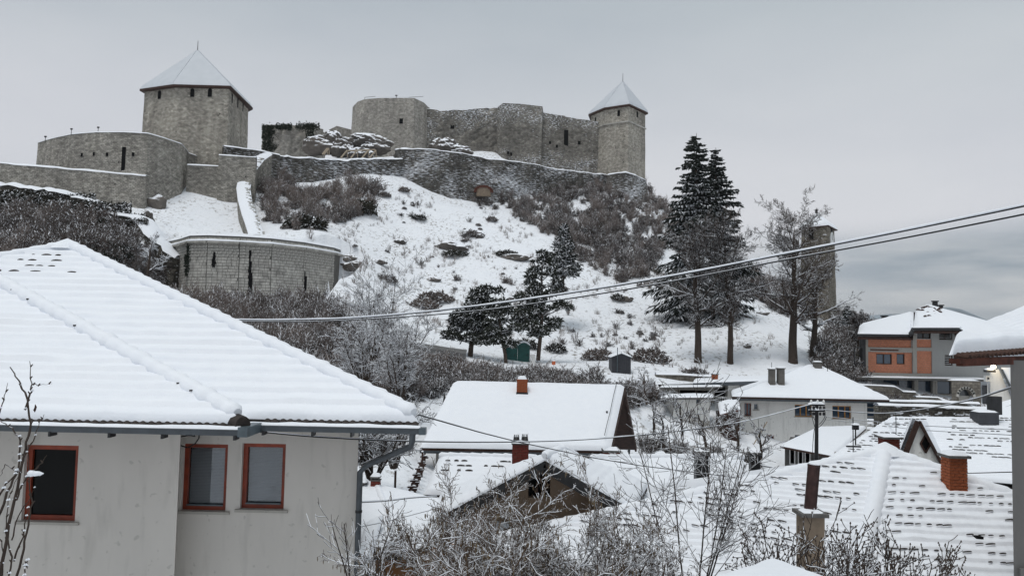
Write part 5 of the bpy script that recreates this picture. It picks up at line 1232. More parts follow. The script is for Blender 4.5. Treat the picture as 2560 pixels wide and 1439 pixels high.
def house_w():
    t = thing('house', 'two storey white house with orange window posts and three grey chimneys on a pyramid roof', 'house', (23, 58, -11))
    ze = P(2030, 995, 57).z; A = P(1830, 991, 57, ze); B = P(2224, 998, 57, ze); ap = P(2046, 915, 63.5); ap2 = P(2020, 915, 63.5); bk = V(0, 13, 0)
    rf, sn, _ = simple_roof(t, [(A, B, ap, ap2, {'left': False, 'right': False}), (B, B + bk, ap + V(.01, 0, 0), ap, {'left': False}), (A + bk + V(3.5, 0, 0), A, ap2, ap2 + V(-.01, 0, 0), {'right': False}), (B + bk, A + bk + V(3.5, 0, 0), ap2, ap, {})], 'wood_dark', .14, .16, .5, .012, 4)
    gutter(t, A + V(0, -.08, -.14), B + V(0, -.08, -.14), False, h=.12)
    y = 57.9; O = V(P(1852, 1080, y).x, y, -11.5); xr = P(2168, 1080, y).x; wd = xr - O.x
    R_ = [rect_px(O, y, *q) for q in ((1861, 1007, 1878, 1039), (1885, 1008, 1896, 1024), (1987, 1011, 2030, 1041), (2081, 1014, 2128, 1046), (1869, 1080, 1879, 1110), (1884, 1082, 1893, 1096), (1918, 1087, 1935, 1117), (1987, 1087, 2030, 1103))]
    m = MB(); facade(m, O, X_, wd, ze + .1 - O.z, R_, .18); m.face([V(xr, y, -11.5), V(xr, y + 11, -11.5), V(xr, y + 11, ze), V(xr, y, ze)], 0); m.face([V(O.x + 3.2, y + 11, -11.5), V(O.x, y, -11.5), V(O.x, y, ze), V(O.x + 3.2, y + 11, ze)], 0)
    m.obj('wall', 'white_plaster', t)
    fr = [('wood_red', ()), ('white_paint', ()), ('wood_orange', 2), ('wood_orange', 2), ('wood_red', ()), ('white_paint', ()), ('wood_red', ()), ('wood_dark', ())]
    for r, (f, mu) in zip(R_, fr):
        w = r[2] - r[0]; mul = ((w * .36, w * .7) if mu == 2 else ((w * .5,) if w > .4 else ()))
        window(t, O, X_, r, .18, f, 'blue_glass', mul, .06 if mu else .05, sill='concrete')
    m = MB(); x2 = P(2203, 1040, y).x
    m.box((x2 - .35, y, -11.5), (x2, y + .35, ze)); m.obj('post', 'white_plaster', t)
    m = MB(); m.box((xr + .01, y + 2, -11.5), (x2 - .36, y + 2.2, ze)); m.obj('stairwell', 'dark_concrete', t)
    for k in range(12):
        q = MB(); z = ze - .7 - k * .34; q.box((xr + .02, y + .2, z), (x2 - .36, y + .5, z + .07)); st = q.obj('step', 'concrete', t)
    q = MB(); q.box((xr + .02, y + .3, ze - 1.5), (x2 - .36, y + .34, ze - .25)); q.obj('pane', 'blue_glass', t)
    for (x0, x1, yt, yb) in ((1923, 1936, 923, 958), (1944, 1959, 921, 960), (2035, 2052, 906, 928)):
        yy = 59.2 if yt > 910 else 62.8; p = P((x0 + x1) / 2, yt, yy); _pc(t, (p.x, yy), (x1 - x0) * yy / F, .5, P(x0, yb, yy).z - .8, p.z, 'chimney_grey', .06, .09, 'chimney', 'cement_slab')
    m = MB(); p = P(1929, 905, 60.6); m.tube([p, p - V(0, 0, 1)], .02, 5); p = P(2069, 912, 62); m.tube([p - V(0, 0, 1.0), p + V(0, 0, .2)], .025, 5); m.obj('aerial', 'black_metal', t)
    q = MB(); pts = [P(2138, 978, 60), P(2124, 969, 60.3), P(2124, 976, 60)]; q.tube([P(2215, 988, 57.5) + V(0, 0, .2), P(2124, 969, 60.3) + V(0, 0, .15), P(2124, 978, 60) + V(0, 0, .05)], .03, 5); q.obj('cable_duct', 'cable', t)
    # glazed annex
    A = P(1950, 1114, 47); B = P(2085, 1140, 45); C = P(2165, 1070, 55); D = P(2040, 1072, 55)
    dk = MB(); dk.slab([A, B, C, D], .12); ax = dk.obj('annex_roof', 'wood_dark', t); sm = MB(); snow_face(sm, A, B, C, D, .2, 0, 0, 40, 30, 3); sm.obj('snow', 'snow', ax)
    m = MB(); m.obox(V(P(1962, 1130, 47.6).x, 47.6, 0), X_, V(.42, 1, 0).normalized(), Z_, 0, 3, 0, 6, -11, A.z - .2); m.obj('annex_wall', 'dark_concrete', t)
    for x0, x1 in ((1974, 1988), (1995, 2008), (2012, 2026)):
        O = V(P(x0, 1140, 47.55).x, 47.55, P(x0, 1160, 47.5).z); w = (x1 - x0) * 47.5 / F; window(t, O, X_, (0, 0, w, (P(x0, 1120, 47.5).z - O.z)), .06, 'white_paint', 'blue_glass', (), .05)
    m = MB(); a, b = P(1884, 1110, 54), P(1918, 1053, 54); m.bar(a, b, .06, .06, up=Y_); m.obj('leaning_pole', 'wood_raw', t)
house_w()

def sheds():
    t = thing('shed', 'small white plastered shed with flat snow roof and a tiny window beside the bare orchard', 'shed', tuple(P(1725, 1060, 56)))
    y = 56; x0, x1 = P(1682, 1020, y).x, P(1774, 1020, y).x; zt_ = P(1725, 994, y).z; zb = P(1725, 1050, y).z
    m = MB(); O = V(x0, y, zb); r = rect_px(O, y, 1740, 997, 1753, 1010); facade(m, O, X_, x1 - x0, zt_ - zb, [r], .12); m.face([V(x1, y, zb), V(x1, y + 3, zb), V(x1, y + 3, zt_), V(x1, y, zt_)], 0); m.face([V(x0, y + 3, zb), V(x0, y, zb), V(x0, y, zt_), V(x0, y + 3, zt_)], 0); m.obj('wall', 'white_plaster', t)
    window(t, O, X_, r, .12, 'white_paint', 'blue_glass', (), .04)
    m = MB(); m.box((x0 - .02, y - .03, zb - 3), (x1 + .02, y + 3, zb)); m.obj('plinth', 'concrete', t)
    a, b = P(1650, 994, 55.4), P(1782, 993, 55.4); m = MB(); m.slab([a, b, b + V(1, 3.6, -.12), a + V(1, 3.6, -.12)], .14); rf = m.obj('roof', 'cement_slab', t); sm = MB(); snow_face(sm, a, b, b + V(1, 3.6, -.12), a + V(1, 3.6, -.12), .18, 0, 0, 30, 10, 2); sm.obj('snow', 'snow', rf)
    t = thing('outbuilding', 'long low outbuilding with dark fascia, open dark doorway and short brick chimney', 'outbuilding', tuple(P(1830, 1000, 62)))
    y = 62; a, b = P(1732, 957, y), P(1925, 951, y); c, d = P(1930, 940, 66), P(1735, 950, 66)
    m = MB(); m.slab([a, b, c, d], .28); rf = m.obj('roof', 'gutter_metal', t); sm = MB(); snow_face(sm, a, b, c, d, .15, 0, 0, 40, 10, 2); sm.obj('snow', 'snow', rf)
    y2 = 62.6; O = V(P(1652, 1000, y2).x, y2, P(1700, 1060, y2).z - 1); wx = P(1900, 1000, y2).x; r = rect_px(O, y2, 1786, 966, 1816, 1022); r2 = rect_px(O, y2, 1700, 975, 1776, 985)
    m = MB(); facade(m, O, X_, P(1817, 1000, y2).x - O.x, P(1700, 962, y2).z - O.z, [r, r2], .4); m.obj('wall', 'concrete', t)
    m = MB(); m.box((P(1817, 1000, y2).x + .01, y2 - .3, O.z), (wx, y2 + 2, P(1850, 962, y2).z)); m.obj('side_wall', 'white_plaster', t)
    m = MB(); m.box((O.x, y2 + .41, O.z), (wx, y2 + 3, P(1700, 964, y2).z)); m.obj('interior', 'dark_void', t)
    a, b = P(1648, 968, 60.5), P(1806, 966, 60.5); m = MB(); m.slab([a, b, b + V(.5, 2, -.05), a + V(.5, 2, -.05)], .12); rf2 = m.obj('canopy', 'cement_slab', t); sm = MB(); snow_face(sm, a, b, b + V(.5, 2, -.05), a + V(.5, 2, -.05), .1, 0, 0, 30, 8, 3); sm.obj('snow', 'snow', rf2)
    p = P(1787, 936, 63.5); brick_chimney(t, (p.x, 63.5), .42, .4, P(1787, 958, 63.5).z, p.z, 'red_brick', snow=.08, capo=.05)
    q = MB(); a, b = P(1790, 991, 60.5), P(1826, 992, 60.5); q.bar(a, b, .05, .05)
    for k in range(8): p = a.lerp(b, k / 7); q.bar(p, p - V(0, 0, 1), .03, .03, up=X_)
    q.obj('railing', 'white_paint', t)
    # stone retaining wall behind
    t = thing('retaining_wall', 'low concrete retaining wall with snow on it at the foot of the bare lime trees', 'retaining wall', tuple(P(1740, 950, 66)))
    o, top = masonry('masonry', pxline([(1640, 936, 66, 970), (1700, 937, 66, 970), (1790, 943, 67, 970), (1850, 945, 69, 970)]), t, 'garden_stone', .6, .05, seed=61); snow_cap(t, top, .2)
    # red brick lean-to by the corner of the white house
    t = thing('shed', 'dark red lean-to shed tucked against the left corner of the white house', 'shed', tuple(P(1835, 1075, 55)))
    a, b = P(1800, 1036, 54.4), P(1852, 1022, 54.8); m = MB(); m.slab([a, b, b + V(.5, 2.5, .5), a + V(.5, 2.5, .5)], .12); rf = m.obj('roof', 'rust_beam', t); sm = MB(); snow_face(sm, a, b, b + V(.5, 2.5, .5), a + V(.5, 2.5, .5), .15, 0, 0, 16, 8, 3); sm.obj('snow', 'snow', rf)
    m = MB(); m.box((P(1812, 1060, 55).x, 55, P(1812, 1085, 55).z - 1), (P(1849, 1060, 55).x, 57.4, P(1830, 1034, 55).z)); m.obj('wall', 'wood_dark', t)
sheds()

def house_o():
    t = thing('apartment_house', 'unfinished tall house with orange brick infill between grey concrete beams', 'house', (38, 75, -8))
    y = 75.0; O = V(P(2163, 900, y).x, y, P(2163, 1010, y).z - 2)
    def RP(*q): return rect_px(O, y, *q)
    xr = P(2560, 900, y).x - O.x; zt_ = P(2300, 836, y).z - O.z
    inf = [(2170, 842, 2279, 868), (2170, 880, 2281, 932), (2291, 848, 2329, 868), (2291, 877, 2330, 933)]
    win = [(2348, 827, 2381, 849), (2362, 887, 2382, 913)]
    zt2 = P(2340, 820, y).z - O.z; xa, xb = RP(2283, 820, 2400, 830)[0], RP(2283, 820, 2403, 830)[2]
    low = P(2300, 941, y).z - O.z
    m = MB(); ri = [RP(*q) for q in inf]; rw = [RP(*q) for q in win]; up_w = RP(2293, 826, 2327, 846); sh = rw[0]
    facade(m, O + Z_ * low, X_, xr, zt_ - low, [(a, b - low, c, d - low) for a, b, c, d in ri + [rw[1]]] + [(up_w[0], up_w[1] - low, up_w[2], zt_ - low), (sh[0], sh[1] - low, sh[2], zt_ - low)], .22)
    O2 = O + X_ * xa + Z_ * zt_; facade(m, O2, X_, xb - xa, zt2 - zt_, [(up_w[0] - xa, 0, up_w[2] - xa, max(.05, up_w[3] - zt_)), (sh[0] - xa, 0, sh[2] - xa, max(.05, sh[3] - zt_))], .22)
    m.face([O + Z_ * low, O + Z_ * zt_, O + V(5.6, 12, zt_), O + V(5.6, 12, low)], 0)
    m.obj('wall', 'render_grey', t)
    # infill panels of hollow brick, windows inside them
    wins = {1: [(2192, 884, 2231, 910), (2243, 884, 2263, 910)]}
    for k, r in enumerate(ri):
        q = MB(); OO = O + X_ * r[0] + Z_ * r[1] + Y_ * .1; rs = []
        for w in wins.get(k, []): a = RP(*w); rs.append((a[0] - r[0], a[1] - r[1], a[2] - r[0], a[3] - r[1]))
        facade(q, OO, X_, r[2] - r[0], r[3] - r[1], rs, .15); q.obj('brick_panel', 'hollow_brick', t)
        for j, w in enumerate(rs): window(t, OO, X_, w, .15, 'wood_dark', 'blue_glass', ((w[2] - w[0]) * .5,) if j == 0 else (), .08)
    for r, b in ((up_w, 0), (rw[0], 1), (rw[1], 1)):
        wd = r[2] - r[0]; window(t, O, X_, r, .2, 'wood_dark', 'window_glass', (wd * .5,) if wd > .9 else (), .07, shutter=bool(b))
    bm = MB()
    def beam(x0, y0, x1, y1, pr=.05): r = RP(x0, y0, x1, y1); bm.obox(O, X_, Y_, Z_, r[0], r[2], -pr, -.003, r[1], r[3])
    beam(2163, 868, 2283, 880, .06); beam(2163, 932, 2330, 941, .07); beam(2281, 838, 2291, 932, .09); beam(2163, 836, 2169.5, 932, .08); beam(2291, 868.5, 2330, 876.5, .04)
    bm.obj('concrete_frame', 'concrete', t)
    q = MB(); r = RP(2175, 873, 2245, 876); q.obox(O, X_, Y_, Z_, r[0], r[2], -.12, -.065, r[1], r[3]); q.obj('rusty_bar', 'rust_beam', t)
    q = MB(); a = P(2159, 838, 74.7); q.box((a.x - .15, 74.6, P(2159, 940, 74.7).z), (a.x + .15, 75.3, a.z)); q.obj('downpipe', 'black_metal', t)
    # roofs
    A, A2, G, E = P(2144, 834, 73.6), P(2282, 836, 73.6), P(2284, 781, 84), P(2149, 814, 82)
    K = P(2318, 765, 84); F1, F2 = P(2284, 819, 72.8), P(2398, 819, 72.8); Bq, Cq = P(2402, 838, 73.6), P(2700, 858, 73.6)
    rf, sn, _ = simple_roof(t, [(A, A2, G, E, {}), (F1, F2, K, P(2288, 780, 82.5), {'right': False}), (Bq, Cq, P(2700, 870, 84), K, {'left': False}), (F2, Bq, K, K, {'left': False, 'right': False}), (A2, F1, G, G, {'left': False, 'right': False})], 'wood_dark', .22, .22, .5, .01, 3, lump=.05, drop=.3)
    bk = MB(); bk.slab([K, G, G + V(-1, 8, -3), K + V(0, 8, -4)], .1); bk.obj('rear_roof', 'wood_dark', t)
    lip = arc_tile_mesh('roof_tile', .45, .12, .1, 'tile_brown', 1, .02); rng = random.Random(2); sp = []
    for i in range(34):
        x = rng.uniform(2292, 2352); yy = rng.uniform(768, 795) if i > 20 else 766 + abs(x - 2318) * .42 + rng.uniform(0, 3)
        tt = (819 - yy) / 55; p = P(x, yy, 72.8 + tt * 11.2 - .25); sp.append((p + V(0, 0, .08), X_, V(0, -.95, -.3), V(0, -.3, .95)))
    place_tiles('roof_tile', lip, rf, sp)
    q = MB(); a, b = F1 + V(0, 0, -.1), P(2274, 837, 73.4); q.bar(F1 + V(-.05, -.05, -.15), b, .1, .45, up=Y_); q.bar(F2 + V(.05, -.05, -.15), P(2411, 840, 73.4), .1, .45, up=Y_); q.bar(F1 + V(0, -.05, -.12), F2 + V(0, -.05, -.12), .08, .25); q.bar(A + V(0, -.05, -.15), P(2276, 836, 73.5) + V(0, 0, -.1), .08, .22); q.obj('fascia', 'black_metal', t)
    for px, yt, yb, w, yy in ((2340, 754, 775, .4, 85), (2354, 764, 778, .35, 86), (2213, 791, 800, .45, 84)):
        p = P(px, yt, yy); q = MB(); q.box((p.x - w / 2, yy, P(px, yb, yy).z - 1), (p.x + w / 2, yy + .4, p.z)); q.box((p.x - w / 2 - .08, yy - .08, p.z + .01), (p.x + w / 2 + .08, yy + .48, p.z + .12)); q.obj('chimney', 'black_metal', t)
    # ledge, shop front
    a, b = P(2139, 942, 73.2), P(2476, 948, 73.2); q = MB(); q.slab([a, b, b + V(0, 2.2, .05), a + V(0, 2.2, .05)], .22); lg = q.obj('ledge', 'dark_concrete', t); sm = MB(); snow_face(sm, a, b, b + V(0, 2.0, .04), a + V(0, 2.0, .04), .07, 0, 0, 60, 6, 2); sm.obj('snow', 'snow', lg)
    zs = a.z - .25; z0 = O.z - 1; q = MB(); q.box((O.x - .6, 76.5, z0), (b.x, 76.7, zs)); q.box((O.x - .6, 75.2, z0), (O.x + .0, 76.5, zs)); q.obj('shop_recess', 'dark_concrete', t)
    for x0, x1 in ((2210, 2245), (2247, 2281), (2293, 2328), (2341, 2376)):
        OO = V(P(x0, 960, 75.3).x, 75.3, P(x0, 984, 75.3).z); w = (x1 - x0) * 75.3 / F; window(t, OO, X_, (0, 0, w, zs - OO.z - .05), .1, 'black_metal', 'blue_glass', (), .06)
    q = MB()
    for x in (2286, 2290.5, 2332, 2338): p = P(x, 960, 74.9); q.box((p.x - .09, 74.7, z0), (p.x + .09, 75.1, zs))
    q.box((P(2292, 980, 75).x, 75.02, z0), (P(2378, 980, 75).x, 75.28, P(2330, 984, 75.1).z)); q.obj('shop_pillar', 'concrete', t)
    # rusty steel frame on the left
    q = MB()
    for x in (2136, 2157): q.bar(P(x, 868, 74), P(x, 958, 74), .1, .1, up=Y_)
    for yy in (868, 908, 938): q.bar(P(2136, yy, 74), P(2157, yy, 74), .1, .1)
    q.obj('steel_frame', 'black_metal', t)
    # stone parapet and arch
    t = thing('garden_wall', 'pale stone parapet with curved step and snowy coping below the orange brick house', 'garden wall', tuple(P(2200, 985, 70)))
    o, top = masonry('masonry', pxline([(2138, 962, 71, 1000), (2200, 964, 71, 1000), (2238, 967, 71, 1000), (2248, 972, 71, 1000), (2258, 979, 71, 1000), (2290, 981, 71, 1000)]), t, 'garden_stone', .5, .01, seed=71, hs=.5); snow_cap(t, top, .12, .06)
    o, top = masonry('masonry', pxline([(2290, 992, 69, 1012), (2345, 994, 69, 1012), (2378, 1010, 68, 1022)]), t, 'garden_stone', .5, .01, seed=72, hs=.5); snow_cap(t, top, .12, .06)
    t = thing('stone_arch', 'pale square stone gateway with a round arch at the foot of the brick house', 'arch', tuple(P(2415, 1012, 68)))
    y = 68; O = V(P(2379, 990, y).x, y, P(2415, 1020, y).z); w = 73 * y / F; h = P(2415, 954, y).z - O.z; m = MB(); x0, x1 = w * .25, w * .72; zc = h * .46; rad = (x1 - x0) / 2; cx = (x0 + x1) / 2
    facade(m, O, X_, x0, h, [], .5); facade(m, O + X_ * x1, X_, w - x1, h, [], .5); n = 10
    prev = None
    for i in range(n + 1):
        th = math.pi * (1 - i / n); p = O + V(cx + rad * math.cos(th), 0, zc + rad * math.sin(th))
        if prev: m.face([prev, p, V(p.x, y, O.z + h), V(prev.x, y, O.z + h)], 0, uv=[(prev.x, prev.z), (p.x, p.z), (p.x, O.z + h), (prev.x, O.z + h)]); m.face([p, prev, prev + Y_ * .6, p + Y_ * .6], 0, uv=[(0, 0), (1, 0), (1, 1), (0, 1)])
        prev = p
    m.box((O.x, y + .01, O.z + h + .002), (O.x + w, y + .8, O.z + h + .1)); m.obj('masonry', 'garden_stone', t)
    q = MB()
    for i in range(9):
        th = math.pi * (i + .5) / 9; c = O + V(cx + (rad + .12) * math.cos(th), -.04, zc + (rad + .12) * math.sin(th)); u = V(math.cos(th), 0, math.sin(th)); v = V(-math.sin(th), 0, math.cos(th)); q2 = MB(); q2.obox(c, u, v, Y_, -.11, .11, -.2, .2, 0, .1); q2.obj('arch_stone', 'cut_stone', t)
    q = MB(); q.box((O.x + x0, y + .5, O.z), (O.x + x1, y + .55, O.z + zc)); q.obj('infill', 'concrete', t)
    q = MB(); q.box((O.x + x0, y + .56, O.z + zc), (O.x + x1, y + .7, O.z + h * .9)); q.obj('fanlight', 'window_glass', t)
    snow_pad(t, O + V(w / 2, .4, h + .1), X_, Y_, w / 2, .4, .12)
house_o()
def small_right():
    t = thing('house', 'small white gabled house with a lit outdoor lamp beside the orange brick house', 'house', (24, 45, -8))
    y = 45; O = V(P(2474, 960, y).x, y, -9); a = P(2497, 922, y); b = P(2534, 996, y); m = MB()
    m.face([O, V(b.x + .5, y, -9), V(b.x, y, b.z - .3), V(a.x, y, a.z), V(P(2476, 925, y).x, y, a.z - .1)], 0); m.face([O + V(2.8, 4, 0), O, V(O.x, y, a.z - .1), V(O.x + 2.8, y + 4, a.z - .1)], 0); m.obj('wall', 'white_plaster', t)
    sm = MB(); A, B = b + V(0, -.2, 0), b + V(5, 5, 0); dk = MB(); dk.slab([A, b + V(5, 0, -.2), a + V(5, .4, .25), a + V(0, -.2, .1)], .12); rf = dk.obj('roof', 'wood_dark', t); snow_face(sm, A, b + V(5, 0, -.2), a + V(5, .4, .25), a + V(0, -.2, .1), .12, 0, 0, 20, 20, 4); sm.obj('snow', 'snow', rf)
    q = MB(); q.bar(a + V(0, -.25, 0), b + V(0, -.25, 0), .08, .1, up=Y_); q.obj('verge_board', 'gutter_metal', t)
    c = P(2474, 926, 44.6); q = MB(); q.obox(c, X_, Y_, Z_, -.26, .26, -.15, .15, -.09, .05); q.box((c.x - .03, 44.6, c.z - .05), (c.x + .03, 45, c.z + .02)); l = q.obj('lamp', 'black_metal', t); snow_pad(l, c + V(-.05, 0, .05), X_, Y_, .2, .14, .08)
    c2 = P(2483, 917, 44.5); q = MB(); q.tube([c2 + V(0, 0, -.11), c2 + V(0, 0, -.04), c2 + V(0, 0, .06), c2 + V(0, 0, .12)], [.05, .13, .13, .04], 12); q.obj('bulb', 'lamp_glow', l)
    ld = bpy.data.lights.new('lamp_light', 'POINT'); ld.energy = 25; ld.color = (1, .8, .5); ld.shadow_soft_size = .15; lo = bpy.data.objects.new('lamp_light', ld); lo.location = c2 + V(0, -.3, 0); COL.objects.link(lo)
    q = MB(); c = P(2468, 945, 44.8); q.box((c.x - .14, 44.7, c.z - .18), (c.x + .14, 44.9, c.z + .16)); bx = q.obj('meter_box', 'white_paint', t); q = MB(); q.tube([V(c.x - .01, 44.69, c.z), V(c.x - .01, 44.66, c.z)], .06, 12); q.obj('dial', 'black_metal', bx); q = MB(); q.tube([V(c.x + .05, 44.85, c.z - .18), V(c.x + .05, 44.85, c.z - 1.4)], .03, 6); q.obj('conduit', 'white_paint', bx)
    q = MB(); a, b = P(2457, 962, 44.9), P(2469, 1010, 44.9); q.box((a.x, 44.9, b.z), (b.x, 44.97, a.z)); q.obj('door', 'dark_shed', t)
    # snow roofs in front of it
    t = thing('lean_to', 'low snow covered lean-to roof just left of the grey wall at the right', 'lean-to', tuple(P(2480, 1050, 38)))
    A, B = P(2415, 1052, 37), P(2600, 1056, 37); C, D = P(2600, 985, 42), P(2432, 1030, 40); dk = MB(); dk.slab([A, B, C, D], .12); rf = dk.obj('roof', 'wood_dark', t); sm = MB(); snow_face(sm, A, B, C, D, .14, 0, 0, 30, 20, 5); sm.obj('snow', 'snow', rf)
    t = thing('garden_wall', 'long low terrace wall with snow on top beyond the tiled roofs', 'garden wall', tuple(P(2340, 1020, 50)))
    for Y, y0, pts in ((58, 1005, [(2205, 1003), (2330, 1005), (2450, 1010)]), (50, 1018, [(2195, 1013), (2300, 1016), (2420, 1022), (2480, 1023)])):
        o, top = masonry('masonry', pxline([(a, b, Y, b + 22) for a, b in pts]), t, 'stone_ruin', .6, .1, seed=int(Y), hs=.5); snow_cap(t, top, .15, .08)
small_right()

def site_things():
    # two portable toilets
    def cabin(px, label):
        y = 72; c = P(px, 903, y); t = thing('portable_toilet', label, 'portable toilet', tuple(c), 'pair of portable toilets'); w, h = .56, 1.55
        m = MB(); m.box((c.x - w, y, c.z - .6), (c.x + w, y + 1.1, c.z + h)); m.obj('cabin', 'green_plastic', t)
        rp = [(c.x - w - .03 + (2 * w + .06) * i / 10, h - .12 + .3 * math.sin(math.pi * i / 10)) for i in range(11)]
        m = MB()
        for (xa, za), (xb, zb) in zip(rp, rp[1:]): m.face([V(xa, y - .08, c.z + za), V(xb, y - .08, c.z + zb), V(xb, y + 1.2, c.z + zb), V(xa, y + 1.2, c.z + za)], 0)
        m.face([V(x, y - .08, c.z + z) for x, z in rp], 0); rf = m.obj('roof', 'green_plastic', t)
        m = MB(); g = []
        for (xa, za), (xb, zb) in zip(rp, rp[1:]):
            m.face([V(xa, y - .1, c.z + za + .16), V(xb, y - .1, c.z + zb + .16), V(xb, y + 1.2, c.z + zb + .16), V(xa, y + 1.2, c.z + za + .16)], 0); m.face([V(xa, y - .1, c.z + za), V(xb, y - .1, c.z + zb), V(xb, y - .1, c.z + zb + .16), V(xa, y - .1, c.z + za + .16)], 0)
        m.obj('snow', 'snow', rf)
        m = MB(); m.box((c.x - w * .72, y - .04, c.z - .4), (c.x + w * .72, y - .003, c.z + h - .2)); d = m.obj('door', 'green_plastic', t); m = MB(); m.box((c.x + w * .5, y - .09, c.z + .5), (c.x + w * .6, y - .041, c.z + .7)); m.obj('handle', 'black_metal', d)
    cabin(1278, 'left one of two green portable toilets under the pines'); cabin(1309, 'right one of two green portable toilets under the pines')
    t = thing('utility_box', 'small white cabinet beside the green portable toilets', 'cabinet', tuple(P(1332, 905, 71))); c = P(1332, 906, 71); m = MB(); m.box((c.x - .22, 71, c.z - .4), (c.x + .22, 71.4, c.z + .75)); m.obj('cabinet', 'white_paint', t); m = MB(); m.box((c.x - .18, 70.97, c.z - .2), (c.x + .18, 70.998, c.z + .68)); m.obj('door', 'white_paint', t)
    c = P(1384, 912, 70); t = thing('barrel', 'small orange barrel at the edge of the brush', 'barrel', tuple(c)); m = MB(); m.tube([c, c + V(0, 0, .08), c + V(0, 0, .3), c + V(0, 0, .36)], [.15, .17, .17, .15], 12); m.obj('drum', 'orange_barrel', t); snow_pad(t, c + V(0, 0, .36), X_, Y_, .14, .14, .06)
    # dark tin shed
    y = 66; a, b = P(1529, 930, y), P(1577, 932, y); t = thing('shed', 'dark ribbed tin shed with little gable roof standing in the brush', 'shed', tuple(a)); zt_ = P(1553, 893, y).z; za = P(1553, 884, y).z
    m = MB(); x0, x1 = a.x, b.x; z0 = a.z - .6; xm = (x0 + x1) / 2; m.face([V(x0, y, z0), V(x1, y, z0), V(x1, y, zt_), V(xm, y, za), V(x0, y, zt_)], 0); m.face([V(x1, y, z0), V(x1, y + 2, z0), V(x1, y + 2, zt_), V(x1, y, zt_)], 0); m.face([V(x0, y + 2, z0), V(x0, y, z0), V(x0, y, zt_), V(x0, y + 2, zt_)], 0); m.obj('wall', 'dark_shed', t)
    for i in range(9): q = MB(); x = x0 + (x1 - x0) * (i + .5) / 9; q.box((x - .03, y - .04, z0), (x + .03, y - .003, zt_)); q.obj('rib', 'dark_shed', t)
    sm = MB(); dk = MB(); l0, r0, mm = V(x0 - .1, y - .1, zt_), V(x1 + .1, y - .1, zt_), V(xm, y - .1, za + .05); R2 = V(0, 2.2, 0)
    dk.slab([l0, mm, mm + R2, l0 + R2], .06); dk.slab([mm, r0, r0 + R2, mm + R2], .06); rf = dk.obj('roof', 'gutter_metal', t); snow_face(sm, l0 + R2, l0, mm, mm + R2, .12, 0, 0, 8, 8, 2, lump=.01); snow_face(sm, r0, r0 + R2, mm + R2, mm, .12, 0, 0, 8, 8, 2, lump=.01); sm.obj('snow', 'snow', rf)
    q = MB(); p = P(1543, 930, 65.9); q.tube([p, V(p.x, p.y, P(1543, 868, 65.9).z)], .035, 6); q.obj('flue', 'zinc', t)
    # access road cut in the slope
    m = MB(); L = [(1005, 866, 70), (1040, 868, 68), (1080, 872, 67), (1120, 876, 66.5), (1165, 884, 66)]; U = [(1008, 858, 70.5), (1045, 858, 69.5), (1085, 862, 68.5), (1122, 868, 68), (1168, 874, 67.5)]
    for i in range(4): m.face([P(*L[i]), P(*L[i + 1]), P(*U[i + 1]), P(*U[i])], 0)
    for i in range(4): m.face([P(*L[i]) - V(0, 0, 1.5), P(*L[i + 1]) - V(0, 0, 1.5), P(*L[i + 1]), P(*L[i])], 0)
    tag(m.obj('road', 'asphalt'), 'short grey ramp road cut in the slope below the bastion', kind='structure')
    # iron fence below the bastion
    t = thing('fence', 'iron bar fence climbing from the corner of the squared stone bastion', 'fence', tuple(P(850, 790, 78)))
    A, B = (842, 790, 80), (905, 822, 74); n = 22
    for i in range(n + 1):
        k = i / n; p = P(A[0] + (B[0] - A[0]) * k, A[1] + (B[1] - A[1]) * k, A[2] + (B[2] - A[2]) * k); q = MB(); q.bar(p - V(0, 0, .6), p + V(0, 0, 2.1 + .15 * ((i * 7) % 3)), .05, .05, up=Y_); q.obj('bar', 'wood_dark', t)
    for z in (.4, 1.7): q = MB(); q.bar(P(*A) + V(0, -.05, z), P(*B) + V(0, -.05, z), .05, .06); q.obj('rail', 'wood_dark', t)
    # ladder-like stepping fence by the small house
    t = thing('fence', 'rickety snow dusted wooden fence running up the garden left of the wide roof', 'fence', tuple(P(1030, 1230, 29)))
    prev = None
    for i in range(15):
        k = i / 14; p = P(1020 + 42 * k, 1262 - 112 * k, 27 + 9 * k); q = MB(); q.bar(p - V(0, 0, .3), p + V(0, 0, .42), .07, .07, up=Y_); q.obj('post', 'wood_dark', t)
        q = MB(); q.bar(p + V(-.16, 0, .1 + .2 * (i % 2)), p + V(.16, 0, .12 + .2 * (i % 2)), .07, .05); r_ = q.obj('rung', 'wood_dark', t); snow_pad(r_, p + V(0, 0, .15 + .2 * (i % 2)), X_, Y_, .15, .04, .04)
    for px, py, Y, h in ((1054, 1205, 34, 1.3), (987, 1240, 28, .9)):
        c = P(px, py, Y); t2 = thing('post', 'lone dark garden post %s' % ('beside the top of the wooden fence' if px > 1000 else 'left of the wooden fence'), 'post', tuple(c)); q = MB(); q.bar(c - V(0, 0, .5), c + V(0, 0, h), .07, .07, up=Y_); q.obj('shaft', 'wood_dark', t2); snow_pad(t2, c + V(0, 0, h), X_, Y_, .05, .05, .05)
site_things()

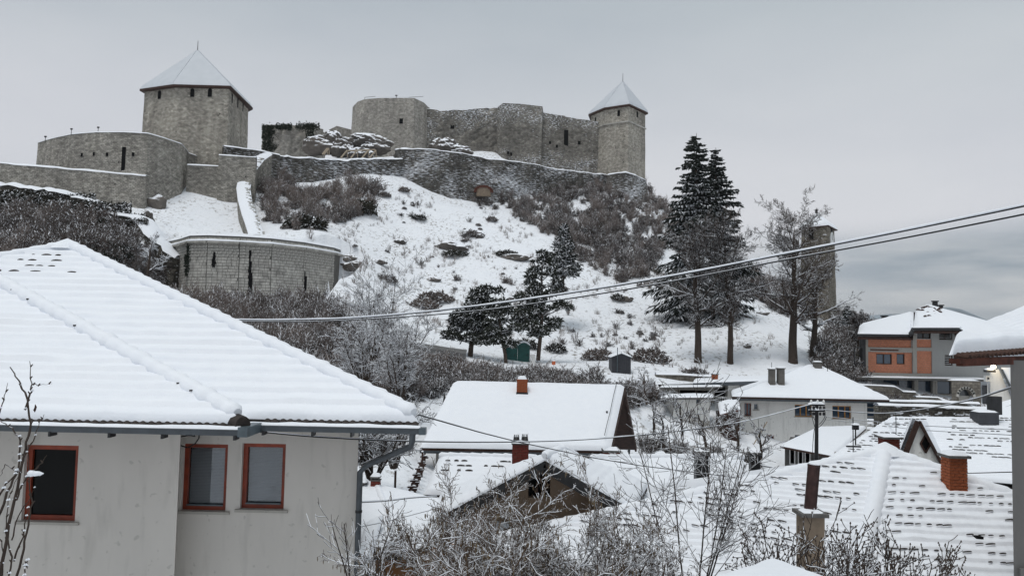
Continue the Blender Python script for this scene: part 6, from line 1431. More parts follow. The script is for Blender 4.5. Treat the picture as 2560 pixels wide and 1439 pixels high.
# ---------------------------------------------------------------- pole and wires
def wire(name, label, cat, pts, r, sag=0, snow=0, seg=14, group=None, srange=.3):
    """pts: (px, py, depth) to hang between; sag in metres; snow = radius of the snow lying along the top"""
    W = [P(*p) for p in pts]; out = []
    for a, b in zip(W, W[1:]):
        for i in range(seg): k = i / seg; out.append(a.lerp(b, k) - V(0, 0, sag * 4 * k * (1 - k)))
    out.append(W[-1]); m = MB(); m.tube(out, r, 6); o = m.obj(name, 'cable'); tag(o, label, cat, group, 'thing')
    if snow:
        fine = []
        for a, b in zip(out, out[1:]):
            for i in range(6): fine.append(a.lerp(b, i / 6))
        rs = [snow * (1 + srange * mnoise.noise(p * 2.3)) for p in fine]; m = MB(); m.tube([p + V(0, 0, r * .7 + s * .62) for p, s in zip(fine, rs)], rs, 6); m.obj('snow', 'snow', o)
    return o
def cat_px(a, b, c):
    """three points a curve passes through -> dense list"""
    out = []
    for i in range(25):
        x = a[0] + (c[0] - a[0]) * i / 24
        y = a[1] * ((x - b[0]) * (x - c[0])) / ((a[0] - b[0]) * (a[0] - c[0])) + b[1] * ((x - a[0]) * (x - c[0])) / ((b[0] - a[0]) * (b[0] - c[0])) + c[1] * ((x - a[0]) * (x - b[0])) / ((c[0] - a[0]) * (c[0] - b[0]))
        out.append((x, y, a[2] + (c[2] - a[2]) * i / 24))
    return out
def dense(keys):
    """monotone resampling of a hand read polyline by Catmull-Rom"""
    out = []; n = len(keys)
    for i in range(n - 1):
        p0, p1, p2, p3 = keys[max(i - 1, 0)], keys[i], keys[i + 1], keys[min(i + 2, n - 1)]
        for k in range(10):
            t = k / 10; q = []
            for c in range(3):
                m1 = (p2[c] - p0[c]) / max(1e-6, (p2[0] - p0[0])) * (p2[0] - p1[0]); m2 = (p3[c] - p1[c]) / max(1e-6, (p3[0] - p1[0])) * (p2[0] - p1[0])
                q.append((2 * t ** 3 - 3 * t ** 2 + 1) * p1[c] + (t ** 3 - 2 * t ** 2 + t) * m1 + (-2 * t ** 3 + 3 * t ** 2) * p2[c] + (t ** 3 - t ** 2) * m2)
            out.append(tuple(q))
    out.append(keys[-1]); return out
wire('cable', 'upper of the twin overhead cables crossing the hill, thickly lined with snow', 'cable', dense([(560, 799, 19), (700, 800, 18.2), (900, 794, 17.2), (1170, 768, 15.8), (1430, 732, 14.5), (1700, 687, 13), (1950, 638, 12), (2300, 569, 10.6), (2700, 484, 9), (3300, 338, 7.6), (4600, -60, 5.6)]), .013, 0, .017, 2, 'overhead cables', .25)
wire('cable', 'lower and thinner of the twin overhead cables crossing the hill', 'cable', dense([(560, 803, 19.2), (800, 803, 18), (1170, 779, 16), (1430, 745, 14.6), (1700, 700, 13.1), (1950, 652, 12.1), (2300, 587, 10.7), (2700, 506, 9.1), (3300, 368, 7.7), (4600, -10, 5.7)]), .012, 0, .006, 2, 'overhead cables')
wire('cable', 'thin cable descending from the near eave corner across the wide smooth roof', 'cable', [(1046, 1036, 13.1), (1200, 1080, 17), (1295, 1104, 20), (1480, 1143, 21), (1600, 1163, 21.5), (1900, 1200, 22)], .012, .0, .006, 6, 'thin service cables')
wire('cable', 'dark cable running under the near gutter then over the two pot chimney', 'cable', dense([(630, 1077, 12.9), (800, 1092, 13.2), (1045, 1103, 15), (1300, 1104, 20), (1500, 1096, 26), (1700, 1076, 31), (1850, 1054, 35), (2028, 1011, 40)]), .012, 0, .008, 2, 'thin service cables')
wire('cable', 'snow lined cable sagging between utility pole and the right edge', 'cable', dense([(2048, 1022, 40), (2150, 1031, 34), (2230, 1032, 28), (2330, 1019, 22), (2440, 996, 17), (2530, 968, 12)]), .013, 0, .013, 2, 'snowy cables on the pole')
wire('cable', 'snow lined cable from utility pole left towards the wide roof', 'cable', dense([(1500, 1096, 26.2), (1650, 1083, 30), (1850, 1055, 35), (2030, 1010, 40)]), .012, 0, .022, 2, 'snowy cables on the pole')
wire('cable', 'upper thin cable strung right from the pole past the dormer peak', 'cable', dense([(2060, 1040, 40), (2150, 1050, 36), (2300, 1063, 30), (2530, 1074, 22)]), .008, 0, .01, 2, 'thin service cables')
wire('cable', 'lower thin cable strung right from the pole across the dormer', 'cable', dense([(2062, 1048, 40), (2180, 1060, 35), (2300, 1074, 30), (2530, 1087, 22)]), .008, 0, .008, 2, 'thin service cables')
wire('cable', 'short level wire right of the tall brick chimney', 'cable', [(2418, 1182, 17), (2530, 1179, 14)], .01, 0, 0, 2, 'thin service cables')
wire('cable', 'snow laden wire drooping left of the rusty steel pipe', 'cable', dense([(1888, 1160, 25), (1940, 1170, 24.5), (2000, 1179, 24)]), .014, 0, .02, 2, 'snowy cables on the pole')
wire('cable', 'snow lined line behind the downpipe above the small ochre house', 'cable', dense([(880, 1256, 16), (960, 1252, 17), (1030, 1244, 18.5), (1092, 1240, 20)]), .01, 0, .014, 2, 'lines above the ochre house')
wire('cable', 'thin slanting line low over the small ochre house', 'cable', dense([(880, 1320, 16), (960, 1304, 17), (1100, 1268, 19)]), .006, 0, .006, 2, 'lines above the ochre house')
def pole():
    Y = 40; b = P(2041, 1160, Y); tp = P(2042, 1006, Y); t = thing('utility_pole', 'dark utility pole with snowy crossarms and porcelain insulators before the white house', 'utility pole', (b.x, Y, ground(b.x, Y)))
    m = MB(); m.tube([V(b.x, Y, ground(b.x, Y) - .5), V(b.x, Y, b.z), tp], [.12, .1, .085], 10); m.obj('mast', 'black_metal', t)
    for py, w in ((1011, .42), (1026, .4)):
        z = P(2042, py, Y).z; q = MB(); q.box((b.x - w, Y - .05, z - .05), (b.x + w, Y + .05, z + .03)); a = q.obj('crossarm', 'black_metal', t); snow_pad(a, V(b.x, Y, z + .03), X_, Y_, w, .1, .12)
        for s_ in (-.85, -.4, .4, .85):
            p = V(b.x + s_ * w, Y - .1, z - .06); q = MB(); q.tube([p, p - V(0, 0, .06), p - V(0, 0, .14), p - V(0, 0, .17)], [.03, .07, .06, .02], 8); q.obj('clamp', 'black_metal', a)
    for px in (2028, 2044, 2059):
        p = P(px, 1003, Y); q = MB(); q.tube([p - V(0, 0, .18), p - V(0, 0, .05), p + V(0, 0, .02), p + V(0, 0, .1)], [.05, .08, .06, .02], 8); q.obj('insulator', 'porcelain', t)
    m = MB()
    for a, c, d in (((2030, 1028), (2032, 1045), (2040, 1052)), ((2058, 1020), (2072, 1038), (2048, 1060)), ((2066, 1040), (2062, 1056), (2046, 1068)), ((2026, 1015), (2028, 1040), (2038, 1070)), ((2036, 1070), (2030, 1110), (2032, 1150))):
        pts = []
        for i in range(9): k = i / 8; x = a[0] * (1 - k) ** 2 + 2 * c[0] * k * (1 - k) + d[0] * k * k; y = a[1] * (1 - k) ** 2 + 2 * c[1] * k * (1 - k) + d[1] * k * k; pts.append(P(x, y, Y - .15))
        m.tube(pts, .016, 5)
    m.obj('jumper_wire', 'cable', t)
pole()
# ---------------------------------------------------------------- vegetation
def prisms(name, segs, mat, parent=None, n=3, world_parent=True):
    """segs: list of (p0, p1, r0, r1) -> open tapered prisms, built in numpy"""
    me = prism_mesh(name, segs, n); me.materials.append(MATS[mat])
    o = bpy.data.objects.new(name, me); COL.objects.link(o)
    if parent is not None:
        o.parent = parent; LOC[o.name] = LOC[parent.name].copy()
        if world_parent and LOC[parent.name].length_squared: me.transform(Matrix.Translation(-LOC[parent.name]))
    else: LOC[o.name] = V(0, 0, 0)
    return o
def prism_mesh(name, segs, n=3):
    A = np.array([s[0] for s in segs], float); B = np.array([s[1] for s in segs], float); r0 = np.array([s[2] for s in segs]); r1 = np.array([s[3] for s in segs])
    d = B - A; L = np.linalg.norm(d, axis=1, keepdims=True); d = d / np.maximum(L, 1e-6)
    ref = np.where(np.abs(d[:, 2:3]) > .9, np.array([[1., 0, 0]]), np.array([[0, 0, 1.]]))
    a = np.cross(d, ref); a /= np.maximum(np.linalg.norm(a, axis=1, keepdims=True), 1e-6); b = np.cross(d, a)
    N = len(segs); th = np.arange(n) * 2 * np.pi / n + np.pi / 2
    ring = a[:, None, :] * np.cos(th)[None, :, None] + b[:, None, :] * np.sin(th)[None, :, None]
    v = np.concatenate([A[:, None, :] + ring * r0[:, None, None], B[:, None, :] + ring * r1[:, None, None]], 1).reshape(-1, 3)
    base = (np.arange(N) * 2 * n)[:, None]; k = np.arange(n)[None, :]
    f = np.stack([base + k, base + (k + 1) % n, base + n + (k + 1) % n, base + n + k], -1).reshape(-1, 4)
    me = bpy.data.meshes.new(name); me.vertices.add(len(v)); me.vertices.foreach_set('co', v.ravel().astype(np.float32))
    me.loops.add(f.size); me.loops.foreach_set('vertex_index', f.ravel().astype(np.int32)); me.polygons.add(len(f)); me.polygons.foreach_set('loop_start', (np.arange(len(f)) * 4).astype(np.int32))
    me.update(calc_edges=True); me.validate(); return me
def rv(rng, s=1.0): return V(rng.gauss(0, s), rng.gauss(0, s), rng.gauss(0, s))
def grow(rng, p, d, L, r, lv, cfg, out):
    """one branch and its children; cfg[lv] = dict(n, wob, trop, kids, start, ang, ratio, taper)"""
    c = cfg[lv]; n = c['n']; q = V(*p); dd = d.normalized(); rr = r; ends = []
    for i in range(n):
        dd = (dd + rv(rng, c['wob']) + V(0, 0, c['trop'])).normalized(); q2 = q + dd * (L / n); r2 = max(r * (1 - c['taper'] * (i + 1) / n), c.get('rmin', .004))
        out.append((q, q2, rr, r2, lv))
        if lv + 1 < len(cfg) and (i + 1) / n > c['start']:
            k = c['kids']; kk = int(k) + (1 if rng.random() < k - int(k) else 0)
            for _ in range(kk):
                ax = dd.cross(rv(rng)).normalized(); ang = R(c['ang'] * rng.uniform(.65, 1.25)); nd = (dd * math.cos(ang) + ax * math.sin(ang)).normalized()
                fr = (i + 1) / n; grow(rng, q.lerp(q2, rng.random()), nd, L * c['ratio'] * rng.uniform(.6, 1.15) * (1 - c.get('fall', .5) * fr), r2 * c.get('rr', .6), lv + 1, cfg, out)
        q = q2; rr = r2
    return out
def snow_on(segs, frac=.8, lift=.55, rmin=.006, maxslope=.8, rng=None, seed=0):
    """strips of settled snow along the tops of branches that are not too steep"""
    out = []
    for s in segs:
        d = s[1] - s[0]; L = d.length
        if L < 1e-5: continue
        st = abs(d.z) / L
        if st > maxslope: continue
        if mnoise.noise(s[0] * 1.3 + V(seed, 0, 0)) > .45: continue
        k = (1 - st) ** .5; r0 = max(rmin, s[2] * frac) * (.6 + .4 * k); r1 = max(rmin, s[3] * frac) * (.6 + .4 * k)
        out.append((s[0] + V(0, 0, s[2] * lift + r0 * .4), s[1] + V(0, 0, s[3] * lift + r1 * .4), r0, r1))
    return out

# --- lime trees on the slope -------------------------------------------------
def bare_tree(px, py, Y, H, r, label, seed, lean=(0, 0), first=.38, name='bare_tree', spread=1.0, group='bare trees on the slope', dens=1.0, mat='bark_snow', topbias=0.0, kidlen=.34, snow=.9):
    b = P(px, py, Y) if Y else ray_ground(px, py)
    rng = random.Random(seed); t = thing(name, label, 'tree', tuple(b), group)
    cfgT = [dict(n=14, wob=.05, trop=.03, kids=0, start=2, ang=50, ratio=.5, taper=.8)]
    q = V(b.x, b.y, b.z - .4); d = V(lean[0], lean[1], 1).normalized(); tr = []; n = 16; rr = r * 1.25; pts = []
    for i in range(n):
        d = (d + rv(rng, .035) + V(-lean[0] * .02, 0, .06)).normalized(); q2 = q + d * (H / n); fr = (i + 1) / n; r2 = r * (1 - fr) ** .8 + .02
        tr.append((q, q2, rr, r2, 0)); pts.append((q2, fr, r2, d.copy())); q = q2; rr = r2
    br = []
    cfg = [dict(n=7, wob=.10, trop=.06, kids=1.9 * dens, start=.12, ang=48, ratio=.46, taper=.82, fall=.45, rr=.55),
           dict(n=5, wob=.11, trop=.05, kids=1.9 * dens, start=.1, ang=45, ratio=.5, taper=.8, fall=.4, rr=.6, rmin=.012),
           dict(n=4, wob=.12, trop=.04, kids=1.2 * dens, start=.1, ang=42, ratio=.6, taper=.7, fall=.3, rmin=.011), dict(n=3, wob=.22, trop=.02, kids=0, start=2, ang=40, ratio=.5, taper=.5, rmin=.009)]
    for p, fr, r2, dd in pts:
        if fr < first: continue
        for _ in range(2 if fr < .92 else 3):
            a = rng.uniform(0, 6.283); el = R(rng.uniform(12, 48) + 30 * max(0, fr - .6)); nd = V(math.cos(a) * math.cos(el), math.sin(a) * math.cos(el), math.sin(el)); L = H * kidlen * spread * rng.uniform(.7, 1.15) * (1 - .62 * abs(fr - .55) ** 1.3 * 1.6)
            grow(rng, p, nd, max(L, .8), r2 * .42 + .015, 0, cfg, br)
    prisms('trunk', tr, mat, t, 8)
    big = [s for s in br if s[4] == 0]; sm = [s for s in br if s[4] > 0]
    tag(prisms('branches', big, mat, t, 5), kind='stuff'); tw = prisms('twigs', sm, mat, t, 3); tag(tw, kind='stuff')
    if snow:
        sn = snow_on(big + [s for s in sm if s[4] == 1], snow, .6, .012, .7, seed=seed); o = prisms('snow', sn, 'snow', t, 4); tag(o, kind='stuff')
    return t
bare_tree(1744, 906, 76, 12.2, .36, 'bare lime tree with leaning trunk in front of the big spruce', 5, lean=(.1, 0), first=.3, spread=1.1)
bare_tree(1826, 912, 76, 12.8, .30, 'straight slim bare tree just right of the big spruce', 9, first=.3, spread=1.15)
bare_tree(1982, 910, 76, 13.8, .46, 'tallest bare tree with thick forked trunk just left of the clock tower', 14, first=.28, spread=1.15)
bare_tree(2030, 900, 78, 8.6, .38, 'dark stocky bare tree standing in front of the clock tower', 23, first=.36, spread=1.2, kidlen=.42, dens=.7)
bare_tree(2145, 868, 88, 3.6, .11, 'low spreading bare tree between the clock tower and the orange brick house', 31, first=.2, spread=1.5)

# --- conifers -----------------------------------------------------------------
def spruce(px, py, Y, H, W, label, seed, name='spruce', mat='spruce_needles', droop=.35, first=.08, dens=1.0, twin=None, tuft=.055, group='conifers on the slope', irregular=.15, top_th=1.0):
    b = P(px, py, Y); rng = random.Random(seed); t = thing(name, label, 'tree', tuple(b), group); tr = []; nd = []; bs = []
    tops = [(b, H, W)] + ([(V(b.x + twin[0], b.y + twin[1], b.z), H * twin[2], W * twin[3])] if twin else [])
    for (base, h, w) in tops:
        tr.append((base - V(0, 0, .5), base + V(0, 0, h * .5), .02 * h, .012 * h, 0)); tr.append((base + V(0, 0, h * .5), base + V(0, 0, h), .012 * h, .02, 0))
        z = first * h
        while z < h * .985:
            fr = z / h; L0 = w * (1 - fr) ** .72 * (1 + irregular * mnoise.noise(V(z * .6, seed, 0)) * 2); nb = max(4, int((5 + 5 * (1 - fr)) * dens))
            for k in range(nb):
                a = rng.uniform(0, 6.283); L = L0 * rng.uniform(.72, 1.15); up = .25 * fr - .12 - droop * (1 - fr) * .5; p = base + V(0, 0, z + rng.uniform(-.2, .2)); n = 6; dd = V(math.cos(a), math.sin(a), up).normalized(); side = V(-math.sin(a), math.cos(a), 0)
                for i in range(n):
                    f = (i + 1) / n; dd = (dd + V(0, 0, -droop * .10 if f < .7 else .10)).normalized(); p2 = p + dd * (L / n); bs.append((p, p2, .035 * (1 - f * .7), .03 * (1 - f * .7), 1))
                    tl = L * .30 * (1 - .45 * f) + .22
                    for s_ in (-1, 1):
                        for _ in range(2 if L > 1 else 1):
                            q = p.lerp(p2, rng.random()); td = (dd * .75 + side * s_ * rng.uniform(.45, 1.0) + V(0, 0, -droop * rng.uniform(.2, .9))).normalized(); ln = tl * rng.uniform(.6, 1.15)
                            nd.append((q, q + td * ln * .6, tuft * .6, tuft * 1.25)); nd.append((q + td * ln * .6, q + (td + V(0, 0, -.15)).normalized() * ln, tuft * 1.25, .01))
                    if rng.random() < .7: q = p2; td = (dd * .3 + V(0, 0, -1) + rv(rng, .2)).normalized(); ln = tl * .75; nd.append((q, q + td * ln, tuft, .012))
                    p = p2
                nd.append((p, p + dd * .35, tuft, .01))
            z += h * .021 * (1.25 - .4 * fr) / dens ** .3
    for k_ in range(0, len(tr), 2): prisms('trunk', tr[k_:k_ + 2], 'bark_snow', t, 8)
    o = prisms('branches', bs, 'bark_snow', t, 3); tag(o, kind='stuff'); o = prisms('needles', nd, mat, t, 3); tag(o, kind='stuff')
    return t
spruce(1738, 800, 93, 22.6, 6.2, 'towering dark spruce with two tips right of the castle hill', 3, twin=(2.5, .6, .93, .9), first=.08, tuft=.095, droop=.5, dens=1.15, irregular=.32)
def pine(px, py, Y, H, W, label, seed, pads, name='pine', mat='pine_needles', lean=(0, 0), r=.2, group='conifers on the slope', n_t=90, tuft=.04, fork=None):
    """pads: (dx, height fraction, radius, thickness) needle clouds carried by limbs"""
    b = P(px, py, Y); rng = random.Random(seed); t = thing(name, label, 'tree', tuple(b), group); tr = []; nd = []; n = 10
    def at(f): return b + V(lean[0] * f + .12 * math.sin(f * 6 + seed), lean[1] * f, H * f)
    for i in range(n): f0, f1 = i / n, (i + 1) / n; tr.append((at(f0) - V(0, 0, .4 if i == 0 else 0), at(f1), r * (1 - f0 * .85), r * (1 - f1 * .85), 0))
    lb = []
    for (dx, f, rad, th) in pads:
        a = at(max(.15, f - .06 - abs(dx) * .02)); c = at(f) + V(dx, rng.uniform(-1, 1) * rad * .8, 0); c.x = b.x + lean[0] * f + dx
        m = a.lerp(c, .5) + V(0, 0, -.05 * abs(dx)); lb.append((a, m, .07, .05, 0)); lb.append((m, c, .05, .02, 0))
        for k in range(int(n_t * (rad * rad) ** .75 * (.5 + th))):
            u = rv(rng); u.normalize(); u *= rng.random() ** .45; p = c + V(u.x * rad, u.y * rad * .9, u.z * th + .15 * th * mnoise.noise(V(u.x * 4, u.y * 4, k)))
            out_ = V(u.x, u.y, .15 + u.z * .3 - .25 * (u.x * u.x + u.y * u.y)).normalized(); d = (out_ + rv(rng, .35)).normalized(); ln = rng.uniform(.22, .5)
            nd.append((p, p + d * ln * .55, tuft * .5, tuft * 1.3)); nd.append((p + d * ln * .55, p + d * ln, tuft * 1.3, .01))
            if rng.random() < .12: lb.append((m.lerp(c, rng.random()), p, .022, .01, 1))
    prisms('trunk', tr, 'bark_snow', t, 8); o = prisms('branches', lb, 'bark_snow', t, 4); tag(o, kind='stuff'); o = prisms('needles', nd, mat, t, 3); tag(o, kind='stuff'); return t
rg = random.Random(77)
def padset(H, prof, n, seed):
    r_ = random.Random(seed); out = []
    for i in range(n):
        f = prof[0][0] + (prof[-1][0] - prof[0][0]) * ((i + r_.random()) / n)
        w = np.interp(f, [p[0] for p in prof], [p[1] for p in prof]); dx = r_.uniform(-1, 1) * w; rad = max(.35, w * r_.uniform(.28, .45)); out.append((dx, f, rad, rad * r_.uniform(.28, .42)))
    return out
H1 = (885 - 705) / F * 70
pine(1178, 885, 70, H1 * .97, 2, 'broad dark pine with forked flat crown right of the ramp road', 4, padset(H1, [(.16, 1.9), (.3, 2.3), (.5, 2.2), (.65, 1.4), (.8, 1.1), (.97, .8)], 42, 2) + [(1.6, .93, .35, .2), (1.1, .9, .4, .2)], lean=(.9, 0), r=.24, n_t=400, tuft=.06)
pine(1262, 900, 69, (900 - 745) / F * 69, 2, 'smaller leaning pine whose crown merges with the broad dark pine', 8, padset(5, [(.22, 1.0), (.45, 1.4), (.8, 1.0), (.98, .4)], 22, 5), lean=(-.7, 0), r=.17, n_t=400, tuft=.06)
H2 = (885 - 622) / F * 72
pine(1347, 890, 72, H2, 2, 'slender tall pine with thin snowy crown in the centre of the slope', 12, padset(H2, [(.2, 1.9), (.35, 2.2), (.5, 2.0), (.62, 1.6), (.75, 1.3), (.9, .8), (1.0, .2)], 50, 9), lean=(.3, 0), r=.2, n_t=280, tuft=.05)
spruce(1408, 722, 88, (722 - 560) / F * 88, 2.6, 'dense small pine standing higher up the slope behind the slender one', 7, name='pine', mat='pine_needles', first=.25, droop=.2, tuft=.06, dens=1.0, irregular=.3)
spruce(2118, 850, 100, 4.4, 1.5, 'small dark fir beyond the clock tower', 17, name='fir', first=.05, tuft=.06, dens=.7)

# --- shrubs: prototype meshes shared by many things ---------------------------
def shrub_mesh(name, seed, H=2.0, stems=14, spread=.5, kids=1.6, mat='brush_snow', wob=.12, rmin=.008, levels=3, r=.02, up=.05, n=3):
    rng = random.Random(seed); out = []
    cfg = [dict(n=6, wob=wob, trop=up, kids=kids, start=.15, ang=35, ratio=.5, taper=.75, fall=.4, rmin=rmin), dict(n=4, wob=wob * 1.3, trop=up, kids=kids * .8, start=.1, ang=38, ratio=.55, taper=.6, fall=.3, rmin=rmin), dict(n=3, wob=wob * 1.5, trop=up, kids=0, start=2, ang=40, ratio=.5, taper=.4, rmin=rmin)][:levels]
    for _ in range(stems):
        a = rng.uniform(0, 6.283); s_ = spread * rng.random() ** .7; d = V(math.cos(a) * s_, math.sin(a) * s_, 1).normalized(); grow(rng, V(math.cos(a) * .15 * rng.random(), math.sin(a) * .15, -.1), d, H * rng.uniform(.6, 1.05), r, 0, cfg, out)
    me = prism_mesh(name, out, n); me.materials.append(MATS[mat]); return me
def bush_mesh(name, seed, Rd=1.0, mat='ivy_snow', n=700, flat=.6, leaf=.1):
    """dense evergreen or bramble: short thick sprays in a lumpy dome"""
    rng = random.Random(seed); out = []
    for _ in range(n):
        u = rv(rng); u.normalize(); u.z = abs(u.z); k = rng.random() ** .35 * (1 + .35 * mnoise.noise(u * 2 + V(seed, 0, 0))); p = V(u.x * Rd * k, u.y * Rd * k, u.z * Rd * flat * k); d = (u * .6 + rv(rng, .6)).normalized(); ln = rng.uniform(.12, .34) * Rd ** .3
        out.append((p, p + d * ln * .5, leaf * .2, leaf * .55)); out.append((p + d * ln * .5, p + d * ln, leaf * .55, .008))
    me = prism_mesh(name, out, 3); me.materials.append(MATS[mat]); return me
MESH = dict(
    brush1=shrub_mesh('brush', 1, 2.4, 11, .6, 1.3, 'twig_brown', rmin=.021, wob=.16), brush2=shrub_mesh('brush', 2, 2.2, 10, .8, 1.4, 'brush_snow', rmin=.022, wob=.2), brush3=shrub_mesh('brush', 3, 2.6, 11, .4, 1.1, 'twig_brown', rmin=.019, up=.1),
    tangle1=shrub_mesh('shrub', 4, 1.8, 14, 1.1, 1.7, 'brush_snow', wob=.24, rmin=.024, r=.035, up=-.02), tangle2=shrub_mesh('shrub', 5, 1.6, 12, 1.3, 1.5, 'bark_snow', wob=.28, rmin=.028, r=.045, up=-.03),
    bush1=bush_mesh('bush', 6, 1.1), bush2=bush_mesh('bush', 7, 1.1, 'pine_needles'), bush3=bush_mesh('bush', 8, 1.0, 'brush_snow', 800, .7, .09),
    grass=shrub_mesh('grass_tuft', 9, .7, 16, .5, 0, 'twig_brown', levels=1, r=.012, rmin=.008))
def in_poly(x, y, poly):
    c = False; j = len(poly) - 1
    for i in range(len(poly)):
        if (poly[i][1] > y) != (poly[j][1] > y) and x < (poly[j][0] - poly[i][0]) * (y - poly[i][1]) / (poly[j][1] - poly[i][1]) + poly[i][0]: c = not c
        j = i
    return c
def scatter_pts(poly, n, seed, y0=24, clump=0.0, thr=-.1):
    """spots on the terrain that lie under the given outline"""
    rng = random.Random(seed); xs = [p[0] for p in poly]; ys = [p[1] for p in poly]; out = []; k = 0
    while len(out) < n and k < n * 12:
        k += 1; x = rng.uniform(min(xs), max(xs)); y = rng.uniform(min(ys), max(ys))
        if not in_poly(x, y, poly): continue
        if clump and mnoise.noise(V(x / clump, y / clump, seed)) < thr: continue
        g = ray_ground(x, y, y0)
        if g is not None: out.append(g)
    return out
PROTO_OBJ = {}
def instancer(name, label, pts, kinds, smin, smax, seed, cat='brush', grp=None):
    """uncountable growth: one object whose points carry the shrub meshes through geometry nodes"""
    rng = random.Random(seed)
    me = bpy.data.meshes.new(name); me.vertices.add(len(pts)); me.vertices.foreach_set('co', [c for p in pts for c in p])
    a = me.attributes.new('rot', 'FLOAT_VECTOR', 'POINT'); a.data.foreach_set('vector', [c for _ in pts for c in (rng.uniform(-.15, .15), rng.uniform(-.15, .15), rng.uniform(0, 6.28))])
    b = me.attributes.new('siz', 'FLOAT', 'POINT'); b.data.foreach_set('value', [rng.uniform(smin, smax) for _ in pts])
    idx = me.attributes.new('pick', 'INT', 'POINT'); idx.data.foreach_set('value', [rng.randrange(len(kinds)) for _ in pts])
    me.update(); o = bpy.data.objects.new(name, me); COL.objects.link(o); tag(o, label, cat, grp, 'stuff'); LOC[o.name] = V(0, 0, 0)
    ng = bpy.data.node_groups.new(name, 'GeometryNodeTree'); ng.interface.new_socket('Geometry', in_out='INPUT', socket_type='NodeSocketGeometry'); ng.interface.new_socket('Geometry', in_out='OUTPUT', socket_type='NodeSocketGeometry')
    N, Lk = ng.nodes, ng.links; gi = N.new('NodeGroupInput'); go = N.new('NodeGroupOutput'); ip = N.new('GeometryNodeInstanceOnPoints')
    gg = N.new('GeometryNodeGeometryToInstance')
    for k in reversed(kinds):
        if k not in PROTO_OBJ: PROTO_OBJ[k] = bpy.data.objects.new(MESH[k].name + '_kind', MESH[k])
        oi = N.new('GeometryNodeObjectInfo'); oi.inputs['Object'].default_value = PROTO_OBJ[k]; oi.inputs['As Instance'].default_value = True; Lk.new(oi.outputs['Geometry'], gg.inputs[0])
    def attr(nm, ty): x = N.new('GeometryNodeInputNamedAttribute'); x.data_type = ty; x.inputs[0].default_value = nm; return [s for s in x.outputs if s.enabled][0]
    ip.inputs['Pick Instance'].default_value = True
    Lk.new(gi.outputs[0], ip.inputs['Points']); Lk.new(gg.outputs[0], ip.inputs['Instance']); Lk.new(attr('pick', 'INT'), ip.inputs['Instance Index'])
    rt = N.new('FunctionNodeEulerToRotation'); Lk.new(attr('rot', 'FLOAT_VECTOR'), rt.inputs[0]); Lk.new(rt.outputs[0], ip.inputs['Rotation']); Lk.new(attr('siz', 'FLOAT'), ip.inputs['Scale']); Lk.new(ip.outputs[0], go.inputs[0])
    md = o.modifiers.new('scatter', 'NODES'); md.node_group = ng; return o
# the brown scrub right of the lower wall
S = scatter_pts([(1310, 505), (1380, 478), (1520, 452), (1600, 462), (1680, 490), (1690, 560), (1650, 640), (1640, 690), (1560, 700), (1480, 640), (1400, 590), (1320, 560), (1240, 500)], 620, 1)
instancer('brush', 'thick brown leafless scrub covering the slope below the right tower', S, ['brush1', 'brush3', 'brush2', 'tangle1', 'tangle2'], .4, 1.05, 2)
S = scatter_pts([(1150, 500), (1320, 560), (1420, 640), (1560, 720), (1700, 730), (1680, 700), (1300, 500)], 170, 3, clump=40)
instancer('brush', 'thin snowy scrub fading out down the right of the slope', S, ['brush2', 'tangle1', 'brush1'], .4, .9, 3)
S = scatter_pts([(1640, 470), (1740, 520), (1900, 700), (1990, 790), (1960, 800), (1860, 720), (1700, 640)], 260, 4)
S += [V(rg.uniform(42, 60), rg.uniform(114, 126), 0) for _ in range(160)]
S = [V(p.x, p.y, ground(p.x, p.y)) for p in S]
instancer('brush', 'grey scrub along the far side of the spur left of the clock tower', S, ['brush1', 'brush3'], .6, 1.2, 4)
S = scatter_pts([(650, 470), (720, 455), (760, 490), (860, 455), (960, 470), (965, 520), (900, 540), (850, 560), (780, 580), (690, 570), (660, 545)], 260, 5, clump=35, thr=-.25)
instancer('brush', 'clump of leafless bushes on the snow right of the walled stair', S, ['brush1', 'brush2', 'brush3', 'bush3'], .45, 1.1, 5)
# dark growth above the near roof
S = scatter_pts([(0, 560), (150, 560), (300, 590), (420, 650), (430, 770), (600, 805), (850, 790), (900, 850), (900, 1000), (600, 1000), (0, 800)], 1150, 6)
instancer('brush', 'dense dark winter scrub on the bank between near roof and bastion', S, ['brush1', 'brush2', 'tangle1', 'bush3', 'brush3'], .4, 1.0, 6)
S = scatter_pts([(430, 760), (560, 780), (700, 775), (840, 785), (840, 830), (600, 830), (430, 790)], 200, 66)
instancer('brush', 'reddish thin stems growing up against the squared stone bastion', S, ['brush3', 'brush1'], .5, 1.1, 66)
S = scatter_pts([(0, 530), (60, 535), (160, 545), (260, 560), (310, 590), (300, 660), (0, 660)], 420, 7)
instancer('undergrowth', 'dark ivy and bramble mass on the ledge below the outer rampart', S, ['bush1', 'bush1', 'brush2', 'bush3', 'tangle1'], .7, 1.4, 7)
S = scatter_pts([(880, 860), (1000, 890), (1100, 905), (1200, 930), (1260, 950), (1340, 952), (1480, 950), (1500, 985), (1590, 990), (1640, 985), (1640, 1005), (1560, 1020), (1100, 965), (1100, 1000), (900, 1010)], 900, 8)
instancer('brush', 'wide belt of snow dusted brush behind the wide smooth roof', S, ['brush2', 'tangle1', 'tangle2', 'brush1', 'tangle2'], .35, .75, 8)
S = scatter_pts([(2040, 870), (2100, 800), (2170, 800), (2160, 960), (2050, 940)], 170, 9)
instancer('brush', 'snowy brush on the bank left of the orange brick house', S, ['brush2', 'tangle1', 'bush3'], .5, 1.1, 9)
S = [V(x, rg.uniform(118, 150), 0) for x in [rg.uniform(52, 86) for _ in range(260)]]; S = [V(p.x, p.y, ground(p.x, p.y)) for p in S]
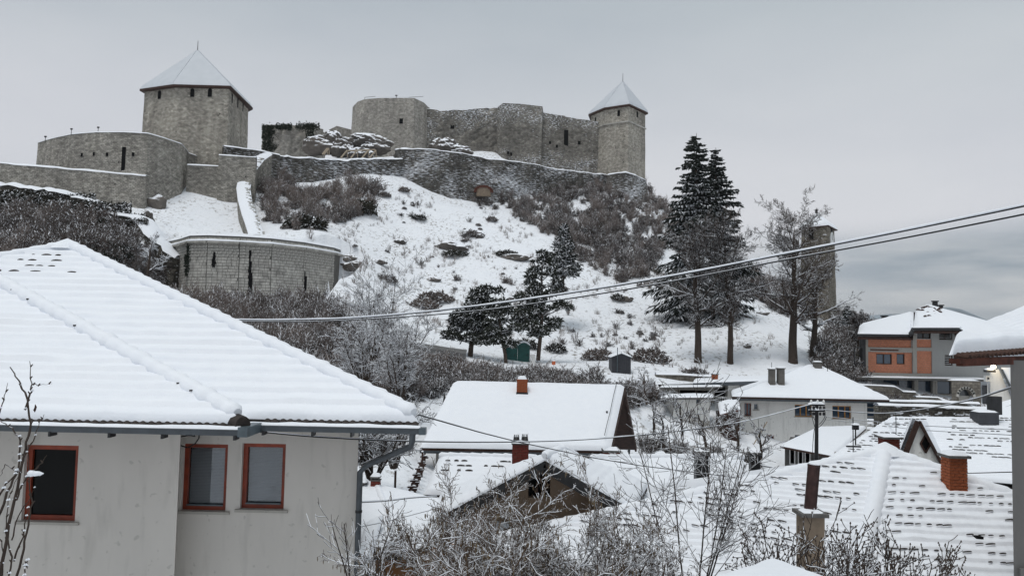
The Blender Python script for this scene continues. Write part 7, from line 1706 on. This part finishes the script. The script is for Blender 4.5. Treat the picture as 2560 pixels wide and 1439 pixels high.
instancer('woods', 'pale snowy woodland edge behind the clock tower and brick house', S, ['tangle1', 'brush2', 'tangle2'], .9, 1.8, 10)
S = scatter_pts([(700, 590), (1000, 470), (1200, 500), (1500, 700), (1700, 740), (1700, 900), (1000, 860), (880, 800), (840, 660)], 700, 11, clump=60, thr=0)
instancer('grass', 'dry grass tufts poking through the snow all over the slope', S, ['grass'], .5, 1.4, 11)
S = scatter_pts([(860, 620), (1000, 500), (1200, 520), (1400, 640), (1640, 720), (1660, 880), (1100, 850), (860, 700)], 150, 21, clump=90, thr=.1)[:95]
instancer('undergrowth', 'scattered low snowed over shrubs across the open slope', S, ['tangle1', 'brush2', 'tangle2', 'bush3'], .2, .55, 21)
S = scatter_pts([(1640, 720), (1900, 740), (1990, 900), (1700, 930), (1560, 900)], 160, 12, clump=50, thr=.0)
instancer('grass', 'dry grass tufts around the trunks of the bare lime trees', S, ['grass'], .4, .9, 12)
S = scatter_pts([(2190, 985), (2300, 990), (2380, 1000), (2480, 1030), (2480, 1045), (2200, 1045)], 160, 13)
instancer('undergrowth', 'low snowed over weeds on the rubble terraces below the brick house', S, ['bush3', 'tangle1'], .15, .4, 13)
S = scatter_pts([(1600, 1115), (1700, 1118), (1800, 1125), (1880, 1150), (1900, 1175), (1600, 1170)], 40, 31)
instancer('undergrowth', 'tangled snowy garden growth between the fruit trees and the low roofs', S, ['tangle2', 'tangle1', 'brush2'], .25, .55, 31)
# single bushes one can tell apart
def single(mesh, px, py, s, label, name='bush', cat='bush', group='bushes on the snowy slope', Y=None, tilt=0):
    b = P(px, py, Y) if Y else ray_ground(px, py)
    if b is None: return
    o = bpy.data.objects.new(name, MESH[mesh]); COL.objects.link(o); o.location = b; o.rotation_euler = (tilt, 0, (px * 1.7) % 6.28)
    o.scale = (s if hasattr(s, '__len__') else (s, s, s)); tag(o, label, cat, group, 'thing')
for a in [('bush1', 905, 535, (2.2, 1.6, 2.6), 'darkest round bush at the right end of the clump by the walled stair'), ('bush1', 765, 570, (2.6, 1.8, 2.4), 'wide dark bush at the bottom of the clump by the walled stair'), ('brush3', 690, 500, 1.2, 'grey upright bush at the left end of the clump by the walled stair'),
          ('brush3', 870, 470, 1.2, 'twiggy upright shrub just under the dark rubble wall'), ('bush1', 1140, 640, (2.0, 1.3, 1.1), 'low dark bush hugging the ledge in the middle of the slope'), ('bush3', 1180, 590, 1.2, 'small bush above the middle ledge'), ('bush1', 1045, 550, (1.5, 1, 1), 'flat dark bush below the middle of the lower curtain wall'),
          ('bush3', 1010, 480, 1.0, 'small bush just below the lower curtain wall'), ('bush1', 1265, 640, (1.7, 1.2, 1.1), 'dark snowy bush left of the small pine'), ('bush3', 975, 705, (.9, .9, 1.1), 'round twig ball bush above the left end of the ramp road'), ('bush3', 1090, 755, (2.3, 1.5, 1.6), 'wide snowy thicket left of the broad pine'), ('bush3', 1060, 770, (2, 1.3, 1.3), 'left lobe of the wide thicket by the broad pine'),
          ('bush1', 1545, 750, (1.5, 1, 1), 'dark bush just above the twin cables on the right slope'), ('bush3', 1400, 725, (1.1, 1, .8), 'bush at the foot of the dense small pine'), ('bush1', 1390, 880, (1.4, 1, 1.1), 'dark bush between green toilets and tin shed'), ('bush3', 1500, 900, (1.7, 1.2, 1.4), 'snowy bush left of the tin shed'), ('bush3', 1625, 905, (2.0, 1.3, 1.7), 'tall brown bush right of the tin shed'), ('bush1', 1315, 870, (1.2, 1, 1.2), 'dark bush behind the green toilets'),
          ('bush3', 1735, 935, (1.6, 1, .7), 'matted low bush under the leaning lime tree'), ('bush1', 2140, 905, (1.6, 1.2, 1.4), 'dark bush on the bank left of the orange brick house'), ('bush1', 2080, 880, (1.6, 1.2, 1.4), 'dark bush at the foot of the clock tower bank'), ('bush1', 350, 560, (1.5, 1.2, 1.6), 'ivy lump under the steep dark rock face'),
          ('brush3', 1420, 790, .5, 'lonely little sapling on the open snow'), ('bush3', 1230, 555, 1.0, 'small bush under the reddish arch')]:
    single(*a)
# ivy curtains
def ivy(parent, name, blobs, n, leaf, mat='ivy_dark'):
    rng = random.Random(4); out = []
    for x0, y0, Y, x1, y1 in blobs:
        for _ in range(n // len(blobs)):
            k = rng.random() ** 1.5; p = P(rng.uniform(x0, x1), y0 + (y1 - y0) * k + rng.gauss(0, 3), Y + rng.uniform(-.35, .25)); d = V(rng.uniform(-.5, .5), -rng.random(), rng.uniform(-1, .3)).normalized(); out.append((p, p + d * leaf * 1.6, leaf * .6, .02))
    o = prisms(name, out, mat, parent, 3); tag(o, kind='stuff'); return o
for t_, nm, bl, n, lf, *mt in IVY: ivy(t_, nm, bl, n, lf, *mt)
t_ = thing('ivy', 'strip of dark ivy hanging over the left end of the squared stone bastion', 'ivy', tuple(P(475, 640, 89))); ivy(t_, 'leaves', [(468, 612, 88.9, 490, 640), (462, 640, 88.9, 478, 690)], 900, .12)

# --- orchard and garden trees -------------------------------------------------
def fruit_tree(px, py, Y, H, label, seed, name='fruit_tree', cat='tree', group='snowy garden trees', mat='bark_snow', stems=1, spread=.7, wob=.24, trop=.05, kids=1.5, lv=4, r=.09, rmin=.008, snow=.9, smin=.012, kk=5):
    b = P(px, py, Y); rng = random.Random(seed); t = thing(name, label, cat, tuple(b), group); out = []
    cfg = [dict(n=6, wob=wob * .5, trop=.05, kids=1.2, start=.25, ang=50, ratio=.6, taper=.55, fall=.3, rr=.7, rmin=rmin), dict(n=kk, wob=wob, trop=trop, kids=kids, start=.1, ang=48, ratio=.58, taper=.7, fall=.3, rmin=rmin), dict(n=4, wob=wob, trop=trop, kids=kids * .9, start=.1, ang=45, ratio=.6, taper=.6, fall=.3, rmin=rmin), dict(n=3, wob=wob, trop=trop * 1.5, kids=kids * .6 if lv > 4 else 0, start=.2, ang=40, ratio=.6, taper=.5, rmin=rmin), dict(n=2, wob=wob, trop=trop, kids=0, start=2, ang=40, ratio=.5, taper=.4, rmin=rmin)][:lv]
    for s_ in range(stems):
        a = rng.uniform(0, 6.283); sp = spread * rng.uniform(.3, 1) if stems > 1 else .1
        grow(rng, b + V(math.cos(a) * .1, math.sin(a) * .1, -.3), V(math.cos(a) * sp, math.sin(a) * sp, 1).normalized(), H * rng.uniform(.75, 1.0), r, 0, cfg, out)
    prisms('trunk', [s for s in out if s[4] == 0], mat, t, 6); o = prisms('twigs', [s for s in out if s[4] > 0], mat, t, 3); tag(o, kind='stuff')
    sn = snow_on([s for s in out if s[4] < 3 or lv <= 4], snow, .6, smin, .85, seed=seed); o = prisms('snow', sn, 'snow', t, 4); tag(o, kind='stuff'); return t, out
for i, (px, py, Y, H, lb) in enumerate([(1640, 1075, 44, 3.4, 'gnarled snowy fruit tree left of the small white shed'), (1710, 1085, 42, 3.0, 'small fruit tree with rounded crown before the white shed'), (1768, 1110, 40, 3.2, 'fruit tree between white shed and slab topped chimney'), (1838, 1135, 38, 2.8, 'twisted fruit tree by the corner of the white house'), (1665, 1120, 36, 2.2, 'low fruit tree behind the low white hipped roof'), (1905, 1135, 38, 2.0, 'little snowy fir shaped sapling beside the glazed annex'), (1800, 1070, 48, 2.6, 'fruit tree before the dark red lean-to'), (1620, 1000, 52, 3.0, 'fruit tree at the left end of the flat shed roof')]):
    fruit_tree(px, py, Y, H * .8, lb, 40 + i, group='orchard trees between the houses', rmin=.011, smin=.012, r=.08, kids=1.4, snow=.6)
# tall multi-stemmed shrubs behind the near house
for i, (px, py, Y, H, st, lb) in enumerate([(940, 900, 52, 6.0, 7, 'tall bare many stemmed tree right of the near roof ridge'), (1010, 925, 50, 4.2, 8, 'arching bare shrub left of the broad pine'), (1000, 985, 44, 3.2, 10, 'sprawling snowy bush above the left end of the wide roof'), (930, 1180, 26, 2.6, 12, 'dense upright bush behind the downpipe of the near house'), (985, 1150, 30, 2.5, 9, 'second upright bush behind the downpipe nearer the wooden fence'), (910, 960, 46, 3.5, 9, 'dark bush touching the near roof edge')]):
    fruit_tree(px, py, Y, H, lb, 60 + i, 'shrub', 'shrub', 'tall shrubs behind the near house', stems=st, spread=.6, r=.045, wob=.14, trop=.06, kids=1.3, rmin=.009, smin=.012, snow=.8)
# near hazel and apple twigs across the bottom
for i, (px, py, Y, H, st, sp, lb) in enumerate([(1130, 1600, 11, 2.15, 9, .9, 'hazel bush at the left of the tangle before the brown gable'), (1280, 1640, 12, 2.65, 10, .9, 'hazel bush in front of the attic opening'), (1450, 1640, 11.5, 2.15, 10, 1.0, 'snow coated bush before the right half of the brown gable'), (1590, 1600, 11, 1.5, 9, 1.1, 'heavily snowed bush at the right foot of the brown gable'), (1800, 1600, 10, 1.0, 8, 1.0, 'low snowy twigs left of the concrete chimney')]):
    t_, o_ = fruit_tree(px, py, Y, H, lb, 80 + i, 'hazel_bush', 'bush', 'snowy bushes along the bottom', mat='hazel_twig', stems=st, spread=sp, r=.022, wob=.2, trop=.04, kids=1.6, lv=5, rmin=.0036, smin=.006, snow=1.0, kk=6)
    if i < 3:
        rng = random.Random(90 + i); ct = []
        for s in o_:
            if s[4] >= 2 and rng.random() < .035: ct.append((s[1], s[1] - V(0, 0, rng.uniform(.03, .06)), .004, .007)); ct.append((ct[-1][1], ct[-1][1] - V(0, 0, .025), .007, .002))
        o = prisms('catkins', ct, 'catkins', t_, 4); tag(o, kind='stuff')
fruit_tree(1730, 1500, 14, 3.4, 'airy bare young tree with fine rising twigs in front of the low hipped roof', 101, 'young_tree', 'tree', 'snowy bushes along the bottom', mat='bark_grey_snow', stems=6, spread=.5, r=.017, wob=.08, trop=.07, kids=1.15, lv=4, rmin=.0045, smin=.0035, snow=.35)
for i, (px, Y, H, lb) in enumerate([(1960, 8.5, 1.1, 'knobbly bare shoots left of the concrete chimney'), (2075, 8.5, 1.15, 'knobbly bare shoots crossing the concrete chimney'), (2180, 9, 1.1, 'knobbly bare shoots just right of the concrete chimney'), (2265, 9, 1.2, 'tallest knobbly shoots with one whip rising high'), (2350, 9.5, .7, 'lowest knobbly shoots at the right end of the row')]):
    b = P(px, 1500, Y); b.z -= .2
    q = P(px, 1500, Y)
    t_, o_ = fruit_tree(px, 1540, Y, H, lb, 110 + i, 'bush_shoots', 'bush', 'bare shoots along the bottom right', mat='bark_grey_snow', stems=9, spread=.55, r=.012, wob=.12, trop=.10, kids=.8, lv=3, rmin=.0045, smin=.004, snow=.7)
    rng = random.Random(i); kn = []
    for s in o_:
        if rng.random() < .5: kn.append((s[1] - V(0, 0, .008), s[1] + V(0, 0, .012), .011, .005))
    o = prisms('buds', kn, 'bark_snow', t_, 5); tag(o, kind='stuff')
# sapling with seed heads at the left edge, close to the camera
def near_sapling():
    Y = 6.0; t = thing('sapling', 'thin bare sapling with clots of snow standing before the leftmost window', 'tree', tuple(P(20, 1439, Y))); rng = random.Random(2); out = []; kn = []; sn = []
    stems = [[(-10, 1500), (10, 1380), (35, 1250), (62, 1120), (78, 1060), (62, 980), (45, 950), (25, 917)], [(62, 1023), (75, 985), (80, 960), (74, 902)], [(-20, 1330), (20, 1230), (45, 1170), (52, 1100), (30, 1070), (0, 1050)], [(25, 1500), (55, 1390), (70, 1310), (78, 1255), (72, 1190), (70, 1130)], [(-15, 1260), (15, 1210), (40, 1185), (60, 1150)], [(40, 1250), (62, 1200), (85, 1175), (105, 1155), (118, 1137)], [(35, 1400), (60, 1340), (62, 1300), (75, 1260)], [(20, 1450), (30, 1390), (15, 1330), (20, 1250), (45, 1190)], [(-5, 1040), (8, 1000), (20, 957)], [(60, 1140), (85, 1100), (98, 1055), (110, 1035)], [(50, 1180), (15, 1160), (0, 1190)], [(0, 1439), (5, 1380), (-2, 1330)], [(60, 1439), (66, 1405), (68, 1420)], [(30, 1350), (45, 1290), (75, 1240), (90, 1215)], [(80, 960), (100, 962), (130, 958)]]
    for k, s in enumerate(stems):
        yy = Y + rng.uniform(-.3, .3); pts = [P(a + rng.uniform(-1, 1), b, yy + .05 * i) for i, (a, b) in enumerate(s)]; r0 = (.016, .009, .012, .012, .008, .008, .008, .008, .006, .006, .005, .008, .006, .006, .003)[k]
        fine = []
        for a, b in zip(pts, pts[1:]):
            for i in range(4): fine.append(a.lerp(b, i / 4) + rv(rng, .004))
        fine.append(pts[-1]); n = len(fine) - 1
        for i in range(n):
            ra, rb = r0 * (1 - .75 * i / n), r0 * (1 - .75 * (i + 1) / n); out.append((fine[i], fine[i + 1], ra, rb))
            if rng.random() < .35: p = fine[i]; d = V(rng.choice((-1, 1)), 0, 1.2).normalized(); kn.append((p, p + d * .025, .007, .004))
            if rng.random() < .22 and r0 > .004: p = fine[i]; s_ = rng.uniform(.005, .013); sn.append((p + V(-s_, 0, .006), p + V(s_ * .5, 0, .014), s_ * .35, s_ * .8)); sn.append((p + V(s_ * .5, 0, .014), p + V(s_ * 1.6, 0, .01), s_ * .8, .002))
    p = P(82, 1183, Y - .2)
    for a, b, ra, rb in ((-.04, -.02, .006, .024), (-.02, .01, .024, .02), (.01, .05, .02, .016), (.05, .08, .016, .003)): sn.append((p + V(a, 0, .0), p + V(b, 0, .003), ra, rb))
    o = prisms('stems', out, 'bark_grey_snow', t, 6); tag(o, kind='stuff'); o = prisms('buds', kn, 'bark_grey_snow', t, 5); tag(o, kind='stuff'); o = prisms('snow_clots', sn, 'snow', t, 7); tag(o, kind='stuff')
    c = P(88, 1010, Y); q = MB(); q.tube([c, c + V(.005, 0, -.02), c + V(-.002, 0, -.045), c + V(0, 0, -.06)], [.002, .008, .009, .001], 6); q.obj('dry_leaf', 'wood_dark', t)
near_sapling()
for i, (px, py, Y, H, lb) in enumerate([(905, 1420, 9, .9, 'tiny bare twig shrub against the near house downpipe'), (925, 1480, 9.5, .9, 'bare twig shrub beside the ochre wall')]):
    fruit_tree(px, py, Y, H, lb, 130 + i, 'twig_shrub', 'shrub', 'twig shrubs by the downpipe', stems=3, spread=.35, r=.01, wob=.1, trop=.1, kids=.8, lv=3, rmin=.003, smin=.003, snow=.5)
fruit_tree(370, 690, 66, 4.2, 'leafless small tree with candelabra crown behind the near roof', 140, 'bare_tree', 'tree', 'bare trees on the slope', stems=1, spread=.8, r=.14, wob=.16, trop=.06, kids=1.8, rmin=.012, smin=.02)
